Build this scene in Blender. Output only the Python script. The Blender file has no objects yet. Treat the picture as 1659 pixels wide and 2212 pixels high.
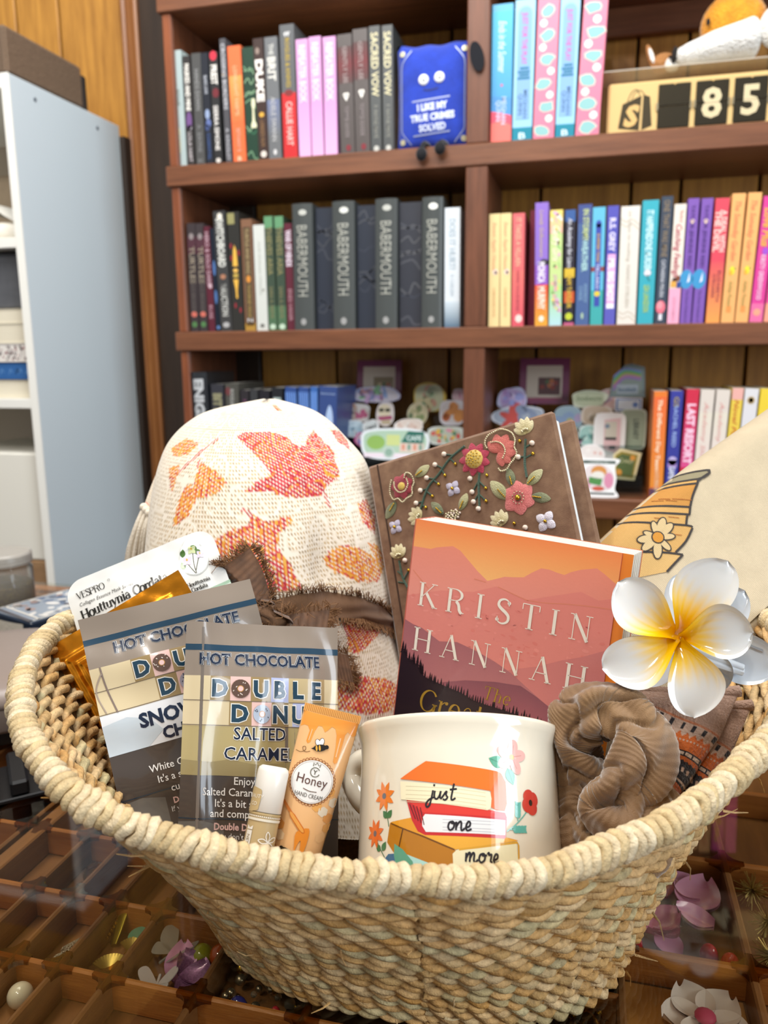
import bpy, bmesh, math, random
from math import sin, cos, pi, radians, sqrt, atan2, hypot, exp
from mathutils import Vector, Matrix, noise
from mathutils.geometry import tessellate_polygon
rnd = random.Random(7)
scn = bpy.context.scene
COL = scn.collection

# ------------------------------------------------------------------ camera, light, exposure
CAM = Vector((0, 0, 1.2))
YAW, PITCH, ROLL = radians(14.75), radians(11.1), radians(-0.45)
cd = bpy.data.cameras.new('camera'); cam = bpy.data.objects.new('camera', cd); COL.objects.link(cam)
fwd = Vector((-sin(YAW)*cos(PITCH), cos(YAW)*cos(PITCH), -sin(PITCH)))
rgt = Vector((cos(YAW), sin(YAW), 0)); upv = rgt.cross(fwd)
r2 = rgt*cos(ROLL) + upv*sin(ROLL); u2 = upv*cos(ROLL) - rgt*sin(ROLL)
cam.matrix_world = Matrix(((r2.x, u2.x, -fwd.x, CAM.x), (r2.y, u2.y, -fwd.y, CAM.y), (r2.z, u2.z, -fwd.z, CAM.z), (0, 0, 0, 1)))
cd.sensor_fit = 'VERTICAL'; cd.sensor_height = 34.6; cd.sensor_width = 25.95
cd.lens = 34.6*1700/2212
cd.clip_start = 0.02; cd.clip_end = 50
cd.dof.use_dof = True; cd.dof.focus_distance = 0.45; cd.dof.aperture_fstop = 8.8
scn.camera = cam

w = bpy.data.worlds.new('world'); scn.world = w; w.use_nodes = True
w.node_tree.nodes['Background'].inputs[0].default_value = (1.0, 0.98, 0.96, 1)
w.node_tree.nodes['Background'].inputs[1].default_value = 0.34

def L2W(x, y, z):          # the frame of the basket table (x to the right of the viewer, y away, z from eye level) in room coordinates
    return Vector((CAM.x + x*cos(YAW) - y*sin(YAW), CAM.y + x*sin(YAW) + y*cos(YAW), CAM.z + z))

def area(name, loc, target, size, power, col, size_y=None):
    ld = bpy.data.lights.new(name, 'AREA'); ld.energy = power; ld.color = col
    ld.shape = 'RECTANGLE' if size_y else 'DISK'; ld.size = size
    if size_y: ld.size_y = size_y
    o = bpy.data.objects.new(name, ld); COL.objects.link(o); o.location = loc
    o.rotation_euler = (Vector(target) - Vector(loc)).to_track_quat('-Z', 'Y').to_euler()
    return o
area('ceiling_lamp', L2W(-0.85, -0.35, 1.35), L2W(0, .5, -.2), 0.20, 8.5, (1.0, .95, .88))
area('ceiling_lamp', L2W(-0.45, -0.70, 1.45), L2W(0, .8, -.1), 0.15, 6.5, (1.0, .95, .89))
area('ceiling_fill', (-0.3, 0.62, 2.75), (-0.2, 1.7, 1.3), 1.6, 44, (1.0, .985, .96), 0.9)  # soft overhead fill added for the bookcase, not a fixture of the room
area('window_light', (2.3, -0.5, 1.75), L2W(.1, .6, -.2), 1.3, 48, (.80, .90, 1.0), 1.4)
scn.view_settings.view_transform = 'Standard'
scn.view_settings.look = 'None'
scn.view_settings.exposure = 0.18
scn.view_settings.gamma = 1.0
scn.view_settings.use_curve_mapping = False
scn.cycles.max_bounces = 8
scn.cycles.transparent_max_bounces = 12
scn.cycles.caustics_reflective = False
scn.cycles.caustics_refractive = False

# ------------------------------------------------------------------ helpers: colour and materials
def lin(h, a=1.0):
    if not isinstance(h, str): return tuple(h) if len(h) == 4 else tuple(h) + (a,)
    h = h.lstrip('#'); o = []
    for i in (0, 2, 4):
        c = int(h[i:i+2], 16)/255
        o.append(c/12.92 if c <= .04045 else ((c+.055)/1.055)**2.4)
    return tuple(o) + (a,)
def mixc(a, b, t):
    a, b = lin(a), lin(b); return tuple(a[i]+(b[i]-a[i])*t for i in range(4))

_M = {}
def mat(name, col='#888888', rough=.5, metal=0., nz=None, bump=None, coat=0., sheen=0., trans=0., sss=0., spec=.5, col2=None, stretch=None, coords='Object', ior=1.45, alpha=1.):
    """one principled surface: colour (hex, or 'Col' for the mesh's own printed colours), noise mottling nz=(scale, amount), bump=(kind, scale, strength)"""
    if name in _M: return _M[name]
    m = bpy.data.materials.new(name); m.use_nodes = True; _M[name] = m
    nt = m.node_tree; N = nt.nodes; K = nt.links; b = N['Principled BSDF']
    b.inputs['Roughness'].default_value = rough; b.inputs['Metallic'].default_value = metal
    b.inputs['Coat Weight'].default_value = coat; b.inputs['Coat Roughness'].default_value = .06
    b.inputs['Sheen Weight'].default_value = sheen; b.inputs['Sheen Roughness'].default_value = .4
    b.inputs['Transmission Weight'].default_value = trans; b.inputs['IOR'].default_value = ior
    b.inputs['Specular IOR Level'].default_value = spec; b.inputs['Alpha'].default_value = alpha
    if sss: b.inputs['Subsurface Weight'].default_value = sss; b.inputs['Subsurface Radius'].default_value = (.004, .003, .002); b.inputs['Subsurface Scale'].default_value = 1.0
    tc = N.new('ShaderNodeTexCoord'); mp = N.new('ShaderNodeMapping'); K.new(tc.outputs[coords], mp.inputs[0])
    if stretch: mp.inputs['Scale'].default_value = stretch
    if col == 'Col':
        at = N.new('ShaderNodeAttribute'); at.attribute_name = 'Col'; src = at.outputs['Color']
    else:
        rg = N.new('ShaderNodeRGB'); rg.outputs[0].default_value = lin(col); src = rg.outputs[0]
    if nz:
        t = N.new('ShaderNodeTexNoise'); t.inputs['Scale'].default_value = nz[0]; t.inputs['Detail'].default_value = 6; t.inputs['Roughness'].default_value = .62
        K.new(mp.outputs[0], t.inputs['Vector'])
        mr = N.new('ShaderNodeMapRange'); mr.inputs['From Min'].default_value = .3; mr.inputs['From Max'].default_value = .7
        K.new(t.outputs['Fac'], mr.inputs['Value'])
        mx = N.new('ShaderNodeMix'); mx.data_type = 'RGBA'
        if col2:
            K.new(mr.outputs[0], mx.inputs['Factor']); K.new(src, mx.inputs['A']); mx.inputs['B'].default_value = lin(col2)
        else:
            mr.inputs['To Min'].default_value = 1-nz[1]; mr.inputs['To Max'].default_value = 1+nz[1]*.6
            mx.blend_type = 'MULTIPLY'; mx.inputs['Factor'].default_value = 1
            cb = N.new('ShaderNodeCombineColor')
            for i in range(3): K.new(mr.outputs[0], cb.inputs[i])
            K.new(src, mx.inputs['A']); K.new(cb.outputs[0], mx.inputs['B'])
        src = mx.outputs['Result']
    K.new(src, b.inputs['Base Color'])
    if bump:
        kind, sc, st = bump
        if kind == 'noise':
            t = N.new('ShaderNodeTexNoise'); t.inputs['Scale'].default_value = sc; t.inputs['Detail'].default_value = 4; h = t.outputs['Fac']
        elif kind == 'wave':
            t = N.new('ShaderNodeTexWave'); t.inputs['Scale'].default_value = sc; t.inputs['Distortion'].default_value = .6; h = t.outputs['Fac']
        else:
            t = N.new('ShaderNodeTexVoronoi'); t.inputs['Scale'].default_value = sc; h = t.outputs['Distance']
        K.new(mp.outputs[0], t.inputs['Vector'])
        bp = N.new('ShaderNodeBump'); bp.inputs['Strength'].default_value = st; bp.inputs['Distance'].default_value = .002
        K.new(h, bp.inputs['Height']); K.new(bp.outputs[0], b.inputs['Normal'])
    return m

def clear_mat(name, tint='#ffffff', rough=.02, ior=1.45, refl=1.0):
    """thin clear sheet: fresnel mix of see-through and mirror"""
    m = bpy.data.materials.new(name); m.use_nodes = True; N = m.node_tree.nodes; K = m.node_tree.links
    N.remove(N['Principled BSDF']); out = N['Material Output']
    tr = N.new('ShaderNodeBsdfTransparent'); tr.inputs[0].default_value = lin(tint)
    ge = N.new('ShaderNodeNewGeometry'); gl = N.new('ShaderNodeBsdfGlossy'); gl.inputs['Roughness'].default_value = rough
    fr = N.new('ShaderNodeFresnel'); fr.inputs[0].default_value = ior
    mu = N.new('ShaderNodeMath'); mu.operation = 'MULTIPLY'; mu.inputs[1].default_value = refl; K.new(fr.outputs[0], mu.inputs[0])
    iv = N.new('ShaderNodeMath'); iv.operation = 'SUBTRACT'; iv.inputs[0].default_value = 1; K.new(ge.outputs['Backfacing'], iv.inputs[1])   # one reflection, off the outer face
    m2 = N.new('ShaderNodeMath'); m2.operation = 'MULTIPLY'; K.new(mu.outputs[0], m2.inputs[0]); K.new(iv.outputs[0], m2.inputs[1]); mu = m2
    mx = N.new('ShaderNodeMixShader'); K.new(mu.outputs[0], mx.inputs[0]); K.new(tr.outputs[0], mx.inputs[1]); K.new(gl.outputs[0], mx.inputs[2])
    K.new(mx.outputs[0], out.inputs[0])
    return m

# ------------------------------------------------------------------ helpers: objects
def link(o): COL.objects.link(o); return o
def tag(o, label=None, cat=None, group=None, kind=None):
    if label: o['label'] = label
    if cat: o['category'] = cat
    if group: o['group'] = group
    if kind: o['kind'] = kind
    return o
def thing(name, label, cat, mtx=None, group=None, loc=None):
    o = link(bpy.data.objects.new(name, None)); o.empty_display_size = .02
    if mtx is not None: o.matrix_world = mtx
    if loc is not None: o.location = loc
    return tag(o, label, cat, group)
def pose(t, ax, ay):
    """frame from an origin and two axes given in the basket-table frame"""
    X = (L2W(*ax) - CAM).normalized(); Y0 = (L2W(*ay) - CAM); Z = X.cross(Y0).normalized(); Y = Z.cross(X)
    T = L2W(*t)
    return Matrix(((X.x, Y.x, Z.x, T.x), (X.y, Y.y, Z.y, T.y), (X.z, Y.z, Z.z, T.z), (0, 0, 0, 1)))

class MB:
    """collects faces, builds ONE mesh object"""
    def __init__(s): s.v = []; s.f = []; s.c = []; s.m = []
    def add(s, vs, fs, col=None, mi=0):
        o = len(s.v); s.v += [tuple(p) for p in vs]
        if col is None: s.c += [(1, 1, 1, 1)]*len(vs)
        elif isinstance(col, list): s.c += col
        else: s.c += [lin(col)]*len(vs)
        s.f += [tuple(i+o for i in f) for f in fs]; s.m += [mi]*len(fs); return s
    def box(s, x0, y0, z0, x1, y1, z1, col=None, mi=0, bev=0):
        if bev:
            b = min(bev, (x1-x0)/2.01, (y1-y0)/2.01, (z1-z0)/2.01)
            vs = []
            for ix in (0, 1):
                for iy in (0, 1):
                    for iz in (0, 1):
                        X = (x0, x1)[ix]; Y = (y0, y1)[iy]; Z = (z0, z1)[iz]; sx, sy, sz = 1-2*ix, 1-2*iy, 1-2*iz
                        vs += [(X, Y+sy*b, Z+sz*b), (X+sx*b, Y, Z+sz*b), (X+sx*b, Y+sy*b, Z)]
            def V(ix, iy, iz, k): return ((ix*2+iy)*2+iz)*3+k
            fs = []
            for ix in (0, 1): fs.append([V(ix, 0, 0, 0), V(ix, 1, 0, 0), V(ix, 1, 1, 0), V(ix, 0, 1, 0)][::1 if ix else -1])
            for iy in (0, 1): fs.append([V(0, iy, 0, 1), V(0, iy, 1, 1), V(1, iy, 1, 1), V(1, iy, 0, 1)][::1 if iy else -1])
            for iz in (0, 1): fs.append([V(0, 0, iz, 2), V(1, 0, iz, 2), V(1, 1, iz, 2), V(0, 1, iz, 2)][::1 if iz else -1])
            for iy in (0, 1):
                for iz in (0, 1): fs.append((V(0, iy, iz, 1), V(1, iy, iz, 1), V(1, iy, iz, 2), V(0, iy, iz, 2)))
            for ix in (0, 1):
                for iz in (0, 1): fs.append((V(ix, 0, iz, 0), V(ix, 1, iz, 0), V(ix, 1, iz, 2), V(ix, 0, iz, 2)))
            for ix in (0, 1):
                for iy in (0, 1): fs.append((V(ix, iy, 0, 0), V(ix, iy, 1, 0), V(ix, iy, 1, 1), V(ix, iy, 0, 1)))
            for ix in (0, 1):
                for iy in (0, 1):
                    for iz in (0, 1): fs.append((V(ix, iy, iz, 0), V(ix, iy, iz, 1), V(ix, iy, iz, 2)))
            return s.add(vs, fs, col, mi)
        vs = [(x, y, z) for x in (x0, x1) for y in (y0, y1) for z in (z0, z1)]
        return s.add(vs, [(0, 1, 3, 2), (4, 6, 7, 5), (0, 4, 5, 1), (2, 3, 7, 6), (0, 2, 6, 4), (1, 5, 7, 3)], col, mi)
    def grid(s, nu, nv, fn, col=None, cu=False, cv=False, mi=0):
        vs = []; cs = []
        for i in range(nu if cu else nu+1):
            for j in range(nv if cv else nv+1):
                u, v = i/nu, j/nv; vs.append(tuple(fn(u, v)))
                cs.append(lin(col(u, v)) if callable(col) else (lin(col) if col else (1, 1, 1, 1)))
        W = nv if cv else nv+1; H = nu if cu else nu+1
        fs = [(i*W+j, ((i+1) % H)*W+j, ((i+1) % H)*W+(j+1) % W, i*W+(j+1) % W) for i in range(nu) for j in range(nv)]
        return s.add(vs, fs, cs, mi)
    def tube(s, pts, r, n=8, col=None, closed=False, cap=True, mi=0, flat=1.0):
        P = [Vector(p) for p in pts]; m = len(P); rings = []; up = None
        for i in range(m):
            t = (P[(i+1) % m]-P[i-1]) if closed else (P[min(i+1, m-1)]-P[max(i-1, 0)])
            t.normalize() if t.length > 1e-12 else None
            if up is None: up = t.orthogonal()
            up = (up - t*up.dot(t)); up.normalize(); b = t.cross(up)
            rr = r(i/(m-1)) if callable(r) else r
            rings.append([P[i]+up*(cos(2*pi*k/n)*rr)+b*(sin(2*pi*k/n)*rr*flat) for k in range(n)])
        vs = [p for q in rings for p in q]
        cs = None
        if callable(col): cs = [lin(col(i/(m-1))) for i in range(m) for k in range(n)]
        fs = [(i*n+k, i*n+(k+1) % n, ((i+1) % m)*n+(k+1) % n, ((i+1) % m)*n+k) for i in range(m if closed else m-1) for k in range(n)]
        if cap and not closed: fs += [tuple(range(n))[::-1], tuple((m-1)*n+k for k in range(n))]
        return s.add(vs, fs, cs if cs else col, mi)
    def lathe(s, prof, n=32, col=None, mi=0, mtx=None):
        vs = [(r*cos(2*pi*k/n), r*sin(2*pi*k/n), z) for r, z in prof for k in range(n)]
        if mtx: vs = [mtx @ Vector(p) for p in vs]
        m = len(prof)
        fs = [(i*n+k, i*n+(k+1) % n, (i+1)*n+(k+1) % n, (i+1)*n+k) for i in range(m-1) for k in range(n)]
        return s.add(vs, fs, col, mi)
    def ball(s, c, r, col=None, n=10, m=6, sc=(1, 1, 1), mi=0):
        vs = [(c[0], c[1], c[2]+r*sc[2])]; 
        for i in range(1, m):
            for k in range(n):
                t = pi*i/m; vs.append((c[0]+r*sc[0]*sin(t)*cos(2*pi*k/n), c[1]+r*sc[1]*sin(t)*sin(2*pi*k/n), c[2]+r*sc[2]*cos(t)))
        vs.append((c[0], c[1], c[2]-r*sc[2])); e = len(vs)-1
        fs = [(0, 1+k, 1+(k+1) % n) for k in range(n)] + [(1+i*n+k, 1+(i+1)*n+k, 1+(i+1)*n+(k+1) % n, 1+i*n+(k+1) % n) for i in range(m-2) for k in range(n)]
        fs += [(e, 1+(m-2)*n+(k+1) % n, 1+(m-2)*n+k) for k in range(n)]
        return s.add(vs, fs, col, mi)
    def extrude(s, poly, h, col=None, mi=0, mtx=None, col_side=None):
        """flat outline (x, y) given thickness h along z"""
        n = len(poly); vs = [(x, y, 0) for x, y in poly] + [(x, y, h) for x, y in poly]
        tri = tessellate_polygon([[Vector((x, y, 0)) for x, y in poly]])
        fs = [tuple(t) for t in tri] + [tuple(i+n for i in t) for t in tri]
        if mtx: vs = [mtx @ Vector(p) for p in vs]
        s.add(vs, fs, col, mi)
        o = list(vs); s.add(o, [(i, (i+1) % n, n+(i+1) % n, n+i) for i in range(n)], col_side or col, mi); return s
    def build(s, name, mats, parent=None, smooth=False, kind=None, label=None, recalc=True):
        me = bpy.data.meshes.new(name); me.from_pydata(s.v, [], s.f)
        for m in (mats if isinstance(mats, (list, tuple)) else [mats]): me.materials.append(m)
        a = me.color_attributes.new('Col', 'FLOAT_COLOR', 'POINT')
        a.data.foreach_set('color', [x for c in s.c for x in c])
        if any(s.m): me.polygons.foreach_set('material_index', s.m)
        if recalc:
            bm = bmesh.new(); bm.from_mesh(me); bmesh.ops.recalc_face_normals(bm, faces=bm.faces); bm.to_mesh(me); bm.free()
        if smooth: me.polygons.foreach_set('use_smooth', [True]*len(me.polygons))
        if smooth and smooth != 'all': me.set_sharp_from_angle(angle=radians(45))
        me.update()
        o = link(bpy.data.objects.new(name, me))
        if parent: o.parent = parent
        if kind: o['kind'] = kind
        if label: o['label'] = label
        return o

def spline(P, n=8, closed=False):
    """Catmull-Rom through 2D or 3D points"""
    P = [Vector(p) for p in P]; m = len(P); out = []
    for i in range(m if closed else m-1):
        a, b, c, d = (P[(i-1) % m], P[i], P[(i+1) % m], P[(i+2) % m]) if closed else (P[max(i-1, 0)], P[i], P[i+1], P[min(i+2, m-1)])
        for k in range(n):
            t = k/n; out.append(.5*((2*b)+(c-a)*t+(2*a-5*b+4*c-d)*t*t+(3*b-a-3*c+d)*t**3))
    if not closed: out.append(P[-1])
    return out

# ------------------------------------------------------------------ helpers: lettering and flat print (real, slightly raised ink)
_fc = bpy.data.curves.new('type_setting', 'FONT'); _fo = link(bpy.data.objects.new('type_setting', _fc)); _TC = {}
def glyphs(txt, bold=0., space=1., res=2):
    k = (txt, bold, space, res)
    if k not in _TC:
        _fc.body = txt; _fc.offset = bold; _fc.space_character = space; _fc.resolution_u = res
        me = bpy.data.meshes.new_from_object(_fo)
        vs = [(v.co.x/.69, v.co.y/.69) for v in me.vertices]; fs = [tuple(p.vertices) for p in me.polygons]
        xs = [v[0] for v in vs] or [0]
        _TC[k] = (vs, fs, min(xs), max(xs)); bpy.data.meshes.remove(me)
    return _TC[k]

class P2:
    """flat print in millimetres, layer upon layer"""
    def __init__(s): s.v = []; s.f = []; s.c = []; s.t = []; s.l = []
    def _add(s, vs, fs, col, ly):
        o = len(s.v); s.v += vs; s.l += [ly]*len(vs)
        s.c += [lin(col(x, y)) for x, y in vs] if callable(col) else [lin(col)]*len(vs)
        s.f += [tuple(i+o for i in f) for f in fs]; return s
    def poly(s, pts, col, ly=0, smooth=0):
        if smooth: pts = [(p.x, p.y) for p in spline([(a, b, 0) for a, b in pts], smooth, True)]
        tri = tessellate_polygon([[Vector((x, y, 0)) for x, y in pts]])
        return s._add([(x, y) for x, y in pts], [tuple(t) for t in tri], col, ly)
    def rect(s, x0, y0, x1, y1, col, ly=0, n=1):
        vs = []; fs = []
        for i in range(n+1):
            y = y0+(y1-y0)*i/n; vs += [(x0, y), (x1, y)]
            if i: fs.append((2*i-2, 2*i-1, 2*i+1, 2*i))
        return s._add(vs, fs, col, ly)
    def ell(s, cx, cy, rx, ry=None, col='#fff', ly=0, rot=0, n=20):
        ry = ry or rx
        return s._add([(cx+rx*cos(a)*cos(rot)-ry*sin(a)*sin(rot), cy+rx*cos(a)*sin(rot)+ry*sin(a)*cos(rot)) for a in [2*pi*k/n for k in range(n)]], [tuple(range(n))], col, ly)
    def ring(s, cx, cy, r, wd, col, ly=0, n=28, a0=0, a1=2*pi, ry=None):
        q = (ry or r)/r
        return s.stroke([(cx+r*cos(a0+(a1-a0)*k/n), cy+r*q*sin(a0+(a1-a0)*k/n)) for k in range(n+1)], wd, col, ly, smooth=False)
    def stroke(s, pts, wd, col, ly=0, smooth=6, taper=None):
        if smooth: pts = [(p.x, p.y) for p in spline([(a, b, 0) for a, b in pts], smooth)]
        m = len(pts); vs = []
        for i in range(m):
            a, b = pts[max(i-1, 0)], pts[min(i+1, m-1)]; dx, dy = b[0]-a[0], b[1]-a[1]; l = hypot(dx, dy) or 1
            h = (wd(i/(m-1)) if callable(wd) else wd)/2
            vs += [(pts[i][0]-dy/l*h, pts[i][1]+dx/l*h), (pts[i][0]+dy/l*h, pts[i][1]-dx/l*h)]
        return s._add(vs, [(2*i, 2*i+1, 2*i+3, 2*i+2) for i in range(m-1)], col, ly)
    def text(s, txt, x, y, size, col, ly=1, bold=0., shear=0., rot=0., al='L', width=None, space=1., sx=1.):
        vs, fs, a, b = glyphs(txt, bold, space)
        W = b-a or 1
        if width: sx = width/(W*size)
        off = {'L': a, 'C': (a+b)/2, 'R': b}[al]; c, q = cos(rot), sin(rot); o = []
        for px, py in vs:
            X = (px-off+py*shear)*size*sx; Y = py*size; o.append((x+X*c-Y*q, y+X*q+Y*c))
        return s._add(o, fs, col, ly)
    def leaf(s, x, y, L, W, rot, col, ly=0, vein=None):
        c, q = cos(rot), sin(rot)
        pts = [(L*t, W*sin(pi*t**.8)) for t in [i/8 for i in range(9)]] + [(L*t, -W*sin(pi*t**.8)) for t in [i/8 for i in range(7, 0, -1)]]
        s.poly([(x+a*c-b*q, y+a*q+b*c) for a, b in pts], col, ly)
        if vein: s.stroke([(x, y), (x+L*.9*c, y+L*.9*q)], W*.12, vein, ly+1, smooth=0)
        return s
    def build(s, name, parent, m, fn=None, cut=None, lift=.00012, base=.00015, smooth=False):
        bm = bmesh.new(); cl = bm.verts.layers.float_color.new('Col'); lz = bm.verts.layers.float.new('ly')
        B = []
        for (x, y), c, l in zip(s.v, s.c, s.l):
            v = bm.verts.new((x, y, 0)); v[cl] = c; v[lz] = l; B.append(v)
        for f in s.f:
            try: bm.faces.new([B[i] for i in f])
            except ValueError: pass
        if cut:
            for ax in (0, 1):
                st = cut[ax]
                if not st: continue
                lo = min(v[ax] for v in s.v); hi = max(v[ax] for v in s.v); k = math.ceil(lo/st)*st
                while k < hi:
                    n = Vector((1, 0, 0)) if ax == 0 else Vector((0, 1, 0))
                    bmesh.ops.bisect_plane(bm, geom=bm.verts[:]+bm.edges[:]+bm.faces[:], dist=1e-5, plane_co=n*k, plane_no=n); k += st
        for v in bm.verts:
            x, y = v.co.x*.001, v.co.y*.001; h = base+lift*v[lz]
            v.co = Vector(fn(x, y, h)) if fn else Vector((x, y, h))
        me = bpy.data.meshes.new(name); bm.to_mesh(me); bm.free(); me.materials.append(m)
        if smooth: me.polygons.foreach_set('use_smooth', [True]*len(me.polygons))
        o = link(bpy.data.objects.new(name, me)); o.parent = parent
        return o
INK = mat('ink_matte', 'Col', .55, spec=.3)
INKG = mat('ink_gloss', 'Col', .22, spec=.5)

# ================================================================== THE ROOM
GOLD = mat('panel_gold', '#c08a3c', .45, nz=(9, .5), col2='#96662a', stretch=(9, 9, .7))
DARKW = mat('panel_dark', '#3a2a1d', .55, nz=(8, .5), col2='#2b1e14', stretch=(8, 8, .6))
CASE = mat('bookcase_wood', '#7d4e33', .42, nz=(6, .5), col2='#5e3823', stretch=(1, 14, 14), bump=('noise', 60, .15))
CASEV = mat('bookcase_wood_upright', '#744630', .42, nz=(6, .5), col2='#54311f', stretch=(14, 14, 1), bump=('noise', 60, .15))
GROOVE = mat('groove', '#1d130c', .8)
wall = MB().box(-2.4, 1.752, 0, 1.6, 1.80, 2.6).build('wall_back', GROOVE); tag(wall, kind='structure')
gx = [-2.4, -2.1, -1.9, -1.68, -1.45, -1.334, -1.22, -1.06, -.752, -.567, -.307, -.12, .058, .152, .295, .43, .62, .80, .98, 1.2, 1.4, 1.6]
for a, b in zip(gx[:-1], gx[1:]):
    dk = (a == -1.06)
    MB().box(a+.003, 1.738, 0, b-.003, 1.752, 2.6, bev=.002).build('wall_plank', DARKW if dk else GOLD, wall)
floor = MB().box(-2.4, -1.2, -.05, 1.6, 1.8, 0).build('floor', mat('floor_wood', '#4b3526', .5, nz=(5, .4), stretch=(1, 12, 1))); tag(floor, kind='structure')
TRIM = mat('trim_wood', '#a06a3c', .35, nz=(7, .35), col2='#7c4c28', stretch=(12, 12, .6))
t = MB()
prof = [(-.000, .0), (.0, .010), (.008, .016), (.014, .013), (.020, .018), (.030, .019), (.036, .012), (.042, .010), (.042, 0)]
t.grid(len(prof)-1, 1, lambda u, v: (-1.056+prof[round(u*(len(prof)-1))][0], 1.738-prof[round(u*(len(prof)-1))][1], v*2.6))
tag(t.build('trim_1', TRIM), kind='structure')

Z0, Z1, Z2, Z3 = 1.889, 1.575, 1.2548, .938       # tops of the shelf boards
case = thing('bookcase', 'dark stained wooden bookcase full of books against the panelled wall', 'bookcase', loc=(-.2, 1.62, 0))
def cpart(name, x0, y0, z0, x1, y1, z1, m, bev=.002):
    o = MB().box(x0+.2, y0-1.62, z0, x1+.2, y1-1.62, z1, bev=bev).build(name, m, case); return o
for z in (Z0, Z1, Z2, Z3, .62, .30): cpart('shelf', -.838, 1.50, z-.038, .95, 1.735, z, CASE)
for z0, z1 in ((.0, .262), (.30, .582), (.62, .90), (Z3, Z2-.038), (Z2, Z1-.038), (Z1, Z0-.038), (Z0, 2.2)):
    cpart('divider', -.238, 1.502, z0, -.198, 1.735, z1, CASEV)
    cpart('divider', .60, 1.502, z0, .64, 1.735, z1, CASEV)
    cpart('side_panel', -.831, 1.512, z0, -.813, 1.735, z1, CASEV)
    cpart('edge_strip', -.831, 1.506, z0, -.813, 1.512, z1, mat('side_edge_lit_wood', '#8a4d2c', .45, nz=(7, .4), col2='#6a3820', stretch=(14, 14, 1)))  # light on the front edge is put into this lighter wood colour
cpart('rail', -.198, 1.715, 1.80, .60, 1.735, 1.851, CASE)

# ------------------------------------------------------------------ shelf books
PAPER = mat('paper_edges', '#e4dccb', .8, nz=(300, .12), stretch=(1, .02, .02))
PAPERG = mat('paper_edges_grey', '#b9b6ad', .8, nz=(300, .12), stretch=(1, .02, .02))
COVER = mat('book_cover', 'Col', .34, spec=.5, bump=('noise', 400, .05))
COVERH = mat('book_cover_sheen', 'Col', .28, spec=.5, coat=.3)
def shelf_book(name, x0, w, h, lean, zs, col, bands, texts, label, group, yf=1.518, depth=.132, hard=False, shapes=None, pages=None, gap=.0006):
    w -= gap*2; x0 += gap
    r = thing(name, label, 'book', group=group)
    r.location = (x0+w/2, yf, zs+abs(sin(radians(lean)))*w/2+.0003); r.rotation_euler = (0, radians(lean), 0)
    k = MB(); rd = .005 if hard else .0
    nseg = 8 if hard else 1
    sp = lambda x: -rd*(1-(2*x/w)**2)
    def spine(u, v): x = -w/2+u*w; return (x, sp(x), v*h)
    k.grid(nseg, 1, spine, col); k.grid(nseg, 1, lambda u, v: (-w/2+u*w, sp(-w/2+u*w)*.5+.0016, v*h), col)
    tk = .0022 if hard else .0006
    k.box(-w/2, .0004, 0, -w/2+tk, depth, h, col); k.box(w/2-tk, .0004, 0, w/2, depth, h, col)
    k.box(-w/2, .0003, 0, w/2, .0018, h, col)
    k.build('cover', COVERH if hard else COVER, r)
    i = .004 if hard else .0006
    MB().box(-w/2+tk, .0018, i, w/2-tk, depth-i, h-i).build('page_block', pages or PAPER, r)
    if bands or texts or shapes:
        p = P2(); W = w*1000; Hm = h*1000
        for b in bands:
            z0, z1, c = b[:3]
            if len(b) > 3: p.rect(-W/2, z0*Hm, W/2, z1*Hm, (lambda c0, c1, a, q: lambda x, y: mixc(c0, c1, (y-a)/(q-a)))(c, b[3], z0*Hm, z1*Hm), 0, 8)
            else: p.rect(-W/2, z0*Hm, W/2, z1*Hm, c, 0)
        if shapes: shapes(p, W, Hm)
        for t in texts:
            tx, zc, ln, sz, c = t[:5]; xo = t[5] if len(t) > 5 else 0; bo = t[6] if len(t) > 6 else .012; sh = t[7] if len(t) > 7 else 0
            S = sz*W
            if ln > 0: p.text(tx, -S/2+xo*W, zc*Hm, S, c, 3, bold=bo, rot=-pi/2, al='C', width=ln*Hm, shear=sh)
            else: p.text(tx, xo*W, zc*Hm-S/2, S, c, 3, bold=bo, al='C', width=-ln*W, shear=sh)
        p.build('spine_print', r, INK, fn=lambda x, y, l: (x, sp(x)-l, y), cut=(W/8, 0) if hard else None)
    return r

WH = '#e8e4dc'
def dots(lst):
    def f(p, W, H):
        for d in lst:
            x, z, rx, rz, c = d[:5]; p.ell(x*W, z*H, rx*W, rz*W, c, 2, n=14)
    return f
def mapped(seed, base):
    def f(p, W, H):
        q = random.Random(seed); z = .07
        i = 0
        while z < .98:
            if i % 2 == 0:
                s = W*.34; cx = q.uniform(-.12, .12)*W; ang = q.uniform(-.25, .25); pts = []
                for k in range(9):
                    a = 2*pi*k/9; rr = s*q.uniform(.75, 1.15); X, Y = rr*1.05*cos(a), rr*.75*sin(a); pts.append((max(-W/2, min(W/2, cx+X*cos(ang)-Y*sin(ang))), z*H+X*sin(ang)+Y*cos(ang)))
                p.poly([(cx+(x-cx)*1.12, z*H+(y-z*H)*1.14) for x, y in pts], '#e9c9b8', 1); p.poly(pts, '#86b4b4', 2)
                z += .085
            else:
                cx = q.choice((-.2, .22, .1))*W; p.ell(cx, z*H, W*.17, W*.17, '#f0e6da', 2, n=16)
                for sx in (-1, 1): p.ring(cx+sx*W*.24, z*H, W*.17, W*.018, '#d2a193', 3, n=10, a0=pi/2+.9 if sx > 0 else -pi/2+.9, a1=3*pi/2-.9 if sx > 0 else pi/2-.9)
                z += .083
            i += 1
    return f
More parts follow.
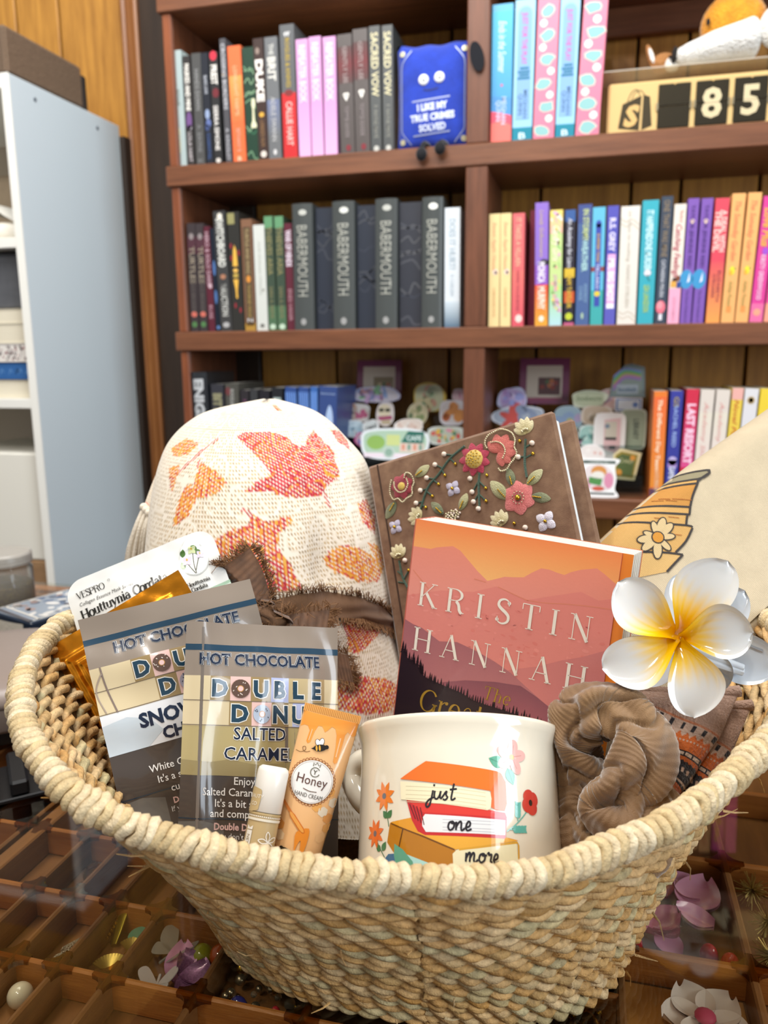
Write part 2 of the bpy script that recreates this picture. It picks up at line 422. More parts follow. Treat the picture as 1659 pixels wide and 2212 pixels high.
def arched(p, W, H):
    p.poly([(-W*.36, .16*H), (W*.36, .16*H), (W*.36, .90*H)]+[(W*.36*cos(a), .90*H+W*.36*sin(a)) for a in [pi*k/12 for k in range(1, 12)]]+[(-W*.36, .90*H)], '#7fa6cf', 1)
    p.rect(-W/2, 0, W/2, .105*H, '#1f7f95', 1)
    for i, (z, wd) in enumerate(((.445, .62), (.468, .55), (.49, .6), (.515, .5))): p.rect(-wd*W/2+(i % 2)*W*.05, z*H, wd*W/2, (z+.017)*H, '#2f6f8f', 2)
def seaside(p, W, H):
    p.poly([(-W/2, 0), (W/2, 0), (W/2, .19*H), (0, .22*H), (-W/2, .24*H)], '#e8736a', 1); p.poly([(-W/2, .15*H), (0, .17*H), (W/2, .13*H), (W/2, .2*H), (0, .225*H), (-W/2, .24*H)], '#e0566a', 2)
    p.poly([(-W/2, .24*H), (W/2, .19*H), (W/2, .33*H), (-W/2, .35*H)], '#4f8cc4', 1); p.ell(0, .425*H, W*.06, W*.06, '#d2606a', 2, n=10)
def marbled(seed, c1, c2):
    def f(p, W, H):
        q = random.Random(seed)
        for k in range(9):
            z = q.uniform(.05, .95)*H; p.stroke([(-W*.45, z), (-W*.1, z+q.uniform(-.05, .05)*H), (W*.15, z+q.uniform(-.06, .06)*H), (W*.45, z+q.uniform(-.06, .06)*H)], q.uniform(.04, .1)*W, mixc(c1, c2, q.random()), 1)
    return f
def chess(p, W, H):
    marbled(3, '#2f6a4c', '#8fae8a')(p, W, H)
    p.poly([(W*.0, .30*H), (W*.45, .30*H), (W*.45, .33*H), (W*.32, .36*H), (W*.30, .46*H), (W*.42, .50*H), (W*.40, .55*H), (W*.18, .56*H), (W*.08, .51*H), (W*.16, .46*H), (W*.12, .36*H), (W*.0, .33*H)], '#d9d6b4', 2)
def hourglass(p, W, H):
    p.rect(-W*.48, .9*H, W*.1, .99*H, '#8f8a5c', 1)
    p.poly([(-W*.2, .55*H), (W*.2, .55*H), (W*.13, .68*H), (0, .73*H), (-W*.13, .68*H)], '#e2b04a', 2)
    p.ell(0, .515*H, W*.2, W*.14, '#e8b85a', 2); p.rect(-W*.2, .455*H, W*.2, .49*H, '#b59a4a', 2)
    p.poly([(-W*.22, .44*H), (W*.2, .44*H), (W*.08, .34*H), (W*.1, .28*H), (-W*.05, .28*H), (-W*.08, .36*H)], '#e2b04a', 2)
    for x, z in ((-.3, .72), (.33, .66), (.25, .18), (-.15, .22), (-.3, .62)): p.ell(x*W, z*H, W*.1, W*.22, '#8a2a34', 1, n=10)
def squiggle(p, W, H):
    p.rect(-W*.2, .05*H, W*.2, .2*H, '#7a2a54', 1)
def pastel(seed, cols):
    def f(p, W, H):
        q = random.Random(seed)
        for k in range(34):
            p.ell(q.uniform(-.42, .42)*W, q.uniform(.03, .97)*H, q.uniform(.06, .16)*W, q.uniform(.1, .3)*W, q.choice(cols), 1, rot=q.random(), n=9)
    return f
def marblewhite(p, W, H):
    for z in (.9, .86, .12, .08): p.stroke([(-W*.48, z*H), (-W*.2, (z-.03)*H), (W*.1, (z-.01)*H), (W*.48, (z-.06)*H)], W*.03, '#b7a58d', 1)
def heartbook(p, W, H):
    p.ell(-W*.08, .505*H, W*.12, W*.12, WH, 2); p.ell(W*.08, .505*H, W*.12, W*.12, WH, 2); p.poly([(-W*.19, .495*H), (W*.19, .495*H), (0, .45*H)], WH, 2)
    p.ell(W*.05, .06*H, W*.17, W*.2, '#7c2f37', 2); p.rect(-W/2, .6*H, W/2, .9*H, lambda x, y: mixc('#55403f', '#6b3538', min(1, max(0, 1-abs(y-.75*H)/(.15*H)))), 0, 6)
def goldvine(p, W, H): p.rect(-W*.35, .05*H, W*.35, .93*H, '#453a2c', 1); p.rect(-W*.3, .06*H, W*.3, .92*H, '#5d4a36', 2); p.rect(-W/2, 0, W/2, .07*H, '#a5803a', 1); p.ell(0, .47*H, W*.2, W*.3, '#d08a3a', 3)
def lily_teal(p, W, H): p.ell(0, .42*H, W*.22, W*.2, '#dcd6dc', 2); p.stroke([(0, .41*H), (W*.05, .37*H), (W*.2, .355*H)], W*.06, '#2f6a68', 2)
def bluehole(p, W, H):
    p.ell(W*-.2, .36*H, W*.62, W*.9, '#3f8fc0', 1, n=24)
    # keep the blot inside the spine
    p.poly([(-W*.12, .33*H), (W*.12, .345*H), (W*.1, .42*H), (W*.0, .38*H)], '#e6e6f4', 3); p.ell(0, .82*H, W*.2, W*.2, '#e9cdb8', 2)
def pinkflower(p, W, H): p.ell(-W*.02, .135*H, W*.42, W*.6, '#d96f80', 1, n=16); p.ell(-W*.1, .15*H, W*.25, W*.36, '#e8929b', 2, n=14); p.rect(-W*.15, .03*H, W*.15, .08*H, '#d8d8e0', 2)
def couple(p, W, H): p.rect(-W/2, 0, W/2, .30*H, '#e3a3bd', 0); p.ell(-W*.1, .36*H, W*.22, W*.34, '#4a2a2a', 2); p.ell(W*.2, .385*H, W*.2, W*.26, '#7a4a34', 2); p.rect(-W*.4, .31*H, W*.1, .36*H, '#d8a04a', 3); p.rect(W*.1, .305*H, W*.48, .355*H, '#2f4a8a', 3)
def bandaid(p, W, H): p.rect(-W*.33, .16*H, W*.36, .60*H, '#e3a9cf', 1); p.rect(-W*.33, .14*H, W*.36, .18*H, '#ece6ee', 2)
def lemon(p, W, H): p.ell(0, .41*H, W*.2, W*.34, '#e8d43a', 2); p.ell(-W*.1, .395*H, W*.12, W*.2, '#e0a83a', 3); p.ell(W*.2, .425*H, W*.1, W*.06, '#5a9a4a', 3); p.rect(-W*.18, .08*H, W*.18, .13*H, '#e2904f', 1)
def scenic(p, W, H): p.rect(-W/2, 0, W/2, .3*H, '#3fa0a0', 0); p.rect(-W*.22, .16*H, W*.22, .86*H, '#3c4aa0', 1); p.ell(0, .86*H, W*.22, W*.3, '#3c4aa0', 1); p.ell(0, .27*H, W*.22, W*.22, '#e2c03a', 2); p.rect(-W/2, .46*H, W/2, .5*H, '#8a4a4a', 0)
def cup(p, W, H): p.ell(0, .36*H, W*.36, W*.4, '#bfb0dc', 1); p.rect(-W*.36, .30*H, W*.36, .37*H, '#a88cc8', 1)
def bluefigure(p, W, H):
    for k in range(5): p.stroke([(-W*.4+k*W*.2, .5*H), (-W*.3+k*W*.2, .75*H), (-W*.42+k*W*.2, .95*H)], W*.1, '#6f98dc', 1)
def ghost(p, W, H): p.poly([(-W*.15, .45*H), (W*.25, .45*H), (W*.3, .7*H), (W*.1, .82*H), (-W*.1, .7*H)], '#a9bfe0', 1, smooth=4)

GT, GM, GB = 'books on the top row', 'books on the middle row', 'books on the bottom row'
B1 = [
 (-.8266,.0275,.214,0,'#a3b2b2',[], [('BDVE',.60,.14,.34,'#6d7672'),('AMIE FORMAN',.24,.22,.2,'#d8d3a8')],None,'pale grey-green paperback standing at the end against the bookcase side'),
 (-.7985,.0165,.202,.2,'#33302f',[], [('MASKED AND MINE',.72,.42,.6,WH,0,.03),('LOLA HART',.18,.27,.5,'#b9b2b4')],dots([(0,.42,.4,1.1,'#6b4d7e'),(.05,.36,.28,.3,'#d9d0dc')]),'charcoal paperback with a purple glow halfway down its spine'),
 (-.7793,.0206,.205,0,'#4b4b4a',[], [('HANDS DOWN',.68,.36,.42,'#8f8f8f'),('A. ZAYNE',.25,.25,.35,'#7f7f80'),('DC',.05,-.5,.3,'#8a8a8a')],None,'plain slate grey paperback with faint grey lettering'),
 (-.7570,.0163,.204,-.7,'#23262e',[], [('BLIND LOVE',.72,.16,.4,'#bcc0c8'),('CHANTAL',.17,.24,.42,'#3e5688')],dots([(.0,.46,.32,.6,'#8a9ab8'),(.1,.38,.36,.5,'#5b6a9a'),(-.1,.34,.3,.4,'#3d4a72')]),'thin navy-black paperback with a misty blue smudge on its spine'),
 (-.7400,.0185,.204,-.5,'#2b2b2c',[], [('PRIEST',.80,.17,.7,WH,0,.03),('SIERRA SIMONE',.33,.40,.5,'#d8d4cf',0,.025)],dots([(.0,.965,.42,.5,'#c23344'),(.1,.64,.4,.5,'#6a2a30'),(0,.04,.3,.25,'#c9c4bd')]),'black paperback with a red rose at the head of its spine'),
 (-.7150,.0135,.225,-.9,'#4c4b4f',[], [('CROSSING BORDERS',.70,.52,.62,'#bdbdc2'),('A. KINGSLEY',.16,.26,.6,'#a9a9ae')],dots([(-.2,.72,.14,.14,'#c69a3e')]),'thinnest grey paperback standing between black and orange books'),
 (-.6990,.0281,.210,-1,'#e06a3e',[(.35,.75,'#e06a3e','#e8924e')], [('LOVELIGHT FARMS',.62,.42,.28,'#f2b48a'),('BETHANY B',.2,.2,.26,'#e8a08a'),('B',.04,-.3,.3,'#f0c8a8')],None,'bright orange paperback with pale orange lettering'),
 (-.6695,.0250,.205,-1,'#1f3a2c',[], [],chess,'dark green marbled paperback with a white chess piece'),
 (-.6450,.0215,.218,-1.3,'#3a2a26',[], [('DUKE',.66,.34,.66,'#ece6de',0,.05),('LORENZO ALVA',.23,.22,.36,'#8d6c4a')],dots([(0,.385,.25,.22,'#d0a040'),(0,.06,.3,.3,'#cfc6bd'),(-.1,.9,.2,.3,'#8a7a70')]),'dark brown paperback with big white capitals and a small gold crown'),
 (-.6239,.0268,.218,-.7,'#66686a',[(.2,.5,'#66686a','#6a7390')], [('THE',.90,.09,.35,'#cfcfc8'),('BRIT',.745,.19,.58,'#d2d0c8',0,.03),('ADELE SWANN',.34,.36,.36,'#b2b2b2')],dots([(0,.07,.14,.2,'#c6c6c6')]),'mid grey paperback with a faint blue patch, beside the tallest book'),
 (-.5935,.0295,.236,-.4,'#57595b',[(0,.5,'#bc2c2e')], [('ROGUES & KNIVES',.72,.36,.3,'#b39a3c'),('CALLIE HART',.27,.33,.42,'#e6b6ae',0,.02),('ff',.93,-.45,.25,'#d8d8d8')],dots([(0,.5,.3,.2,'#7a3030')]),'tallest top row book, grey above and red below'),
 (-.5618,.0250,.208,-.6,'#c892c0',[(0,.45,'#d8a8d2','#cf93c8')], [('REPEATER BOOK',.71,.48,.5,'#eccfe6',0,.03)],None,'first of three lilac paperbacks, touching the grey and red book'),
 (-.5358,.0243,.210,-.6,'#c892c0',[(0,.45,'#d8a8d2','#cf93c8')], [('REPEATER BOOK',.71,.48,.5,'#eccfe6',0,.03)],None,'lilac paperback in the middle of the three'),
 (-.5100,.0255,.207,-.1,'#c892c0',[(0,.45,'#d8a8d2','#cf93c8')], [('REPEATER BOOK',.71,.48,.5,'#eccfe6',0,.03)],None,'lilac paperback next to the grey-brown heart books'),
 (-.4785,.0291,.208,-1.2,'#4f4846',[], [('GENTLY LEE',.75,.3,.3,'#9a8c8a'),('TOMMIE GOODE',.28,.26,.26,'#8a8080')],heartbook,'shorter grey-brown paperback with a white heart, beside the lilac books'),
 (-.4490,.0290,.214,-1.0,'#4f4846',[], [('GENTLY LEE',.75,.3,.3,'#9a8c8a'),('TOMMIE GOODE',.28,.26,.26,'#8a8080')],heartbook,'taller grey-brown paperback with a white heart, beside the gold-lettered books'),
 (-.4192,.0215,.216,-.7,'#474a4a',[], [('SACRED VOW',.70,.50,.62,'#cfc7a2',0,.02),('P. RAYNE MAYE',.25,.26,.34,'#8a8a82')],dots([(0,.035,.25,.25,'#b9b9b2')]),'grey paperback with tall cream-gold capitals, against the heart books'),
 (-.3958,.0209,.215,-.4,'#474a4a',[], [('SACRED VOW',.70,.50,.62,'#cfc7a2',0,.02),('P. RAYNE MAYE',.25,.26,.34,'#8a8a82')],dots([(0,.035,.25,.25,'#b9b9b2')]),'grey paperback with tall cream-gold capitals, touching the blue plush'),
]
B1R = [
 (-.1965,.0375,.227,-.1,'#4a9ec6',[(.3,.95,'#4f94c8','#58b0d0')], [('Ends in the Summer',.70,.36,.36,'#d8eaf0',0,.005,.3),('MEGHAN',.24,.2,.22,'#b9c8e0',.12),('QUINN',.24,.15,.22,'#b9c8e0',-.14)],seaside,'sky blue paperback with a coral beach at its foot, beside the shelf divider'),
 (-.1580,.0355,.230,.3,'#8fc0dc',[], [('JUST FOR THE PLAY',.73,.36,.26,'#c25a9a',0,.02),('MEGHAN',.27,.2,.2,'#4f6f9a',.12),('QUINN',.27,.15,.2,'#4f6f9a',-.13),('B',.045,-.35,.3,'#cfe6ea')],arched,'pale blue paperback with pink capitals, next to the coral beach book'),
 (-.1215,.0375,.228,.8,'#d4768f',[], [],mapped(4,0),'pink paperback patterned with blue map shapes, between the two pale blue books'),
 (-.0830,.0335,.227,.8,'#8fc0dc',[], [('JUST FOR THE PLAY',.73,.36,.26,'#c25a9a',0,.02),('MEGHAN',.27,.2,.2,'#4f6f9a',.12),('QUINN',.27,.15,.2,'#4f6f9a',-.13),('B',.045,-.35,.3,'#cfe6ea')],arched,'pale blue paperback with pink capitals, standing between two pink books'),
 (-.0485,.0405,.225,1.9,'#d4768f',[], [],mapped(11,0),'pink paperback patterned with blue map shapes, at the end beside the counter clock'),
]
grey = lambda n: ('BABERMOUTH',.55,.56,.5,'#a5a69c',0,.0)
B2 = [
 (-.811,.0195,.214,.8,'#3b3335',[(.72,.88,'#4d2f38')], [('TURTLES',.62,.34,.6,'#8f8474',0,.02),('SOLO BROKEN',.34,.3,.4,'#5e5854')],dots([(0,.88,.28,.35,'#8a8080'),(0,.165,.36,.3,'#c46a5c'),(0,.07,.32,.32,'#4f7a4a')]),'charcoal book with a green seal, touching the bookcase side'),
 (-.7905,.0190,.213,.5,'#3b3335',[(.72,.88,'#4d2f38')], [('TURTLES',.62,.34,.6,'#8f8474',0,.02),('SOLO BROKEN',.34,.3,.4,'#5e5854')],dots([(0,.88,.28,.35,'#8a8080'),(0,.165,.36,.3,'#c46a5c'),(0,.07,.32,.32,'#4f7a4a')]),'charcoal book with a green seal, touching a maroon book'),
 (-.7700,.0158,.206,-.7,'#57202f',[], [('HERO & SOLO DARE',.70,.5,.55,'#b596a0',0,.02),('RUSE',.19,.13,.5,'#b08a95')],dots([(.1,.44,.3,.35,'#c0a5ae')]),'thin maroon book with pale pink lettering, beside the charcoal pair'),
 (-.7545,.0120,.202,-1.2,'#141b28',[], [],dots([(0,.62,.3,1.4,'#4a6a9c'),(0,.34,.3,1.3,'#4a6a9c'),(.1,.04,.35,.35,'#5878a8')]),'very thin navy-black book with blue ovals'),
 (-.7425,.0260,.234,-1.5,'#3c3c3c',[], [('SWITCHBOARD',.74,.40,.58,'#cfcfc8',0,.04),('THE',.37,.06,.4,'#a5a5a0'),('AUCTION',.25,.24,.5,'#c4c4be',0,.02)],dots([(.05,.955,.22,.26,'#e6e0d2'),(0,.46,.25,.2,'#a5745a'),(0,.055,.3,.22,'#a9a9a9')]),'tall charcoal hardback with large silver letters'),
 (-.7165,.0270,.231,-.6,'#2c2b28',[], [],hourglass,'tall black hardback with a golden candlestick on its spine'),
 (-.6885,.0245,.216,-.3,'#7d5a44',[], [('TURTLE AND KING',.72,.40,.3,'#a5936a'),('THORNE VEGA',.27,.3,.28,'#9a8448'),('N',.10,-.5,.3,'#c8c8c8')],goldvine,'bronze-brown hardback with an orange flame, beside the white book'),
 (-.6628,.0250,.204,-.3,'#c9ccc6',[], [('Soft Echoes Weeds',.60,.5,.2,'#b2b5ae',0,.0,.3)],dots([(.2,.39,.1,.12,'#8a8a80'),(0,.05,.2,.16,'#6a6a66')]),'white book in the dark middle row, beside two green spines'),
 (-.6370,.0190,.219,-.8,'#3b4a3c',[(.9,1,'#5f8f68'),(0,.22,'#4c6a4e')], [('THIEVES ARIA',.70,.42,.6,'#807c56',0,.02),('SARA A. REEVE',.25,.28,.4,'#7d7a58')],dots([(0,.035,.35,.3,'#b9cfb9')]),'green-grey book touching the white one'),
 (-.6172,.0195,.218,-.3,'#3b4a3c',[(.9,1,'#5f8f68'),(0,.22,'#4c6a4e')], [('THIEVES ARIA',.70,.42,.6,'#807c56',0,.02),('SARA A. REEVE',.25,.28,.4,'#7d7a58')],dots([(0,.035,.35,.3,'#b9cfb9')]),'green-grey book touching a thin maroon one'),
 (-.5968,.0172,.204,-.4,'#5c2533',[], [('WAR OF MINDS',.77,.34,.66,'#c8b8c4',0,.06),('ENES VANIR',.24,.3,.5,'#a87f88')],None,'thin maroon book leaning on the first big grey hardback'),
 (-.5789,.0420,.237,.3,'#464a49',[], [grey(0)],dots([(.05,.93,.2,.13,'#b9bab2'),(0,.065,.14,.16,'#9a9a98')]),'first grey rounded hardback of four, beside the thin maroon book'),
 (-.5360,.0375,.230,.5,'#2c313c',[], [],marbled(1,'#343946','#4b4d52'),'navy hardback turned edge out with marbled fore-edge, nearest the maroon book'),
 (-.4975,.0450,.237,.4,'#464a49',[], [grey(0)],dots([(.05,.93,.2,.13,'#d9dad2'),(0,.065,.14,.16,'#9a9a98')]),'second grey rounded hardback of four, counting from the maroon book'),
 (-.4515,.0385,.230,.3,'#2c313c',[], [],marbled(2,'#343946','#4b4d52'),'navy hardback turned edge out with marbled fore-edge, in the middle of three'),
 (-.4121,.0435,.237,.4,'#464a49',[], [grey(0)],dots([(.05,.93,.2,.13,'#b9bab2'),(0,.065,.14,.16,'#9a9a98')]),'third grey rounded hardback of four, counting from the maroon book'),
 (-.3673,.0445,.231,0,'#33353d',[], [],marbled(3,'#3b3f4a','#55565a'),'navy hardback turned edge out with marbled fore-edge, nearest the white book'),
 (-.3214,.0400,.235,.3,'#464a49',[], [grey(0)],dots([(.05,.93,.22,.15,'#f0efe6'),(0,.065,.14,.16,'#9a9a98')]),'last grey rounded hardback of four, beside the white book'),
 (-.2785,.0300,.216,-.2,'#d4dbe0',[(0,.22,'#4f6a80','#c4d0d8')], [('DOES IT HURT?',.70,.42,.4,'#a9b8c2',0,.02),('H. CARLSEN',.36,.18,.24,'#b9c4cc')],None,'white paperback fading to grey-blue at its foot, beside the shelf divider'),
]
B2R = [
 (-.1945,.0208,.201,-.5,'#e4cc94',[], [('Sweet Apple House',.72,.42,.34,'#d89a78',0,.0,.3),('CAROLINE FAYE',.22,.26,.22,'#d2a070')],dots([(.1,.49,.25,.28,'#e6cfc0'),(.15,.485,.12,.14,'#a8625a')]),'first of two pale yellow paperbacks, touching the shelf divider'),
 (-.1730,.0205,.201,-.8,'#e4cc94',[], [('Sweet Apple House',.72,.42,.34,'#d89a78',0,.0,.3),('CAROLINE FAYE',.22,.26,.22,'#d2a070')],dots([(.1,.49,.25,.28,'#e6cfc0'),(.15,.485,.12,.14,'#a8625a')]),'pale yellow paperback touching the salmon one'),
 (-.1515,.0224,.200,-.6,'#d8686a',[(0,.5,'#cf5664','#dc7068')], [('IT TAKES A VILLAIN',.75,.42,.42,'#eda890',0,.03),('HANNA TAYLOR BRYNN',.32,.36,.26,'#b04a58')],dots([(.1,.07,.3,.34,'#e3cfc8')]),'salmon pink paperback, with the dark gap in the row next to it'),
 (-.1087,.0243,.216,-1.4,'#8a6cc0',[(0,.34,'#e0a03a','#d8503a'),(.34,.5,'#8a5ab8')], [('Lonely Girl',.84,.2,.3,'#cdb88a',0,.0,.3),('Summers',.66,.18,.3,'#cdb88a',0,.0,.3),('MONICA',.44,.17,.52,'#e6e0ec',0,.04),('MURPHY',.23,.19,.52,'#f4dccb',0,.04)],dots([(.2,.52,.35,.25,'#2c2830'),(0,.06,.2,.24,'#f2e2cf')]),'purple paperback with an orange fiery foot'),
 (-.0832,.0232,.202,-1.1,'#bcd08a',[(.8,1,'#e3b3a4','#e6cf6a'),(.0,.35,'#a9cfd8','#a4cf7a')], [('Canary Girls',.72,.3,.5,'#e9e6c8',0,.02,.3),('JAMES NELL',.3,.3,.26,'#d0a0b8')],pastel(5,['#dcae9a','#e0d06a','#9ac47a','#d8a8c4','#eee8e0']),'pastel floral paperback in pink, yellow and green'),
 (-.0570,.0191,.201,-1,'#2d2a34',[(.9,1,'#3a5a92'),(.42,.5,'#cfae3a'),(.2,.3,'#c25a34'),(0,.025,'#b85a80')], [('An Academy for Liars',.72,.42,.42,'#c8c8d0',0,.02,.2),('SAM TAYLOR',.3,.3,.42,'#c9a83e',0,.03)],dots([(0,.08,.36,.36,'#b9c43a')]),'black paperback with yellow and orange patches on its spine'),
 (-.0363,.0250,.209,-.5,'#48608f',[(.85,1,'#414f86')], [('IN STORMY',.83,.26,.4,'#b9c68a',.08,.03),('WEATHER',.58,.26,.4,'#a9cfcf',.06,.03),('ANDREW',.27,.16,.26,'#7f9fbf',.2),('CHASE',.27,.12,.26,'#7f9fbf',-.15)],dots([(0,.08,.1,.24,'#a0b9a0')]),'slate blue paperback with pale green capitals'),
 (-.0101,.0228,.203,-.8,'#5fb0cf',[], [('SUMMER TIDES',.66,.24,.2,'#c8a83e',0,.02),('TELLARO',.42,.22,.22,'#c8cfe0',0,.02)],scenic,'turquoise paperback with a deep blue panel down its spine'),
 (.0141,.0202,.204,-.5,'#5a5ab0',[(.58,1,'#5252aa')], [('R.S. GREY',.76,.28,.5,'#d8d2ea',0,.04),('MR. BIG SHOT',.38,.36,.56,'#f0e6f0',0,.04)],bandaid,'violet blue paperback with a white and pink block of capitals'),
 (.0368,.0330,.202,-.4,'#d9d4cb',[], [('so close to nothing',.75,.42,.2,'#bfb5a6',0,.0,.2),('NANCI STRUEN',.33,.36,.2,'#c2b8aa')],marblewhite,'thick white marble-patterned paperback'),
 (.0718,.0280,.210,-.2,'#3aa2b2',[], [('IT HAPPENED',.80,.24,.4,'#c2e6ea',0,.04),('ONE MURDER',.56,.24,.4,'#c2e6ea',0,.04),('LEA LANGDON',.21,.22,.34,'#a9c45a',0,.02)],lily_teal,'teal paperback with a small white flower, between white and dark books'),
 (.1010,.0200,.215,.3,'#3b4554',[], [('ONE THAT WAS MINE',.75,.44,.5,'#8a7a66'),('CATHARINA MAURA',.36,.3,.36,'#b9bcc4',0,.02)],pinkflower,'dark slate paperback with a pink flower at its foot'),
 (.1225,.0205,.201,.4,'#dfd5c8',[], [('The Art of',.9,.1,.3,'#c98a82',.15),('Catching Feelings',.62,.44,.5,'#b03a54',0,.01,.3),('ALICIA THOMSON',.13,.2,.22,'#d894b0')],couple,'cream and pink paperback with crimson script'),
 (.1440,.0190,.209,.5,'#7a57a8',[], [('TAYLOR JENKINS REID',.70,.5,.32,'#54397c',0,.02),('The Seven Husbands of',.14,.26,.22,'#5f4488')],bluehole,'purple paperback with a blue blot, touching the cream and pink book'),
 (.1640,.0195,.208,1.0,'#7a57a8',[], [('TAYLOR JENKINS REID',.70,.5,.32,'#54397c',0,.02),('The Seven Husbands of',.14,.26,.22,'#5f4488')],bluehole,'purple paperback with a blue blot, touching the red and orange book'),
 (.1868,.0234,.207,.8,'#d24a5a',[(.0,.5,'#e59a50','#d2505a')], [('A DEAL WITH',.74,.33,.36,'#eec0b8',.22,.04),('THE DEVIL',.74,.33,.4,'#eec0b8',-.22,.04),('ELIZABETH',.3,.25,.24,'#8a3a48',.2),("O'ROARK",.3,.2,.24,'#8a3a48',-.16)],None,'red paperback fading down to orange, next to the purple pair'),
 (.2115,.0222,.213,1.2,'#e6aa6a',[], [('The Someday Garden',.72,.46,.42,'#d2785a',0,.0,.25),('Ashley Poston',.23,.2,.3,'#8a8a4a',0,.0,.25)],lemon,'apricot orange paperback with a lemon, touching the red and orange book'),
 (.2345,.0218,.213,1.8,'#e6aa6a',[], [('The Someday Garden',.72,.46,.42,'#d2785a',0,.0,.25),('Ashley Poston',.23,.2,.3,'#8a8a4a',0,.0,.25)],lemon,'apricot orange paperback with a lemon, touching the hot pink book'),
 (.2575,.0216,.206,2.2,'#d0408f',[(0,.15,'#dc6a9a')], [('Love Plus',.76,.3,.6,'#d8a050',0,.04,.2),('KIRSTY GREENWOOD',.36,.36,.36,'#e9c0da',0,.02)],dots([(.1,.57,.25,.3,'#9a50c0'),(0,.08,.3,.3,'#e59a80')]),'hot pink paperback with orange script, beside the apricot pair'),
 (.2805,.0210,.206,2.5,'#d84f90',[(0,.15,'#e59a80')], [],None,'second hot pink paperback, at the very edge of the row'),
]
B3 = [
 (-.8110,.0368,.235,-.6,'#23262b',[], [('ENIGMA',.68,.52,.55,'#b9bcbf',0,.05)],None,'tall black hardback with big silver capitals, bottom row beside the bookcase side'),
 (-.7735,.0300,.210,.3,'#33333a',[], [('BITTER',.76,.3,.6,'#8d8a6c',0,.06)],None,'dark grey book with olive letters, beside the tall black hardback'),
 (-.7425,.0310,.212,.9,'#4b4a44',[], [('ROGUE',.86,.16,.26,'#a9a9a4',.0,.02)],dots([(-.3,.92,.2,.3,'#6a3a3c')]),'olive grey book with small white letters, bottom row'),
 (-.7105,.0195,.198,1.4,'#2c282c',[], [('NIGHT',.8,.2,.4,'#7a4a6a')],None,'thin black book with a purple mark, bottom row'),
 (-.6895,.0178,.200,1.6,'#37383a',[], [('VOID',.8,.16,.3,'#5a5b5e')],None,'thin plain dark grey book, bottom row'),
 (-.6695,.0235,.198,1.8,'#211f25',[], [('GO',.8,.12,.5,'#8a7a66')],None,'black book with a small brass device, bottom row'),
 (-.6430,.0250,.203,2.1,'#1f2125',[], [('PERFECT',.72,.36,.6,'#a9bab6',0,.05)],None,'black book with pale mint capitals, beside the blue books'),
 (-.6150,.0251,.204,2.5,'#2f4a86',[], [('SHADE',.6,.3,.55,'#c4cce0',0,.05)],bluefigure,'blue paperback with white letters, touching the mint-lettered black book'),
 (-.5870,.0230,.204,2.7,'#2f4a86',[], [('SHADE',.6,.3,.55,'#c4cce0',0,.05)],bluefigure,'blue paperback with white letters, second from the mint-lettered black book'),
 (-.5615,.0160,.205,2.8,'#3a64a8',[], [],bluefigure,'thin bright blue paperback, next to last in the dark bottom row'),
 (-.5430,.0390,.205,2.9,'#33487e',[], [('Beneath the Depths',.93,-.8,.08,'#a5bada')],ghost,'broad blue book with a pale ghostly figure, last in the dark bottom row'),
]
B3R = [
 (.1097,.0240,.198,-.5,'#e07a34',[(.12,.95,'#e08a34','#e0683a'),(0,.1,'#5c3f58')], [('The Different Day Team',.6,.66,.3,'#f4d8b8',0,.03,.1),('KATE SPENCER',.17,.18,.3,'#e8c8a8')],None,'orange paperback with a plum foot, first beside the sticker stand'),
 (.1356,.0222,.199,.3,'#3a3f94',[], [('GS',.9,.09,.4,'#a99a4a'),('RACHEL REED',.68,.38,.32,'#9ab0e0',0,.02),('GAME CHANGER',.14,.34,.44,'#dfe2f2',0,.03)],cup,'royal blue paperback with a lilac cup'),
 (.1597,.0220,.202,1.1,'#c8304a',[(.3,.9,'#d4508a','#c8304a')], [('LAST RESORT',.60,.54,.6,'#f0c8dc',0,.05),('K. BOND',.15,.22,.3,'#f0d8d8')],None,'crimson and pink paperback with tall pale capitals'),
 (.1832,.0240,.201,1.2,'#d6ccc2',[(.2,.8,'#e2cfcb','#d9d2c2')], [('Academy Shots',.6,.58,.32,'#d89a94',0,.0,.2)],None,'cream paperback with pink script, touching the crimson book'),
 (.2083,.0238,.201,1.5,'#d6ccc2',[(.2,.8,'#e2cfcb','#d9d2c2')], [('Academy Shots',.6,.58,.32,'#d89a94',0,.0,.2)],None,'cream paperback with pink script, touching the yellow book'),
 (.2332,.0192,.204,1.8,'#e0c44e',[(.9,1,'#e0a9a0')], [('Novel Plan',.72,.36,.42,'#c86a3a',0,.01,.3)],None,'yellow paperback with orange script'),
 (.2534,.0235,.203,1.9,'#d5d3d6',[], [('LOVE',.6,.16,.2,'#b9b5ae')],dots([(0,.90,.28,.3,'#b9a070'),(0,.9,.18,.2,'#d5d3d6')]),'white paperback with a small gold emblem'),
 (.2780,.0235,.203,2.1,'#e2c63e',[], [],None,'plain bright yellow paperback at the edge of the bottom row'),
]
BT = [  # feet of the row just below the frame's top edge are hidden; nothing else stands there
]
for rows, zs, g in ((B1, Z1, GT), (B1R, Z1, GT), (B2, Z2, GM), (B2R, Z2, GM), (B3, Z3, GB), (B3R, Z3, GB)):
    for (x0, wd, h, ln, col, bands, texts, shp, label) in rows:
        hard = 'rounded hardback' in label or 'tall black hardback with big' in label
        fore = 'edge out' in label
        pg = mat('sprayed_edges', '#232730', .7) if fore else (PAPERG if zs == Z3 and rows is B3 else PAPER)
        shelf_book('hardback_book' if 'hardback' in label else 'paperback_book', x0, wd, h, ln, zs, col, bands, texts, label, g, hard=hard, shapes=shp, pages=pg, yf=1.524 if fore else (1.512 if hard else 1.518))
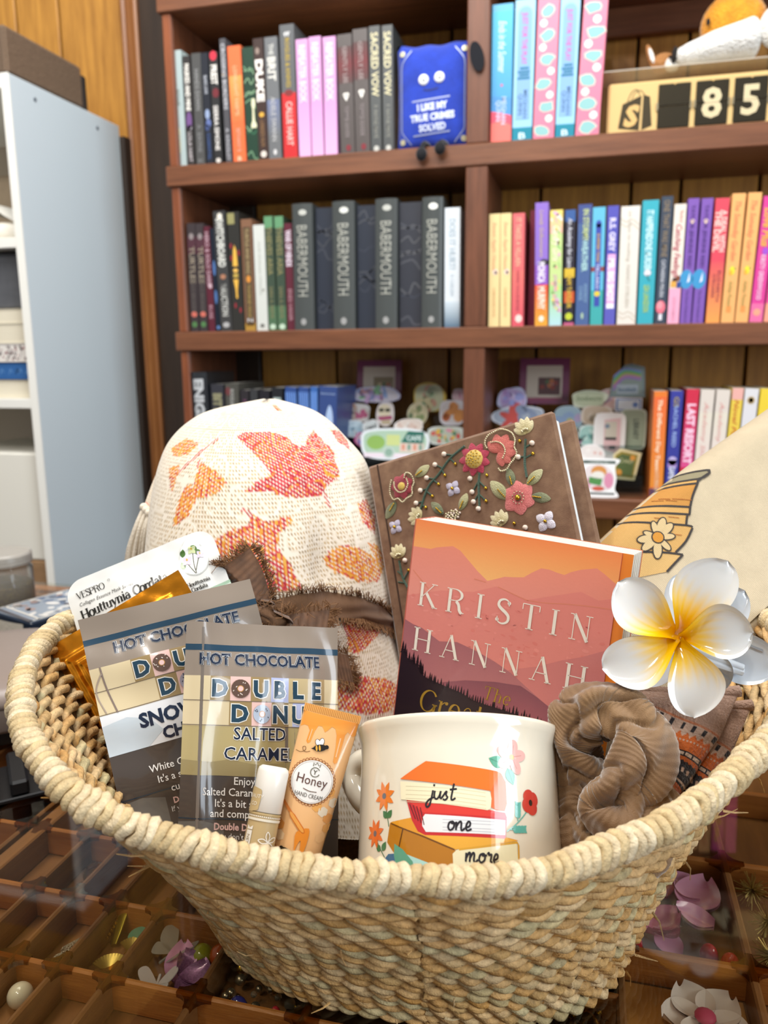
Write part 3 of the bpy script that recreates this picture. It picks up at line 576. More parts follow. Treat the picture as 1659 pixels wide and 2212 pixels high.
shelf_book('hardback_book', -.1255, .0150, .211, 0, Z2, '#7a1f38', [], [], 'maroon book pushed back in the dark gap beside the purple paperback', GM, yf=1.56)

# ================================================================== THINGS ON THE SHELVES
# ------------------------------------------------------------------ blue plush book
PLUSH = mat('blue_plush', '#1c3aa8', .85, nz=(40, .25), bump=('noise', 500, .6), sheen=.5)
pl = thing('plush_book', 'blue plush book with googly eyes and silver lettering sitting on the top shelf edge', 'plush toy', loc=(-.3025, 1.535, Z1))
def cushion(W, H, T, nu=18, nv=22, pw=4.0):
    def f(u, v, s):
        a, b = 2*u-1, 2*v-1
        e = max(0, (1-abs(a)**pw)*(1-abs(b)**pw))**.45
        wob = .0015*sin(9*a+3*b)+.0012*sin(7*b)
        return (W/2*a*(1-.03*(1-b*b))+0, s*T/2*e, H/2*b*(1-.035*(1-a*a))+H/2+wob)
    return f
f = cushion(.138, .182, .036)
m = MB(); m.grid(18, 22, lambda u, v: f(u, v, -1)); m.grid(18, 22, lambda u, v: f(u, v, 1)); m.build('body', PLUSH, pl, smooth='all')
p = P2(); SV = '#9fa8c4'
front = lambda x, y, l: (x, f(x/.138+.5, y/.182, -1)[1]-l-.0004, y)
for sx in (-1, 1):
    p.stroke([(sx*58, 35), (sx*58, 140)], 1.6, SV, 1, smooth=0); p.ell(sx*57, 166, 5, 5, '#c9c4a0', 2); p.ell(sx*57, 16, 5, 5, '#c9c4a0', 2)
    p.stroke([(sx*58, 140), (sx*55, 152), (sx*40, 170)], 1.6, SV, 1); p.stroke([(sx*58, 35), (sx*55, 28), (sx*40, 10)], 1.6, SV, 1)
p.stroke([(-38, 82), (32, 87)], 2.2, SV, 1, smooth=0); p.stroke([(-36, 24), (32, 29)], 2.2, SV, 1, smooth=0)
for i, (t, wd) in enumerate((('I LIKE MY', 56), ('TRUE CRIMES', 82), ('SOLVED', 50))):
    p.text(t, 0, 67-i*17.5, 11, '#c8d0e6', 2, bold=.05, al='C', width=wd, rot=.05)
p.stroke([(-16, 101), (-6, 99.5), (10, 102)], 1.8, '#10142c', 1)
p.build('lettering', pl, mat('silver_thread', 'Col', .35, metal=.25), fn=front, cut=(8, 8))
for x in (-.0165, .0125):
    e = MB().ball((0, 0, 0), .0095, '#e9e9ea', 16, 8, (1, .35, 1)); o = e.build('eye', INKG, pl, smooth=True); o.location = (x, front(x, .118, 0)[1], .1175 if x < 0 else .1195)
    q = MB().ball((0, 0, 0), .0022, '#15151a', 10, 6, (1, .4, 1)).build('pupil', INKG, o); q.location = (.001, -.0034, -.001)
BLK = mat('black_plush', '#0d0d12', .9, sheen=.3, bump=('noise', 300, .4))
for x, dz in ((-.014, -.014), (.020, -.006)):
    k = MB(); k.tube(spline([(x+.006, -.012, .006), (x+.003, -.036, .006), (x, -.047, dz+.008)], 5), .0045, 8); k.ball((x, -.048, dz-.001), .0105, None, 12, 8, (1, .75, 1.1))
    k.build('foot', BLK, pl, smooth=True)
k = MB(); k.extrude([(.008*cos(a)+.000, .026*sin(a)*(1 if sin(a) > 0 else .95)) for a in [2*pi*i/20 for i in range(20)]], .0012, '#0f1118', mtx=Matrix.Translation((.083, -.0375, .140)) @ Matrix.Rotation(radians(90), 4, 'X') @ Matrix.Rotation(radians(14), 4, 'Z') @ Matrix.Scale(1.5, 4, (1, 0, 0)))
k.tube([(.062, -.012, .150), (.07, -.025, .155), (.08, -.036, .162)], .0005, 5, '#cfcfd6')
k.build('hang_tag', mat('tag_black', 'Col', .65, spec=.2), pl)

# ------------------------------------------------------------------ flip counter
ck = thing('flip_counter', 'cream flip-number counter in a clear case with a shopping bag emblem', 'counter', loc=(.19, 1.565, Z1))
CREAM = mat('counter_cream', '#e4d2b0', .4)
MB().box(-.185, -.030, .002, .185, .03, .088, bev=.004).build('body', CREAM, ck)
cs = MB()
for x0, x1, y0, y1, z0, z1 in ((-.199, .199, -.039, -.0375, .0005, .106), (-.199, .199, .0375, .039, .0005, .106), (-.199, -.1975, -.0375, .0375, .0005, .106), (.1975, .199, -.0375, .0375, .0005, .106)): cs.box(x0, y0, z0, x1, y1, z1)
ce = MB().box(-.199, -.0392, .1038, .199, .039, .1060).box(-.1992, -.0392, .0005, -.1968, .039, .1038).box(.1968, -.0392, .0005, .1992, .039, .1038)
ce.build('case_rim', mat('acrylic_rim', '#e9e2d4', .12, alpha=.38, coat=.5), ck)
cs.build('clear_case', clear_mat('acrylic', '#fbf6ea', .05), ck)
BT_ = mat('flap_black', '#1b1b1c', .35)
for i, ch in enumerate(('', '8', '5', '4')):
    x0 = -.1015+.0605*i
    k = MB(); k.box(x0, -.0325, .009, x0+.052, -.0300, .0435, bev=.0012); k.box(x0, -.0325, .0442, x0+.052, -.0300, .0795, bev=.0012)
    fl = k.build('flap', BT_, ck)
    MB().box(x0-.0025, -.0332, .038, x0+.0005, -.030, .050).box(x0+.0515, -.0332, .038, x0+.0545, -.030, .050).build('hinge', mat('steel', '#b9b9b9', .3, metal=.9), fl)
    p = P2()
    p.poly([((x0+.026)*1000-3, 79.6), ((x0+.026)*1000+3, 79.6), ((x0+.026)*1000, 76.8)], '#e2caa2', 1)
    if ch:
        p.text(ch, (x0+.026)*1000, 22, 44, '#dfe0de', 1, bold=.03, al='C'); p.rect((x0+.004)*1000, 43.6, (x0+.048)*1000, 44.1, '#1b1b1c', 2)
    p.build('numeral', fl, INK, fn=lambda x, y, l: (x, -.0325-l, y))
p = P2(); dk = '#3f3d3a'
p.poly([(-166, 14), (-131, 9), (-129, 65), (-160, 53)], dk, 1); p.poly([(-127, 9), (-110, 15), (-115, 62), (-126, 66)], dk, 1)
p.stroke([(-152, 57), (-146, 70), (-138, 75), (-132, 66)], 1.4, dk, 1); p.stroke([(-145, 60), (-140, 70), (-131, 73), (-124, 65)], 1.2, dk, 1)
p.text('S', -147, 18, 31, '#e2caa2', 2, bold=.05, al='C', shear=.2)
p.build('emblem', ck, INK, fn=lambda x, y, l: (x, -.030-l, y))

# ------------------------------------------------------------------ crocheted animals on the counter
YEL = mat('yarn_orange', '#d08a1c', .9, nz=(60, .25), bump=('voronoi', 240, .9), sheen=.4)
WHT = mat('yarn_white', '#dcdad4', .9, nz=(60, .15), bump=('voronoi', 240, .9), sheen=.3)
YBLK = mat('yarn_black', '#17120f', .9); YBRN = mat('yarn_brown', '#9a6a3c', .9, bump=('voronoi', 240, .8))
def yarnball(name, m, par, c, r, sc=(1, 1, 1), rot=0, n=22):
    o = MB().ball((0, 0, 0), r, None, n, n*2//3, sc).build(name, m, par, smooth='all'); o.location = c; o.rotation_euler = (0, rot, 0); return o
zt = Z1+.1065
fx = thing('crochet_fox', 'big crocheted orange and white fox lying along the counter top', 'crocheted toy', loc=(.21, 1.566, zt))
yarnball('head', YEL, fx, (-.004, .004, .064), .054, (1.0, .62, 1.0))
MB().tube(spline([(.034, -.010, .040), (.016, -.012, .038), (-.020, -.012, .034), (-.055, -.012, .027), (-.084, -.012, .022)], 10), lambda t: .0345*sqrt(max(.02, 1-(2*max(0, .22-t)/.44)**2))*(1-.60*t**1.25), 22).ball((-.084, -.012, .022), .0135, None, 14, 8).build('muzzle', WHT, fx, smooth='all')
yarnball('nose', YBLK, fx, (-.098, -.015, .023), .009, (.55, .8, 1.5), .1)
yarnball('eye', YBLK, fx, (-.048, -.0235, .066), .0045, (.7, .5, 1.3))
yarnball('ear', YEL, fx, (.010, .0, .116), .018, (.9, .5, 1.2))
yarnball('body', YEL, fx, (.098, .003, .052), .056, (1.0, .6, .9))
yarnball('paw', WHT, fx, (.060, -.030, .046), .0300, (1, .6, 1.15))
sf = thing('crochet_puppy', 'small crocheted brown and white puppy head beside the big fox nose', 'crocheted toy', loc=(.093, 1.573, zt))
yarnball('head', YBRN, sf, (.004, .004, .018), .018, (1.2, .9, 1.0))
yarnball('face', WHT, sf, (.017, -.009, .0125), .0125, (1, .8, 1.0))
yarnball('ear', YBRN, sf, (-.018, 0, .030), .014, (.45, .35, 1.6), -.35); yarnball('inner_ear', WHT, sf, (-.0175, -.005, .031), .009, (.4, .2, 1.5), -.35)
yarnball('nose', YBLK, sf, (.029, -.012, .017), .0035); yarnball('eye', YBLK, sf, (.012, -.0205, .021), .0026)

# ------------------------------------------------------------------ die-cut stickers on stepped clear racks
ACR = clear_mat('rack_acrylic', '#eef2f2', .04)
def rack(x0, x1, label):
    r = thing('sticker_rack', label, 'rack', loc=((x0+x1)/2, 1.6, Z3)); W = (x1-x0)/2
    for k in range(5):
        y = -.055+.027*k; h = .012+.025*k
        MB().box(-W, y-.001, 0, W, y+.001, h+.028).build('upright_panel', ACR, r); MB().box(-W, y-.001-.026, h, W, y-.001, h+.002).build('step', ACR, r)
rack(-.525, -.245, 'clear stepped rack of stickers between the blue books and the divider')
rack(-.190, .100, 'clear stepped rack of stickers between the divider and the orange paperback')
STK = mat('sticker_gloss', 'Col', .25, coat=.4)
HOLO = mat('sticker_holographic', 'Col', .18, metal=.55, coat=.5)
def blob(w, h, seed, n=18, a=.10, sq=1.0):
    q = random.Random(seed); ph = [q.uniform(0, 6.3) for _ in range(3)]
    out = []
    for i in range(n):
        t = 2*pi*i/n; r = 1+a*sin(2*t+ph[0])*.6+a*sin(3*t+ph[1])*.5+a*sin(5*t+ph[2])*.35
        c, s = cos(t), sin(t)
        out.append((w/2*r*math.copysign(abs(c)**sq, c), h/2*r*math.copysign(abs(s)**sq, s)))
    return [(v.x, v.y) for v in spline([(a_, b_, 0) for a_, b_ in out], 3, True)]
def sticker(label, x, z, w, h, y, outline, art, base='#e6e6e4', group='stickers on the racks', tilt=0, holo=False, cat='sticker'):
    r = thing('sticker', label, cat, group=group)
    r.location = (x, y, z-h/2); r.rotation_euler = (radians(-8), radians(tilt), 0)
    pts = outline(w*1000, h*1000) if callable(outline) else outline
    MB().extrude([(a*.001, b*.001+h/2) for a, b in pts], .0009, base, mtx=Matrix.Rotation(radians(90), 4, 'X')).build('backing', HOLO if holo else STK, r)
    p = P2(); art(p, w*1000, h*1000)
    p.build('sticker_print', r, HOLO if holo else STK, fn=lambda a, b, l: (a, -.0009-l, b+h/2))
RR = lambda k=.55: (lambda w, h: blob(w, h, 1, 24, 0, k))
def BB(seed, a=.1, sq=.8): return lambda w, h: blob(w, h, seed, 18, a, sq)
def patches(cols, seed, n=16, sc=.14):
    def f(p, w, h):
        q = random.Random(seed); p.poly(blob(w*.9, h*.88, seed+40, 18, .06, .75), cols[0], 0)
        for _ in range(n):
            a = q.uniform(0, 6.28); rr = sqrt(q.random())*.36
            p.ell(w*rr*cos(a), h*rr*sin(a), w*sc*q.uniform(.5, 1.1), h*sc*q.uniform(.6, 1.3), q.choice(cols[1:]), 1+_ % 3, rot=q.uniform(0, 3), n=12)
    return f
def card(c2, seed):
    def f(p, w, h):
        p.rect(-w/2, -h/2, w/2, h/2, '#7a3a5a', 0); p.rect(-w*.36, -h*.42, w*.36, h*.34, '#cdbfae', 1)
        q = random.Random(seed); p.poly(blob(w*.5, h*.42, seed, 16, .05, .6), c2, 2) if False else p.rect(-w*.12, -h*.30, w*.32, h*.08, c2, 2)
        for _ in range(7): p.ell(q.uniform(-.05, .25)*w, q.uniform(-.25, .02)*h, w*.05, h*.05, q.choice(('#c8784a', '#8a3a34', '#c9b088', '#5a6a4a', '#d8a0a0')), 3, n=10)
        p.rect(-w*.36, -h*.42, w*.36, -h*.36, '#9a4a66', 2)
    return f
rect_o = lambda w, h: [(-w/2, -h/2), (w/2, -h/2), (w/2, h/2), (-w/2, h/2)]
def skel(p, w, h):
    p.ell(-w*.05, h*.14, w*.34, h*.28, '#d9cdb0', 1); p.rect(-w*.34, h*.10, -w*.08, h*.24, '#2a3020', 2); p.rect(0, h*.10, w*.26, h*.24, '#2a3020', 2)
    p.poly([(-w*.42, -h*.12), (w*.34, -h*.06), (w*.4, -h*.22), (-w*.3, -h*.28)], '#a04a6a', 2); p.rect(-w*.2, -h*.45, w*.3, -h*.25, '#b5a58a', 1)
def bus(p, w, h):
    p.poly(blob(w*.92, h*.86, 8, 18, .04, .6), '#a9c4ae', 0); p.ell(-w*.28, h*.04, w*.14, h*.22, '#8ab05a', 1); p.rect(-w*.12, -h*.05, w*.08, h*.28, '#c4cf8a', 1)
    p.poly([(w*.10, h*.05), (w*.42, h*.02), (w*.44, h*.38), (w*.2, h*.40)], '#2f6a5e', 2); p.text('CAFE', w*.29, h*.12, h*.14, '#c9dcd8', 4, bold=.03, al='C')
    p.rect(w*.08, -h*.24, w*.44, h*.03, '#d8c4b8', 2)
    for k in range(4): p.rect(w*(.11+.085*k), -h*.18, w*(.16+.085*k), h*.0, '#7a9a8a' if k % 2 else '#d0907a', 3)
    p.ell(-w*.08, -h*.26, w*.09, h*.17, '#b9c8c0', 3); p.ell(-w*.08, -h*.26, w*.06, h*.12, '#8aa898', 4); p.rect(-w*.46, -h*.42, w*.44, -h*.28, '#e3d6e0', 1)
def script(t, c, bg): return lambda p, w, h: (p.poly(blob(w*.9, h*.85, 5, 16, .05, .7), bg, 0), p.text(t, 0, -h*.12, h*.3, c, 1, bold=.02, shear=.25, al='C', width=w*.7))
def fridge(p, w, h):
    p.rect(-w*.44, -h*.47, w*.42, h*.47, '#e4dfdc', 0); p.poly([(-w*.18, -h*.3), (w*.34, -h*.42), (w*.34, h*.38), (-w*.18, h*.34)], '#d8b4b4', 1); p.rect(-w*.14, -h*.05, w*.22, h*.3, '#c9c2b2', 2)
    p.rect(-w*.14, -h*.1, w*.22, -h*.04, '#2f2f30', 3); p.ell(-w*.08, h*.2, w*.08, h*.05, '#7a8a9a', 3); p.rect(w*.0, -h*.3, w*.2, -h*.22, '#5a5a5a', 3)
def jar(p, w, h):
    p.rect(-w*.42, h*.36, w*.42, h*.44, '#4a5a54', 1); p.text('reading jar', 0, h*.375, h*.05, '#cfd6d0', 2, al='C', width=w*.5)
    p.poly(blob(w*.76, h*.66, 9, 16, .05, .7), '#d9cfd0', 0); p.ell(0, h*.16, w*.2, h*.15, '#c98a4a', 2); p.ell(-w*.02, h*.07, w*.17, h*.1, '#dcd8cf', 3); p.poly([(-w*.24, h*.02), (w*.1, -h*.02), (w*.06, -h*.2), (-w*.26, -h*.14)], '#4f8a4c', 3)
    p.ell(w*.26, -h*.06, w*.12, h*.2, '#cf8aa4', 2); p.ell(-w*.3, -h*.16, w*.1, h*.14, '#d59ab2', 2); p.ell(0, -h*.27, w*.16, h*.06, '#c05a48', 3); p.rect(-w*.42, -h*.42, w*.42, -h*.37, '#3c4644', 1)
jar_o = lambda w, h: [(v.x, v.y) for v in spline([(-w*.5, h*.40, 0), (-w*.44, h*.49, 0), (w*.44, h*.49, 0), (w*.5, h*.40, 0), (w*.40, h*.28, 0), (w*.45, 0, 0), (w*.42, -h*.28, 0), (w*.5, -h*.40, 0), (w*.44, -h*.49, 0), (-w*.44, -h*.49, 0), (-w*.5, -h*.40, 0), (-w*.42, -h*.28, 0), (-w*.45, 0, 0), (-w*.40, h*.28, 0)], 3, True)]
def coffin(p, w, h):
    p.poly([(-w*.40, h*.28), (-w*.2, h*.4), (w*.38, h*.3), (w*.24, -h*.42), (-w*.36, -h*.36)], '#8a7a34', 1); p.poly([(-w*.34, h*.22), (-w*.16, h*.32), (w*.3, h*.24), (w*.2, -h*.34), (-w*.3, -h*.3)], '#4f5f38', 2)
    p.text('Creepy', -w*.02, h*.05, h*.14, '#b9b48a', 3, shear=.2, al='C', width=w*.5); p.ell(-w*.25, -h*.25, w*.1, h*.1, '#c98a3a', 3); p.ell(w*.2, h*.2, w*.09, h*.08, '#c98a3a', 3)
cof_o = lambda w, h: [(-w*.48, h*.30), (-w*.24, h*.49), (w*.5, h*.36), (w*.30, -h*.49), (-w*.44, -h*.45)]
def leafy(p, w, h):
    cols = ['#a48ac8', '#c88ab4', '#a8b85a', '#6ab88a', '#8a9ad8']
    p.poly([(-w*.42, -h*.4), (-w*.3, h*.1), (0, h*.42), (w*.4, h*.3), (w*.42, -h*.4)], '#9aa8a0', 0)
    for i, c in enumerate(cols): p.stroke([(-w*.4, -h*(.3-.1*i)), (-w*.1, h*(.06+.07*i)), (w*.36, h*(.02+.06*i))], h*.06, c, 1)
    p.rect(-w*.3, -h*.4, w*.3, -h*.12, '#b9c4cc', 2); p.text('bookish', 0, -h*.33, h*.12, '#4a6a84', 3, al='C', width=w*.5, bold=.02)
leaf_o = lambda w, h: [(-w*.5, -h*.5), (-w*.42, h*.05), (-w*.1, h*.46), (w*.1, h*.5), (w*.46, h*.4), (w*.5, -h*.5)]
SL, SR = 'stickers on the rack beside the blue books', 'stickers on the rack beside the orange paperback'
P_ = ['#d5d0da', '#b9a4d0', '#8aa4d0', '#cf9a9a', '#86b88a', '#c9a8cc']
sticker('purple-bordered print standing behind the other stickers, next to the blue books', -.451, 1.152, .100, .086, 1.675, rect_o, card('#8a7a5a', 3), '#7a3a5a', SL, cat='card')
sticker('lavender cloud-shaped sticker below the purple-bordered print', -.450, 1.122, .102, .036, 1.648, BB(3, .08), patches(P_, 7, 22), '#c4c4e0', SL)
sticker('white squarish sticker with orange and pink picture, under the lavender cloud one', -.487, 1.085, .052, .038, 1.628, BB(1, .03, .55), patches(['#dfd8d0', '#d88a6a', '#c86a8a', '#c9b4a4', '#d0a080'], 2, 9, .2), '#ecebe8', SL, tilt=6)
sticker('sticker of a skeleton in sunglasses with a pink scarf', -.418, 1.084, .040, .048, 1.602, BB(6, .06), skel, '#d8cfcc', SL)
sticker('round beige and green sticker in the middle of the rack', -.351, 1.084, .044, .048, 1.612, BB(2, .0, 1), patches(['#d0c8a4', '#8a9a6a', '#b0ac84', '#cfc4a0', '#6a7a5a'], 11, 12), '#e0dcc0', SL)
sticker('sticker with a yellow rim and pale green houses', -.332, 1.117, .069, .061, 1.640, BB(9, .07), patches(['#c9cfae', '#7aa07a', '#cfa08a', '#b9c4a4', '#d8d0a4'], 13, 16), '#d0b23a', SL)
sticker('pale blue cloud sticker at the end of the rack by the blue books', -.491, 1.052, .060, .036, 1.603, BB(12, .1), patches(['#c4d8e0', '#a4c4d4', '#d8e2e6', '#b4ccd8'], 15, 10), '#e2eaee', SL)
sticker('black and white script sticker beside the sunglasses skeleton', -.442, 1.058, .034, .030, 1.592, BB(4, .05), script('read', '#2a2c30', '#c4cac9'), '#e6e6e6', SL, tilt=-18)
sticker('cream blob sticker in front of the round beige one', -.364, 1.062, .059, .028, 1.592, BB(14, .09), patches(['#e0d2c8', '#d8c0b4', '#e4dcd4', '#cfb4a8'], 17, 9), '#ece6e2', SL)
sticker('large green cafe bus sticker in front', -.389, 1.026, .141, .067, 1.562, BB(8, .04, .6), bus, '#dfe6ea', SL)
sticker('white sticker with a big orange shape, against the divider', -.280, 1.087, .050, .053, 1.620, BB(1, .04, .5), patches(['#d8d4d8', '#d89048', '#dc9a58', '#d28a44', '#c4683a'], 4, 6, .22), '#e2e0ea', SL)
sticker('small pink sticker at the top by the divider', -.270, 1.122, .028, .026, 1.650, BB(16, .1), patches(['#d8b0c0', '#c98aa4', '#e0c4d0'], 19, 6), '#e8dce4', SL)
sticker('flower-strewn strip sticker low by the divider', -.286, 1.043, .074, .038, 1.582, BB(1, .03, .5), patches(['#b4bcae', '#c86a5a', '#d8b04a', '#6a9a7a', '#c8504a', '#d890a8'], 21, 18, .09), '#cfd6d2', SL)
sticker('shiny pink-edged holographic sticker lying aslant', -.462, 1.030, .046, .028, 1.575, BB(1, .03, .5), patches(['#c8b0c4', '#c84a9a', '#7a6ae0', '#d0c0c8'], 23, 8), '#c85a9a', SL, tilt=32, holo=True)
sticker('purple-bordered print standing behind the other stickers, next to the divider', -.097, 1.150, .101, .094, 1.675, rect_o, card('#5a3a3c', 5), '#7a3a5a', SR, cat='card')
sticker('lilac ghostly sticker beside the divider', -.159, 1.114, .057, .049, 1.648, BB(18, .1), patches(['#bda8d0', '#a890c8', '#c8b8dc', '#b08ac0', '#9aa0d8'], 25, 12), '#c4c8e6', SR)
sticker('blue and red curved sticker low beside the divider', -.143, 1.081, .107, .040, 1.620, BB(20, .08), patches(['#a9b4c4', '#c8504a', '#8a98b4', '#c4ccd8'], 27, 9, .2), '#dfe4ee', SR)
sticker('holographic arched sticker at the top, nearest the orange paperback', .067, 1.152, .068, .066, 1.650, leaf_o, leafy, '#8a9a9a', SR, holo=True)
sticker('pale green leafy sticker with script in the middle', -.006, 1.116, .069, .034, 1.640, BB(22, .12), script('bookworm', '#7a8a6a', '#bcc4a4'), '#d3d8c0', SR)
sticker('rosy round-topped sticker behind the blue label sticker', .036, 1.116, .050, .040, 1.648, BB(24, .05), patches(['#d8b0a8', '#c08a94', '#dcc0b8', '#b89aa8'], 29, 8), '#e0cac4', SR)
sticker('white label sticker with a blue frame', .070, 1.105, .051, .027, 1.635, rect_o, lambda p, w, h: (p.rect(-w*.46, -h*.42, w*.46, h*.42, '#4a6aa4', 1), p.rect(-w*.40, -h*.34, w*.40, h*.34, '#d0d8e0', 2), p.ell(w*.25, 0, h*.2, h*.2, '#5a7ab4', 3)), '#e6e9ee', SR)
sticker('tall sage green sticker with a dark upright title', .080, 1.058, .050, .080, 1.620, BB(1, .02, .35), lambda p, w, h: (p.poly(blob(w*.9, h*.94, 1, 20, .01, .4), '#9aa890', 0), p.text('LIBRARY', w*.02, 0, w*.2, '#3f4a40', 1, rot=-pi/2, al='C', width=h*.5, bold=.02)), '#c4ccb8', SR)
sticker('white and pink window-shaped sticker in the middle of the rack', .036, 1.047, .060, .090, 1.600, BB(1, .02, .4), fridge, '#ece9e6', SR)
sticker('small teal sticker beside the white and pink window one', -.005, 1.045, .034, .043, 1.610, BB(1, .03, .5), patches(['#9ac0b8', '#6a9a94', '#3f6a64', '#b4d0c8'], 31, 6, .16), '#cfe0dc', SR)
sticker('round white sticker with pale flowers, above the jar sticker', .002, 1.008, .054, .047, 1.580, BB(2, .01, 1), patches(['#e0d8d4', '#d8b0a8', '#cfc4a8', '#e8e2de'], 33, 9, .09), '#ebe7e6', SR)
sticker('gold and green coffin-shaped sticker', .069, .996, .053, .062, 1.560, cof_o, coffin, '#cdbf94', SR)
sticker('pale holographic disc sticker behind the velvet journal corner', -.045, 1.076, .058, .052, 1.630, BB(26, .04), patches(['#a9c4d4', '#c4c88a', '#9ab4d8', '#c0b0d4'], 35, 9, .2), '#b4ccd8', SR, holo=True)
sticker('peach mug-shaped sticker behind the small teal one', .010, 1.084, .061, .040, 1.630, BB(28, .06, .7), patches(['#cdb8a0', '#c89a84', '#d8c8b4', '#b8a890'], 37, 7), '#dfd2c4', SR)
sticker('dark crescent sticker with pink tip, beside the velvet journal', -.033, 1.010, .034, .095, 1.598, BB(30, .08), patches(['#4a443c', '#c07aa8', '#c88a4a', '#2a2824', '#8a7a6a'], 39, 9, .2), '#d6cfc6', SR)
sticker('white jar-shaped sticker of a cat with a green book, at the shelf front', .018, .9755, .071, .074, 1.512, jar_o, jar, '#ecebea', SR)

# ------------------------------------------------------------------ white shelving unit beside the panelled wall
LAM = mat('white_laminate_shaded', '#c6d1d6', .42); LAMF = mat('white_laminate_edge', '#e9e7df', .4)  # blue-grey of the side panels is shade put into the white laminate
cb = thing('shelving_unit', 'white laminate shelving unit standing beside the bookcase casing', 'shelving unit', loc=(-1.06, 1.345, 0))
MB().box(-.016, .002, 0, 0, .355, 1.718, bev=.001).build('side_panel', LAM, cb)
MB().box(-.0165, -.001, 0, .0003, .002, 1.7185).build('edge_strip', LAMF, cb)
for z, h in ((1.693, .025), (1.412, .019), (1.106, .019), (.60, .019), (.06, .019)): MB().box(-.62, .0, z, -.016, .35, z+h, bev=.001).build('shelf', LAMF, cb)
MB().box(-.62, .343, .08, -.016, .352, 1.693).build('back_panel', mat('unit_back', '#b9ab98', .6), cb)
MB().box(-.636, 0, 0, -.62, .355, 1.718).build('side_panel', LAM, cb)
for y in (.07, .27): MB().lathe([(0, .0012), (.0038, .0010), (.0042, 0)], 12, mtx=Matrix.Translation((0, y, 1.692)) @ Matrix.Rotation(radians(90), 4, 'Y')).build('screw_cap', mat('screw_grey', '#59626a', .4), cb)
MB().box(.001, .352, .0, .0135, .388, 1.695).build('back_strip', mat('back_strip_dark', '#2b2018', .7), cb)  # thin dark-brown strip behind the side panel
bn = thing('storage_bin', 'brown woven storage bin on top of the white shelving unit', 'bin', loc=(-1.07, 1.345, 1.7186))
WEAVE = mat('bin_weave', '#6e5946', .8, nz=(200, .35), bump=('wave', 90, .8), stretch=(1, 1, 3))
MB().box(-.34, .005, 0, .006, .235, .084, bev=.006).build('body', WEAVE, bn); MB().box(-.32, .236, 0, .004, .252, .07, bev=.003).build('handle_flap', mat('bin_dark', '#2a2019', .8), bn)
# stacks inside the unit
def flat_book(name, label, loc, w, d, h, col, cat='book', art=None, rot=0, page='#dcd3bd', group='books lying in the white unit'):
    r = thing(name, label, cat, loc=loc, group=group); r.rotation_euler = (0, 0, rot)
    MB().box(-w/2, 0, 0, w/2, d, .0012, col).box(-w/2, 0, h-.0012, w/2, d, h, col).box(-w/2, d-.0012, 0, w/2, d, h, col).build('cover', COVER, r)
    MB().box(-w/2+.001, .0012, .0012, w/2-.001, d-.0015, h-.0012, page).build('page_block', mat('page_edges_plain', 'Col', .8, nz=(200, .08), stretch=(.02, .02, 1)), r)
    if art: p = P2(); art(p, w*1000, h*1000); p.build('edge_print', r, INK, fn=lambda x, y, l: (x, .0012-l, y))
zz = 1.1252
def sprig(p, w, h):
    q = random.Random(2); p.rect(-w*.49, 1, w*.49, h-1, '#dcd6cf', 0)
    for _ in range(60): p.ell(q.uniform(-.48, .48)*w, q.uniform(.12, .88)*h, q.uniform(1, 3.4), q.uniform(1, 3), q.choice(('#6a4248', '#8a5a5e', '#b08a86', '#4a3238')), 1, n=8)
    for _ in range(9): x = q.uniform(-.45, .45)*w; p.stroke([(x, 2), (x+8, h*.5), (x+4, h-3)], .9, '#4a3238', 1)
def waves(p, w, h):
    p.rect(-w*.49, 1, w*.49, h-1, '#2f5f9a', 0); q = random.Random(5)
    for _ in range(8): x = q.uniform(-.45, .45)*w; p.stroke([(x, h*.3), (x+4, h*.6), (x+8, h*.4)], 2, '#5a86b8', 1)
flat_book('paperback_book', 'cream-edged book at the bottom of the stack in the white unit', (-1.155, 1.362, zz), .14, .21, .037, '#d0c8b4')
flat_book('paperback_book', 'blue-edged book with pale swirls in the white unit', (-1.150, 1.360, zz+.0375), .145, .21, .034, '#27507f', art=waves)
flat_book('paperback_book', 'book with dark blossom sprigs on its white page edges in the white unit', (-1.152, 1.358, zz+.072), .14, .21, .036, '#cfc9c2', art=sprig)
flat_book('paperback_book', 'cream-edged book resting on the blossom-edged one in the white unit', (-1.153, 1.360, zz+.1085), .138, .21, .038, '#d8d0bc')
flat_book('paperback_book', 'topmost cream-edged book in the white unit', (-1.155, 1.362, zz+.147), .14, .21, .028, '#d2cab6')
wb = thing('folded_cloth', 'folded cream cloth on the upper shelf of the white unit', 'cloth', loc=(-1.17, 1.40, 1.4312)); MB().grid(10, 6, lambda u, v: (-.09+.18*u, -.03+.2*v, .034+.050*sin(pi*min(1, .3+u*.8))), '#e8e4da').box(-.09, -.03, 0, .09, .17, .034, '#e2dccf', bev=.01).build('cloth', mat('cream_cloth', 'Col', .8, nz=(40, .08)), wb, smooth=True)
bx = thing('cardboard_box', 'tan cardboard box behind the cream cloth in the white unit', 'box', loc=(-1.20, 1.575, 1.4312)); MB().box(-.11, 0, 0, .11, .11, .17, bev=.003).build('carton', mat('tan_card', '#b39f86', .7, nz=(30, .1)), bx)
bx = thing('storage_box', 'white storage box on the lower part of the white unit', 'box', loc=(-1.19, 1.36, .79)); MB().box(-.17, 0, 0, .105, .28, .224, bev=.003).build('carton', mat('white_card', '#e2ded2', .55), bx)
bx = thing('wooden_crate', 'small wooden crate under the white storage box in the unit', 'crate', loc=(-1.19, 1.36, .6195)); MB().box(-.10, 0, 0, .105, .26, .17, bev=.004).build('crate_body', mat('pale_wood', '#a98660', .5, nz=(6, .5), col2='#7d5c3e', stretch=(1, 1, 4)), bx)
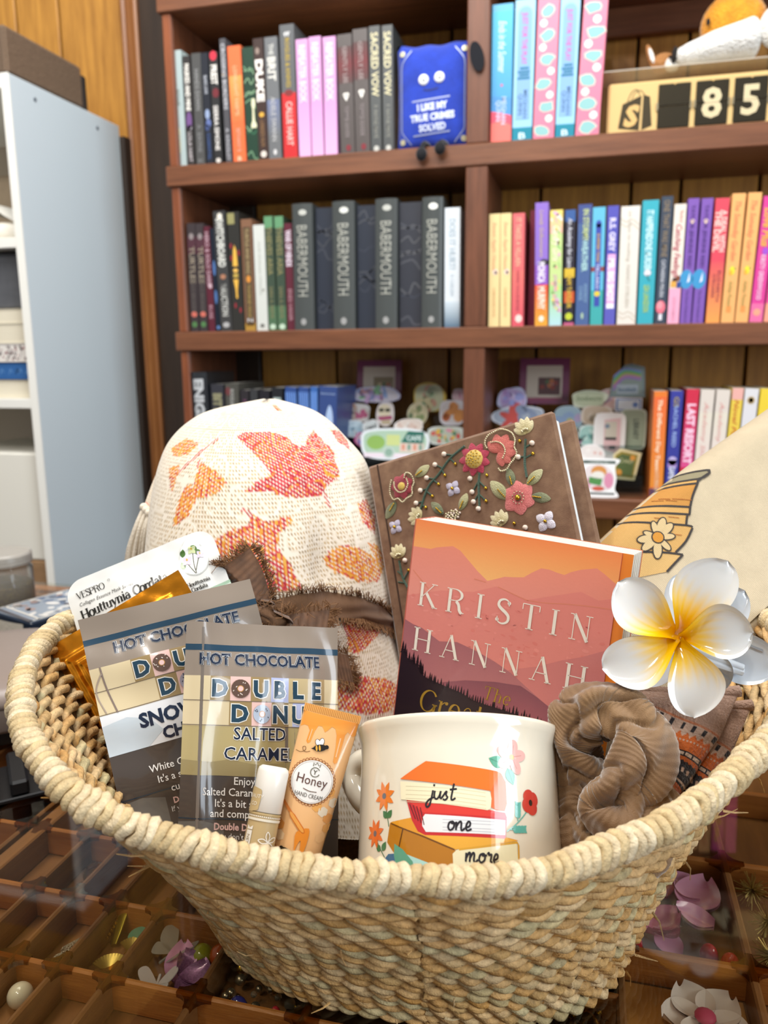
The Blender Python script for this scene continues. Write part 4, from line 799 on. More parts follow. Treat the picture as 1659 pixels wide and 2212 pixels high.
bx = thing('document_case', 'dark grey case lying above the stacked books in the white unit', 'case', loc=(-1.155, 1.37, zz+.1753)); MB().box(-.07, 0, 0, .07, .22, .105, bev=.004).build('shell', mat('case_grey', '#55565a', .6, nz=(60, .15)), bx)

# ================================================================== THE DISPLAY TABLE (glass over a divided tray)
TZ = .85
TWOOD = mat('tray_wood_lit', '#b8763a', .42, nz=(8, .5), col2='#8a4e24', stretch=(1, 1, 10), bump=('noise', 80, .2))  # light falling on the cross walls is put into this orange
TWOODY = mat('tray_wood_long_shaded', '#8f6038', .42, nz=(8, .5), col2='#6c4629', stretch=(10, 1, 10), bump=('noise', 80, .2))  # same wood, with shade and reflected haze put into the colour
TFLOOR = mat('tray_floor', '#94643a', .5, nz=(7, .5), col2='#704828', stretch=(8, 1, 1))
tb = thing('display_table', 'glass topped wooden display table with small tray compartments under the basket', 'table', loc=(-.18, .58, 0))
def tp(name, x0, y0, z0, x1, y1, z1, m, bev=.0012, par=tb): return MB().box(x0+.18, y0-.58, z0, x1+.18, y1-.58, z1, bev=bev).build(name, m, par)
X0, X1, Y0, Y1 = -.985, .64, .10, 1.04
tp('apron', X0, Y0, .76, X1, Y0+.02, .8455, TWOOD); tp('apron', X0, Y1-.02, .76, X1, Y1, .8455, TWOOD)
tp('apron', X0, Y0+.02, .76, X0+.02, Y1-.02, .8455, TWOODY); tp('apron', X1-.02, Y0+.02, .76, X1, Y1-.02, .8455, TWOODY)
tp('tray_floor', X0+.02, Y0+.02, .8105, X1-.02, Y1-.02, .8225, TFLOOR)
for x in (X0+.01, X1-.07):
    for y in (Y0+.01, Y1-.07): tp('leg', x, y, 0, x+.06, y+.06, .788, TWOODY)
cols_l = [-.965+.0345*k for k in range(1, 17)] + [-.3577, -.3265, -.295, -.260, -.205, -.14, -.085, -.03]
rows_l = [.171, .229, .288, .347, .405, .467, .528, .589, .65, .71, .77, .83, .89, .95, 1.0]
cols_r = [.03, .105, .18, .255, .33, .405, .48, .555]
rows_r = [.145, .245, .345, .445, .548, .65, .75, .85, .95]
ZT = .8452
for x in cols_l: tp('long_divider', x-.0019, Y0+.02, .8225, x+.0019, Y1-.02, ZT, TWOODY)
tp('main_divider', -.406, Y0+.02, .8225, -.394, Y1-.02, ZT, TWOODY)
for x in cols_r: tp('long_divider', x-.0025, Y0+.02, .8225, x+.0025, Y1-.02, ZT, TWOODY)
cl = sorted(cols_l + [-.400]); 
for y in rows_l: tp('cross_divider', X0+.02, y-.0019, .8225, .03, y+.0019, ZT-.0002, TWOOD)
for y in rows_r: tp('cross_divider', .03, y-.0025, .8225, X1-.02, y+.0025, ZT-.0002, TWOOD)
# pools of clear varnish where dividers meet the glass
vm = MB()
def star(x, y, r):
    pts = []; R = r*1.05; h = .0021      # four short arms along the dividers, hollow corners between
    for k in range(4):
        a = k*pi/2; d = (cos(a), sin(a)); n = (-sin(a), cos(a))
        pts.append((x+R*d[0]-h*n[0], y+R*d[1]-h*n[1])); pts.append((x+R*d[0]+h*n[0], y+R*d[1]+h*n[1]))
        e = (cos(a+pi/2), sin(a+pi/2))
        for t in (.2, .4, .6, .8):        # quarter circle curving inwards
            q_ = (R-h); cx_, cy_ = x+R*d[0]+R*e[0], y+R*d[1]+R*e[1]; b = a-pi/2-t*pi/2 + pi*0
            pts.append((cx_+q_*cos(a+pi+ (1-t)*pi/2), cy_+q_*sin(a+pi+(1-t)*pi/2)))
    vm.extrude([(a+.18, b-.58) for a, b in pts], -.0035, mtx=Matrix.Translation((0, 0, ZT+.0003)))
for x in cl:
    if x < -.62: continue
    for y in rows_l:
        if y < .72: star(x, y, rnd.uniform(.0085, .0115))
for x in cols_r:
    for y in rows_r:
        if y < .7: star(x, y, rnd.uniform(.010, .013))
vm.build('varnish_pools', clear_mat('varnish', '#c2a258', .06, 1.5, 1.6), tb, kind='stuff')
MB().box(X0+.18, Y0-.58, .8457, X1+.18, Y1-.58, .8498).build('glass_top', clear_mat('glass', '#f4f3ec', .03, 1.45, 1.1), tb)

# ------------------------------------------------------------------ trinkets lying in the compartments
G = 'trinkets in the tray compartments'
ZF = .8228
GOLDM = mat('gold_metal', '#c9a03c', .25, metal=1.0); SILV = mat('silver_metal', '#b5a58c', .3, metal=.9)
PEARL = mat('pearl', '#d8cdb8', .22, coat=.6, sss=.1); RES = mat('resin_petal', '#e6a2cc', .2, trans=.15, coat=.5, sss=.3)
REDB = mat('red_bead', '#c4283a', .12, coat=.8); GRN = mat('green_enamel', '#2f7a58', .25, coat=.5); LIME = mat('lime_enamel', '#9ab03c', .25, coat=.5)
PUR = mat('purple_glitter', '#8a5a86', .35, nz=(900, .5), metal=.3, coat=.4); GREYG = clear_mat('grey_organza', '#c9c4c0', .3); GFOIL = mat('gold_foil', '#b8871c', .22, metal=1.0, bump=('noise', 90, 1.0))
WPET = mat('white_petal', '#e0cfcb', .5, sss=.2); CLB = mat('clear_bead', '#f0ead8', .05, trans=.9, ior=1.45)
def trink(name, label, cat, x, y, rot=0, group=G, z=ZF): 
    r = thing(name, label, cat, loc=(x, y, z), group=group); r.rotation_euler = (0, 0, rot); return r
r = trink('pearl_bead', 'big white pearl bead alone in a compartment near the lower corner', 'bead', -.3135, .3345)
MB().ball((0, 0, .0075), .0075, None, 20, 12).build('bead', PEARL, r, smooth=True)
def wingcharm(r, m):
    for s in (-1, 1): MB().extrude([(v.x, v.y) for v in spline([(0, 0, 0), (s*.008, .004, 0), (s*.011, .014, 0), (s*.004, .016, 0)], 4, True)], .0012).tube([(s*.002, .002, .002), (s*.009, .008, .002), (s*.008, .015, .002)], .0007, 5).build('wing', m, r)
    MB().lathe([(.0020, 0), (.0034, .0005), (.0034, .0016), (.0020, .002)], 14, mtx=Matrix.Translation((0, -.004, 0))).build('eyelet', m, r)
wc = trink('winged_charm', 'gold and rose winged charm, upper one in the trays beside the basket', 'charm', -.3425, .440, -.3); wingcharm(wc, GOLDM); wc.scale = (1.25, 1.15, 2.2)
r = trink('snake_pendant', 'silver snake pendant with scaled body and black eye', 'pendant', -.306, .3665, -.12)
MB().tube(spline([(.003, .034, .004), (-.003, .031, .005), (.003, .027, .005), (-.002, .014, .005), (-.004, .004, .006)], 8), lambda t: .0032+.0018*t, 10).build('body', mat('scales', '#c4b8a6', .35, metal=.5, bump=('voronoi', 900, 1.0)), r, smooth=True)
k = MB(); k.ball((-.0045, -.002, .0065), .0046, None, 14, 8, (.8, 1.25, .7)).build('head', mat('scales', '#a89884', .35), r, smooth=True)
MB().ball((-.001, -.004, .0085), .0009, None, 8, 5).build('eye', mat('black_gloss', '#0c0c0d', .15), r)
r = trink('gold_ring', 'small amber gold ring at the end of the snake compartment', 'ring', -.3055, .3555, .4)
MB().tube([(.0048*cos(a), .0048*sin(a), .0022) for a in [2*pi*i/24 for i in range(24)]], .0013, 8, closed=True).ball((.0045, .0015, .0035), .0016).build('band', GOLDM, r, smooth=True)
r = trink('gold_leaf_charm', 'upright gold beaded leaf charm beside the fan charms', 'charm', -.2865, .390, .2)
r.scale = (1.2, .8, 1)
MB().tube([(-.001, 0, .002), (.0, .016, .012), (.001, .024, .016)], lambda t: .0052*sin(pi*(.15+.8*t))+.0006, 10, flat=.35).build('blade', mat('olive_gold', '#a89434', .28, metal=.8), r, smooth=True)
for i in range(8): MB().ball((-.0048+.0005*i, .002+.0026*i, .0055+.0012*i), .0012, None, 6, 4).build('bead', GOLDM, r)
for i, (x, y, ro, lb) in enumerate(((-.2775, .3695, .3, 'gold ribbed fan charm in front of the other fan'), (-.2715, .3865, .0, 'gold ribbed fan charm behind the other fan'))):
    r = trink('fan_charm', lb, 'charm', x, y, ro)
    for q in range(-7, 8):
        a = q*.17; MB().box(-.0008, .0016, 0, .0008, .0125, .0012).build('rib', mat('old_gold', '#b0954a', .3, metal=.8), r).rotation_euler = (radians(18), 0, a)
    for s in (-1, 1): MB().tube([(s*.003+.0018*cos(a), -.0012+.0018*sin(a), .002) for a in [2*pi*i_/12 for i_ in range(12)]], .0005, 5, closed=True).build('loop', GOLDM, r)
def disc(name, label, x, y, rot, c1, c2, cat='charm'):
    r = trink(name, label, cat, x, y, rot)
    MB().extrude([(.0095*cos(a), .0066*sin(a)) for a in [2*pi*i/24 for i in range(24)]], .0012, mtx=Matrix.Translation((0, 0, .004)) @ Matrix.Rotation(.5, 4, 'X')).build('plate', c1, r)
    MB().extrude([(.0045+.005*cos(a), -.002+.0035*sin(a)) for a in [2*pi*i/18 for i in range(18)]], .0006, mtx=Matrix.Translation((0, 0, .0056)) @ Matrix.Rotation(.5, 4, 'X')).build('frog_inlay', c2, r)
    return r
disc('enamel_charm', 'round green and lime enamel charm in front of the fans', -.2755, .3565, .5, GRN, LIME)
disc('enamel_charm', 'green and lime enamel charm nearest the basket wall', -.2715, .3985, .2, GRN, LIME)
for i in range(7):
    r = trink('green_bead', 'small green glass bead in the cluster beside the enamel charm', 'bead', -.2905+.0038*(i % 3), .3525+.0042*(i//3), group='green glass beads'); MB().ball((0, 0, .002), .002, None, 8, 6).build('bead', mat('green_glass', '#2c8a50', .08, trans=.4, coat=.6), r, smooth=True)
def bfly(r, m, s=1.0):
    for sx in (-1, 1):
        for py, q in ((.004, 1.0), (-.005, .7)):
            MB().extrude([(v.x*s, v.y*s) for v in spline([(0, 0, 0), (sx*.009*q, py+.006*q, 0), (sx*.014*q, py+.001, 0), (sx*.009*q, py-.006*q, 0)], 5, True)], .0005, mtx=Matrix.Translation((0, 0, .006)) @ Matrix.Rotation(sx*-.5, 4, 'Y')).build('wing', m, r)
    MB().tube([(0, -.009*s, .006), (0, .008*s, .007)], .0009, 6).build('body', m, r)
bfly(trink('butterfly_charm', 'white organza butterfly beside the purple petals', 'butterfly', -.2395, .3620, .25), mat('organza_white', '#d6cccd', .5, alpha=.75))
bfly(trink('butterfly_charm', 'grey see-through butterfly up against the basket foot', 'butterfly', -.2435, .3890, -.4), mat('organza_grey', '#a8a49c', .5, alpha=.6), 1.2)
def petal(m, r, L, W, bend=.5, th=.0010, tw=0):
    k = MB()
    def fn(u, v, s):
        t = v*2-1; x = W*t*sin(pi*min(.97, .08+u*.9))**.7; y = L*u; z = .004+bend*L*(u**2)*.5+W*.35*t*t+s*th; return (x, y, z)
    k.grid(10, 8, lambda u, v: fn(u, v, 0)); k.grid(10, 8, lambda u, v: fn(u, v, 1)); return k.build('petal', m, r, smooth='all')
for x, y, ro, m, lb in ((-.2290, .3680, .3, RES, 'upright pink petal between the butterfly and the purple glitter petals'), (-.2215, .3560, -.3, PUR, 'purple glitter petal lying in front'), (-.2125, .3700, 1.0, PUR, 'purple glitter petal standing at the compartment end')):
    r = trink('petal_charm', lb, 'petal', x, y, ro); petal(m, r, .024, .010, .6, .0016)
for x, y, m, lb in ((-.2235, .3895, mat('olive_bead', '#8a8a24', .15, coat=.6), 'olive yellow glass bead under the basket edge'), (-.2120, .3920, mat('rust_bead', '#a8481c', .15, coat=.6), 'rust orange glass bead under the basket edge')):
    r = trink('glass_bead', lb, 'bead', x, y); MB().ball((0, 0, .0075), .0075, None, 16, 10).build('bead', m, r, smooth=True)
# the jumble of clear and gilt beads below the basket foot
BL = mat('blue_bead', '#2c2c78', .1, coat=.7)
q = random.Random(12)
for i in range(44):
    x, y = q.uniform(-.198, -.146), q.uniform(.353, .398)
    m, nm, lb, gp = q.choice(((CLB, 'clear_bead', 'clear glass bead in the glittering jumble below the basket', 'clear beads below the basket'), (GOLDM, 'gilt_bead', 'small gilt bead in the glittering jumble below the basket', 'gilt beads below the basket'), (SILV, 'silver_bead', 'small silver bead in the glittering jumble below the basket', 'silver beads below the basket')))
    rr = q.uniform(.0018, .0042); r = trink(nm, lb, 'bead', x, y, group=gp, z=ZF+q.uniform(0, .008)); MB().ball((0, 0, rr), rr, None, 10, 6).build('bead', m, r, smooth=True)
r = trink('blue_bead', 'dark blue oval bead in the jumble below the basket', 'bead', -.1835, .3570); MB().ball((0, 0, .008), .006, None, 14, 8, (1, .8, 1.3)).build('bead', BL, r, smooth=True)
r = trink('red_bead', 'slim red bead in the jumble below the basket', 'bead', -.1600, .3560, .3); MB().ball((0, 0, .008), .0035, None, 12, 8, (1, 1, 2.2)).build('bead', REDB, r, smooth=True)
# pink petals, red beads and gilt fibres on the other side
for i, (x, y, ro, L, W, lb) in enumerate(((.064, .521, .3, .030, .014, 'large pink resin petal at the back of its compartment'), (.077, .504, -.5, .030, .015, 'large pink resin petal in the middle with a pale knob'), (.091, .490, 1.3, .024, .010, 'pink resin petal by the compartment wall'), (.050, .476, -1.0, .022, .011, 'pink resin petal next to the single red bead'), (.066, .462, .5, .020, .009, 'slim pink petal lying before the others'), (.088, .519, .9, .022, .012, 'dusky pink petal behind the red bead pair'), (.066, .486, 2.3, .026, .012, 'pink resin petal at the middle of the heap'), (.050, .505, 1.7, .026, .012, 'pink resin petal half under the basket'))):
    r = trink('petal_charm', lb, 'petal', x, y, ro, group='pink petals', z=ZF+.0025*(i % 4)); petal(RES if i % 3 else mat('resin_rose', '#d878a8', .2, trans=.15, coat=.5, sss=.3), r, L, W, .5, .0022)
for x, y, ro, lb in ((.0400, .4640, .3, 'red oval bead alone near the basket foot'), (.0850, .4660, -.3, 'red oval bead, nearer of the pair by the pink petals'), (.0965, .4610, 0, 'red oval bead with a bright flare in the compartment corner')):
    r = trink('red_bead', lb, 'bead', x, y, ro); MB().ball((0, 0, .0086), .0058, None, 16, 10, (1, .85, 1.45)).build('bead', REDB, r, smooth=True)
FIB = mat('gilt_fibre', '#b0985c', .3, metal=.7)
for (x, y, lb) in ((.122, .535, 'gilt fibre pompom farthest back in its compartment'), (.126, .504, 'gilt fibre pompom in the middle of its compartment'), (.122, .472, 'gilt fibre pompom nearest the compartment end')):
    r = trink('fibre_pompom', lb, 'pompom', x, y); k = MB()
    for _ in range(120):
        d = Vector((q.gauss(0, 1), q.gauss(0, 1), q.gauss(0, 1)*.7)).normalized()*q.uniform(.007, .0135); c = Vector((0, 0, .0115)); k.tube([c, c+d*.6+Vector((0, 0, q.uniform(-.001, .001))), c+d], .0003, 3, cap=False)
    k.build('fibres', FIB, r, kind='stuff')
r = trink('fabric_flower', 'white fabric flower with a pink heart in the front compartment', 'flower', .0765, .4150, .2)
for k in range(5): o = petal(WPET, r, .024, .013, .3); o.rotation_euler = (0, 0, k*2*pi/5+.3)
MB().ball((0, 0, .010), .006, None, 12, 8, (1, 1, .5)).build('heart', mat('pink_heart', '#c2486a', .5), r, smooth=True)
for i in range(10):
    x, y = q.uniform(-.015, .019), q.uniform(.385, .425)
    r = trink('foil_piece', 'crumpled gold foil piece in the compartment below the basket corner', 'foil', x, y, q.uniform(0, 6), group='gold foil pieces', z=ZF+q.uniform(0, .008)); k = MB(); s = q.random()*9
    k.grid(9, 9, lambda u, v: ((u-.5)*.022, (v-.5)*.022, .0085+.006*noise.noise((u*3+s, v*3, s))+.003*noise.noise((u*9, v*9+s, 0)))); k.build('foil', GFOIL, r, smooth='all')
# a peach card lines the front compartment
tp('compartment_lining', .0335, .3505, .8226, .1015, .4415, .8236, mat('peach_lining', '#c08848', .55))

# ------------------------------------------------------------------ things standing on the table behind the basket's end
jr = thing('glitter_jar', 'clear plastic jar half full of gold glitter at the table end', 'jar', loc=(-.795, .905, TZ))
JP = mat('jar_plastic', '#f2efe8', .06, trans=.85, ior=1.3)
MB().lathe([(0, .001), (.036, .001), (.038, .004), (.038, .062), (.034, .066), (.034, .070), (.0335, .070), (.0335, .066), (.0365, .060), (.0365, .005), (0, .003)], 32).build('body', JP, jr, smooth=True)
MB().lathe([(0, .070), (.038, .070), (.038, .084), (.036, .086), (0, .086)], 32).build('lid', mat('jar_lid', '#d8d2c8', .25, trans=.4), jr, smooth=True)
for z in (.0735, .078, .082): MB().tube([(.0382*cos(a), .0382*sin(a), z) for a in [2*pi*i/32 for i in range(32)]], .0007, 4, closed=True).build('ridge', mat('jar_lid', '#d8d2c8', .25), jr)
MB().lathe([(0, .0035), (.036, .0055), (.036, .040), (.02, .044), (0, .042)], 28).build('glitter', mat('gold_glitter', '#b59a2a', .35, metal=.6, nz=(700, .7), bump=('voronoi', 800, 1.0)), jr, smooth=True, kind='stuff')
nb = thing('navy_card_box', 'navy card box with a pale flower print lying beside the basket rim', 'box', mtx=Matrix.Translation((-.643, .893, TZ+.0003)) @ Matrix.Rotation(radians(70), 4, 'Z'))
MB().box(-.12, -.045, 0, .12, .045, .040, bev=.002).build('carton', mat('navy_card', '#1d2c40', .3), nb)
p = P2(); q2 = random.Random(4)
p.rect(-119, -44, -10, 44, '#8a94a0', 0)
for _ in range(60): p.ell(q2.uniform(-100, 20), q2.uniform(-36, 36), q2.uniform(3, 11), q2.uniform(2, 7), q2.choice(('#d8d6d2', '#b9bec4', '#a08a84', '#5a6a86', '#d0cdc8', '#3f4a60')), 1+_ % 3, rot=q2.uniform(0, 3), n=10)
for y in (-40, 40): p.stroke([(-118, y), (-12, y)], 2.5, '#cfcbc2', 5, smooth=0)
p.stroke([(-117, -42), (-113, 42)], 6, '#4c4a50', 5, smooth=0); p.stroke([(-106, -42), (-102, 42)], 3, '#d8d4ca', 5, smooth=0)
p.build('flower_print', nb, INKG, fn=lambda x, y, l: (x, y, .040+l))
MB().grid(8, 3, lambda u, v: (-.128-.006*sin(pi*u), -.042+.084*u, .008+.032*v), '#d5d0c4').build('page_fan', mat('worn_pages', '#cfcabc', .7, nz=(200, .3), stretch=(1, 1, 6)), nb)
dm = thing('round_canister', 'round taupe canister with a domed lid at the table corner', 'canister', loc=(-.568, .632, TZ)); dm.scale = (1, 1, .78)
TA = mat('taupe_plastic', '#8e8078', .32)
MB().lathe([(0, .018), (.094, .018), (.097, .020), (.0985, .024), (.0985, .049)], 48).build('body', TA, dm, smooth=True)
MB().lathe([(.0985, .0495), (.0992, .051), (.0992, .056), (.096, .064), (.086, .071), (.06, .076), (0, .079)], 48).build('lid', TA, dm, smooth=True)
MB().lathe([(0, 0), (.088, 0), (.09, .003), (.09, .018), (0, .018)], 40).build('foot_ring', mat('black_rubber', '#151517', .5), dm, smooth=True)
bk = thing('cable_tray', 'black ridged cable tray under the canister, against the basket', 'tray', mtx=Matrix.Translation((-.462, .500, TZ+.0003)) @ Matrix.Rotation(radians(43), 4, 'Z'))
BKP = mat('black_plastic', '#141416', .38)
MB().box(-.07, -.03, 0, .07, .03, .004, bev=.001).build('base', BKP, bk)
for i in range(6): MB().box(-.066+.0235*i, -.029, .004, -.052+.0235*i, .029, .017, bev=.002).build('rib', BKP, bk)

# ================================================================== THE BASKET
SEA = mat('seagrass', 'Col', .62, nz=(260, .34), stretch=(1, 1, 1), bump=('noise', 900, .5), spec=.35)
R_ = [(0.0124, 0.2916, -0.213), (0.032, 0.2899, -0.213), (0.0525, 0.2903, -0.212), (0.0715, 0.2947, -0.211), (0.0968, 0.305, -0.209), (0.124, 0.315, -0.204), (0.1509, 0.3315, -0.199), (0.1737, 0.3495, -0.194), (0.1934, 0.3659, -0.188), (0.236, 0.42, -0.18), (0.256, 0.5, -0.174), (0.24, 0.575, -0.177), (0.18, 0.635, -0.192), (0.05, 0.665, -0.208), (-0.08, 0.655, -0.203), (-0.165, 0.595, -0.185), (-0.2096, 0.5111, -0.172), (-0.2123, 0.4587, -0.172), (-0.2024, 0.4143, -0.173), (-0.1881, 0.379, -0.176), (-0.1722, 0.3515, -0.18), (-0.1539, 0.3317, -0.186), (-0.138, 0.3196, -0.191), (-0.1244, 0.3134, -0.195), (-0.1116, 0.3094, -0.199), (-0.0972, 0.306, -0.202), (-0.0757, 0.302, -0.206), (-0.0441, 0.2968, -0.21), (-0.0166, 0.2931, -0.212)]
rim = spline(R_, 24, True)
def resample(P, n):
    m = len(P); L = [0]
    for i in range(m): L.append(L[-1]+(P[(i+1) % m]-P[i]).length)
    out = []; j = 0
    for k in range(n):
        s = L[-1]*k/n
        while L[j+1] < s: j += 1
        t = (s-L[j])/max(1e-9, L[j+1]-L[j]); out.append(P[j].lerp(P[(j+1) % m], t))
    return out, L[-1]
NR = 720
rim, RL = resample(rim, NR)
BC = Vector((.020, .452, -.3495)); BA, BBX, BRT = .127, .088, radians(-12)
def base_pt(d):
    c, s = cos(-BRT), sin(-BRT); u, v = d.x*c-d.y*s, d.x*s+d.y*c; a = atan2(v/BBX, u/BA); n = 2.4
    x = BA*math.copysign(abs(cos(a))**(2/n), cos(a)); y = BBX*math.copysign(abs(sin(a))**(2/n), sin(a)); c, s = cos(BRT), sin(BRT)
    return Vector((BC.x+x*c-y*s, BC.y+x*s+y*c, BC.z))
RC = Vector((.02, .478, -.2))
bas = [base_pt(p-RC) for p in rim]
for _ in range(3): bas = [(bas[i-6]+bas[i]*2+bas[(i+6) % NR])/4 for i in range(NR)]
def wall(i, t):         # t = 0 at the rim, 1 at the foot
    a, b = rim[i % NR], bas[i % NR]; p = a.lerp(b, t)
    out = Vector((p.x-RC.x, p.y-RC.y, 0)).normalized()
    return p+out*(-.008*sin(pi*t)) + Vector((0, 0, -.004*sin(pi*t))), out
bk_o = thing('seagrass_basket', 'oval coiled seagrass gift basket with a stitched rim on the glass table', 'basket', loc=L2W(.02, .452, -.35))
BO = L2W(.02, .452, -.35); RotB = Matrix.Rotation(YAW, 3, 'Z')
bk_o.rotation_euler = (0, 0, YAW)
def BL_(p): return Vector((p.x-.02, p.y-.452, p.z+.35))       # basket's own frame
TINTS = ['#d0a468', '#c4965a', '#dab47e', '#b88848', '#cfa872', '#d8bc90', '#bd9a64', '#cdb488', '#c89e62']
GT2 = ['#bcb48a', '#b0a67c', '#c4bc92']
NROW = 23
qb = random.Random(3)
for k in range(NROW):
    t0 = (k+.75)/(NROW+.1); m = MB(); N = 960; pit = qb.uniform(33, 39); ph0 = qb.uniform(0, 6)
    for s in range(2):
        pts = []; cs = []; tint = qb.choice(TINTS)
        for j in range(N):
            f = j/N*NR; i = int(f); wgt = f-i
            p0, o = wall(i, t0); p1, _ = wall(i+1, t0); p = p0.lerp(p1, wgt)
            tan = (wall(i+2, t0)[0]-wall(i-2, t0)[0]).normalized(); dn = (wall(i, min(1, t0+.03))[0]-wall(i, t0-.03)[0]).normalized(); nn = tan.cross(dn).normalized()
            a = 2*pi*pit*j/N + pi*s + ph0 + .5*noise.noise((j*.01, k*3.1, 0))
            w_ = 1+.25*noise.noise((j*.06, k, s*5))
            p = p + (dn*cos(a)*.0023 + nn*sin(a)*.0021)*w_ + dn*.0012*noise.noise((j*.012, k*1.7, 4))
            pts.append(BL_(p)); 
        segs = []
        for j in range(N):
            lob = int((2*pit*j/N + s + ph0/pi))
            cc = random.Random(lob*7+k*131+s).choice(TINTS if random.Random(lob*5+k).random() > .12 else GT2)
            segs.append(mixc(cc, tint, .35))
        kk = MB(); kk.tube(pts, .0026, 7, closed=True)
        sd = [qb.uniform(.78, 1.12) for _ in range(7)]; kk.c = [(c_[0]*sd[e], c_[1]*sd[e], c_[2]*sd[e], 1) for c_ in segs for e in range(7)]
        m.add(kk.v, kk.f, kk.c)
    m.build('rope_row', SEA, bk_o, smooth='all', recalc=False)
# inner skin keeps daylight from showing between the ropes; flat base
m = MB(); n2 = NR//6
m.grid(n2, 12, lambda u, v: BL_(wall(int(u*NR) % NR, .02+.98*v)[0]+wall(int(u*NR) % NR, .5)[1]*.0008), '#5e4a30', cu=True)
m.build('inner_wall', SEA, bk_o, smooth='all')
m = MB(); cc = BL_(BC); m.add([tuple(BL_(b)) for b in bas[::6]] + [tuple(cc+Vector((0, 0, .0015)))], [(i, (i+1) % n2, n2) for i in range(n2)], '#a88a5c'); m.build('base', SEA, bk_o)
# rim: a rope core wound with stitches, each stitch its own piece
k = MB(); k.tube([BL_(p) for p in rim[::3]], .0045, 8, '#a48658', closed=True); k.build('rim_core', SEA, bk_o, smooth='all')
def stitch_mesh(nm, seed):
    q = random.Random(seed); k = MB()
    for s in range(2):
        pts = []; n = 20
        for i in range(n):
            a = 2*pi*i/n; r = .0046+.0004*sin(a*2+seed); pts.append((r*cos(a), (-.0021+.0042*s)+.0026*sin(a)+.0005*sin(3*a+seed), r*sin(a)))
        k.tube(pts, lambda t: .0026, 6, q.choice(('#d8c39c', '#cfb78a', '#dccaa8', '#c8b084', '#d2bd98', '#c9b894')), closed=True)
    o = k.build(nm, SEA, bk_o, smooth='all'); return o
protos = [stitch_mesh('rim_stitch', s) for s in range(6)]
NS = 150
for j in range(NS):
    i = int(j/NS*NR); p = BL_(rim[i]); tan = (rim[(i+2) % NR]-rim[i-2]).normalized(); z = Vector((0, 0, 1)); x = tan.cross(z).normalized(); z = x.cross(tan)
    o = protos[j] if j < 6 else protos[j % 6].copy()
    if j >= 6: COL.objects.link(o)
    M3 = Matrix((x, tan, z)).transposed() @ Matrix.Rotation(qb.uniform(-.14, .14), 3, 'Z') @ Matrix.Rotation(qb.uniform(0, .8), 3, 'Y')
    s = qb.uniform(.90, 1.14)
    o.matrix_local = Matrix.Translation(p) @ M3.to_4x4() @ Matrix.Diagonal((s, 1.12, s, 1))
# loose straw ends
k = MB()
for _ in range(90):
    i = qb.randrange(NR); t = qb.random()**1.2; p, o = wall(i, t*.98); p = BL_(p); d = Vector((qb.uniform(-1, 1), qb.uniform(-1, 1), qb.uniform(-.6, .6)))
    a = p+o*.005; k.tube([a, a+o*.004+d*.004, a+o*.007+d*qb.uniform(.008, .016)], lambda t: .0007*(1-.7*t), 4, qb.choice(TINTS), flat=.5)
k.build('loose_straw', SEA, bk_o, kind='stuff')

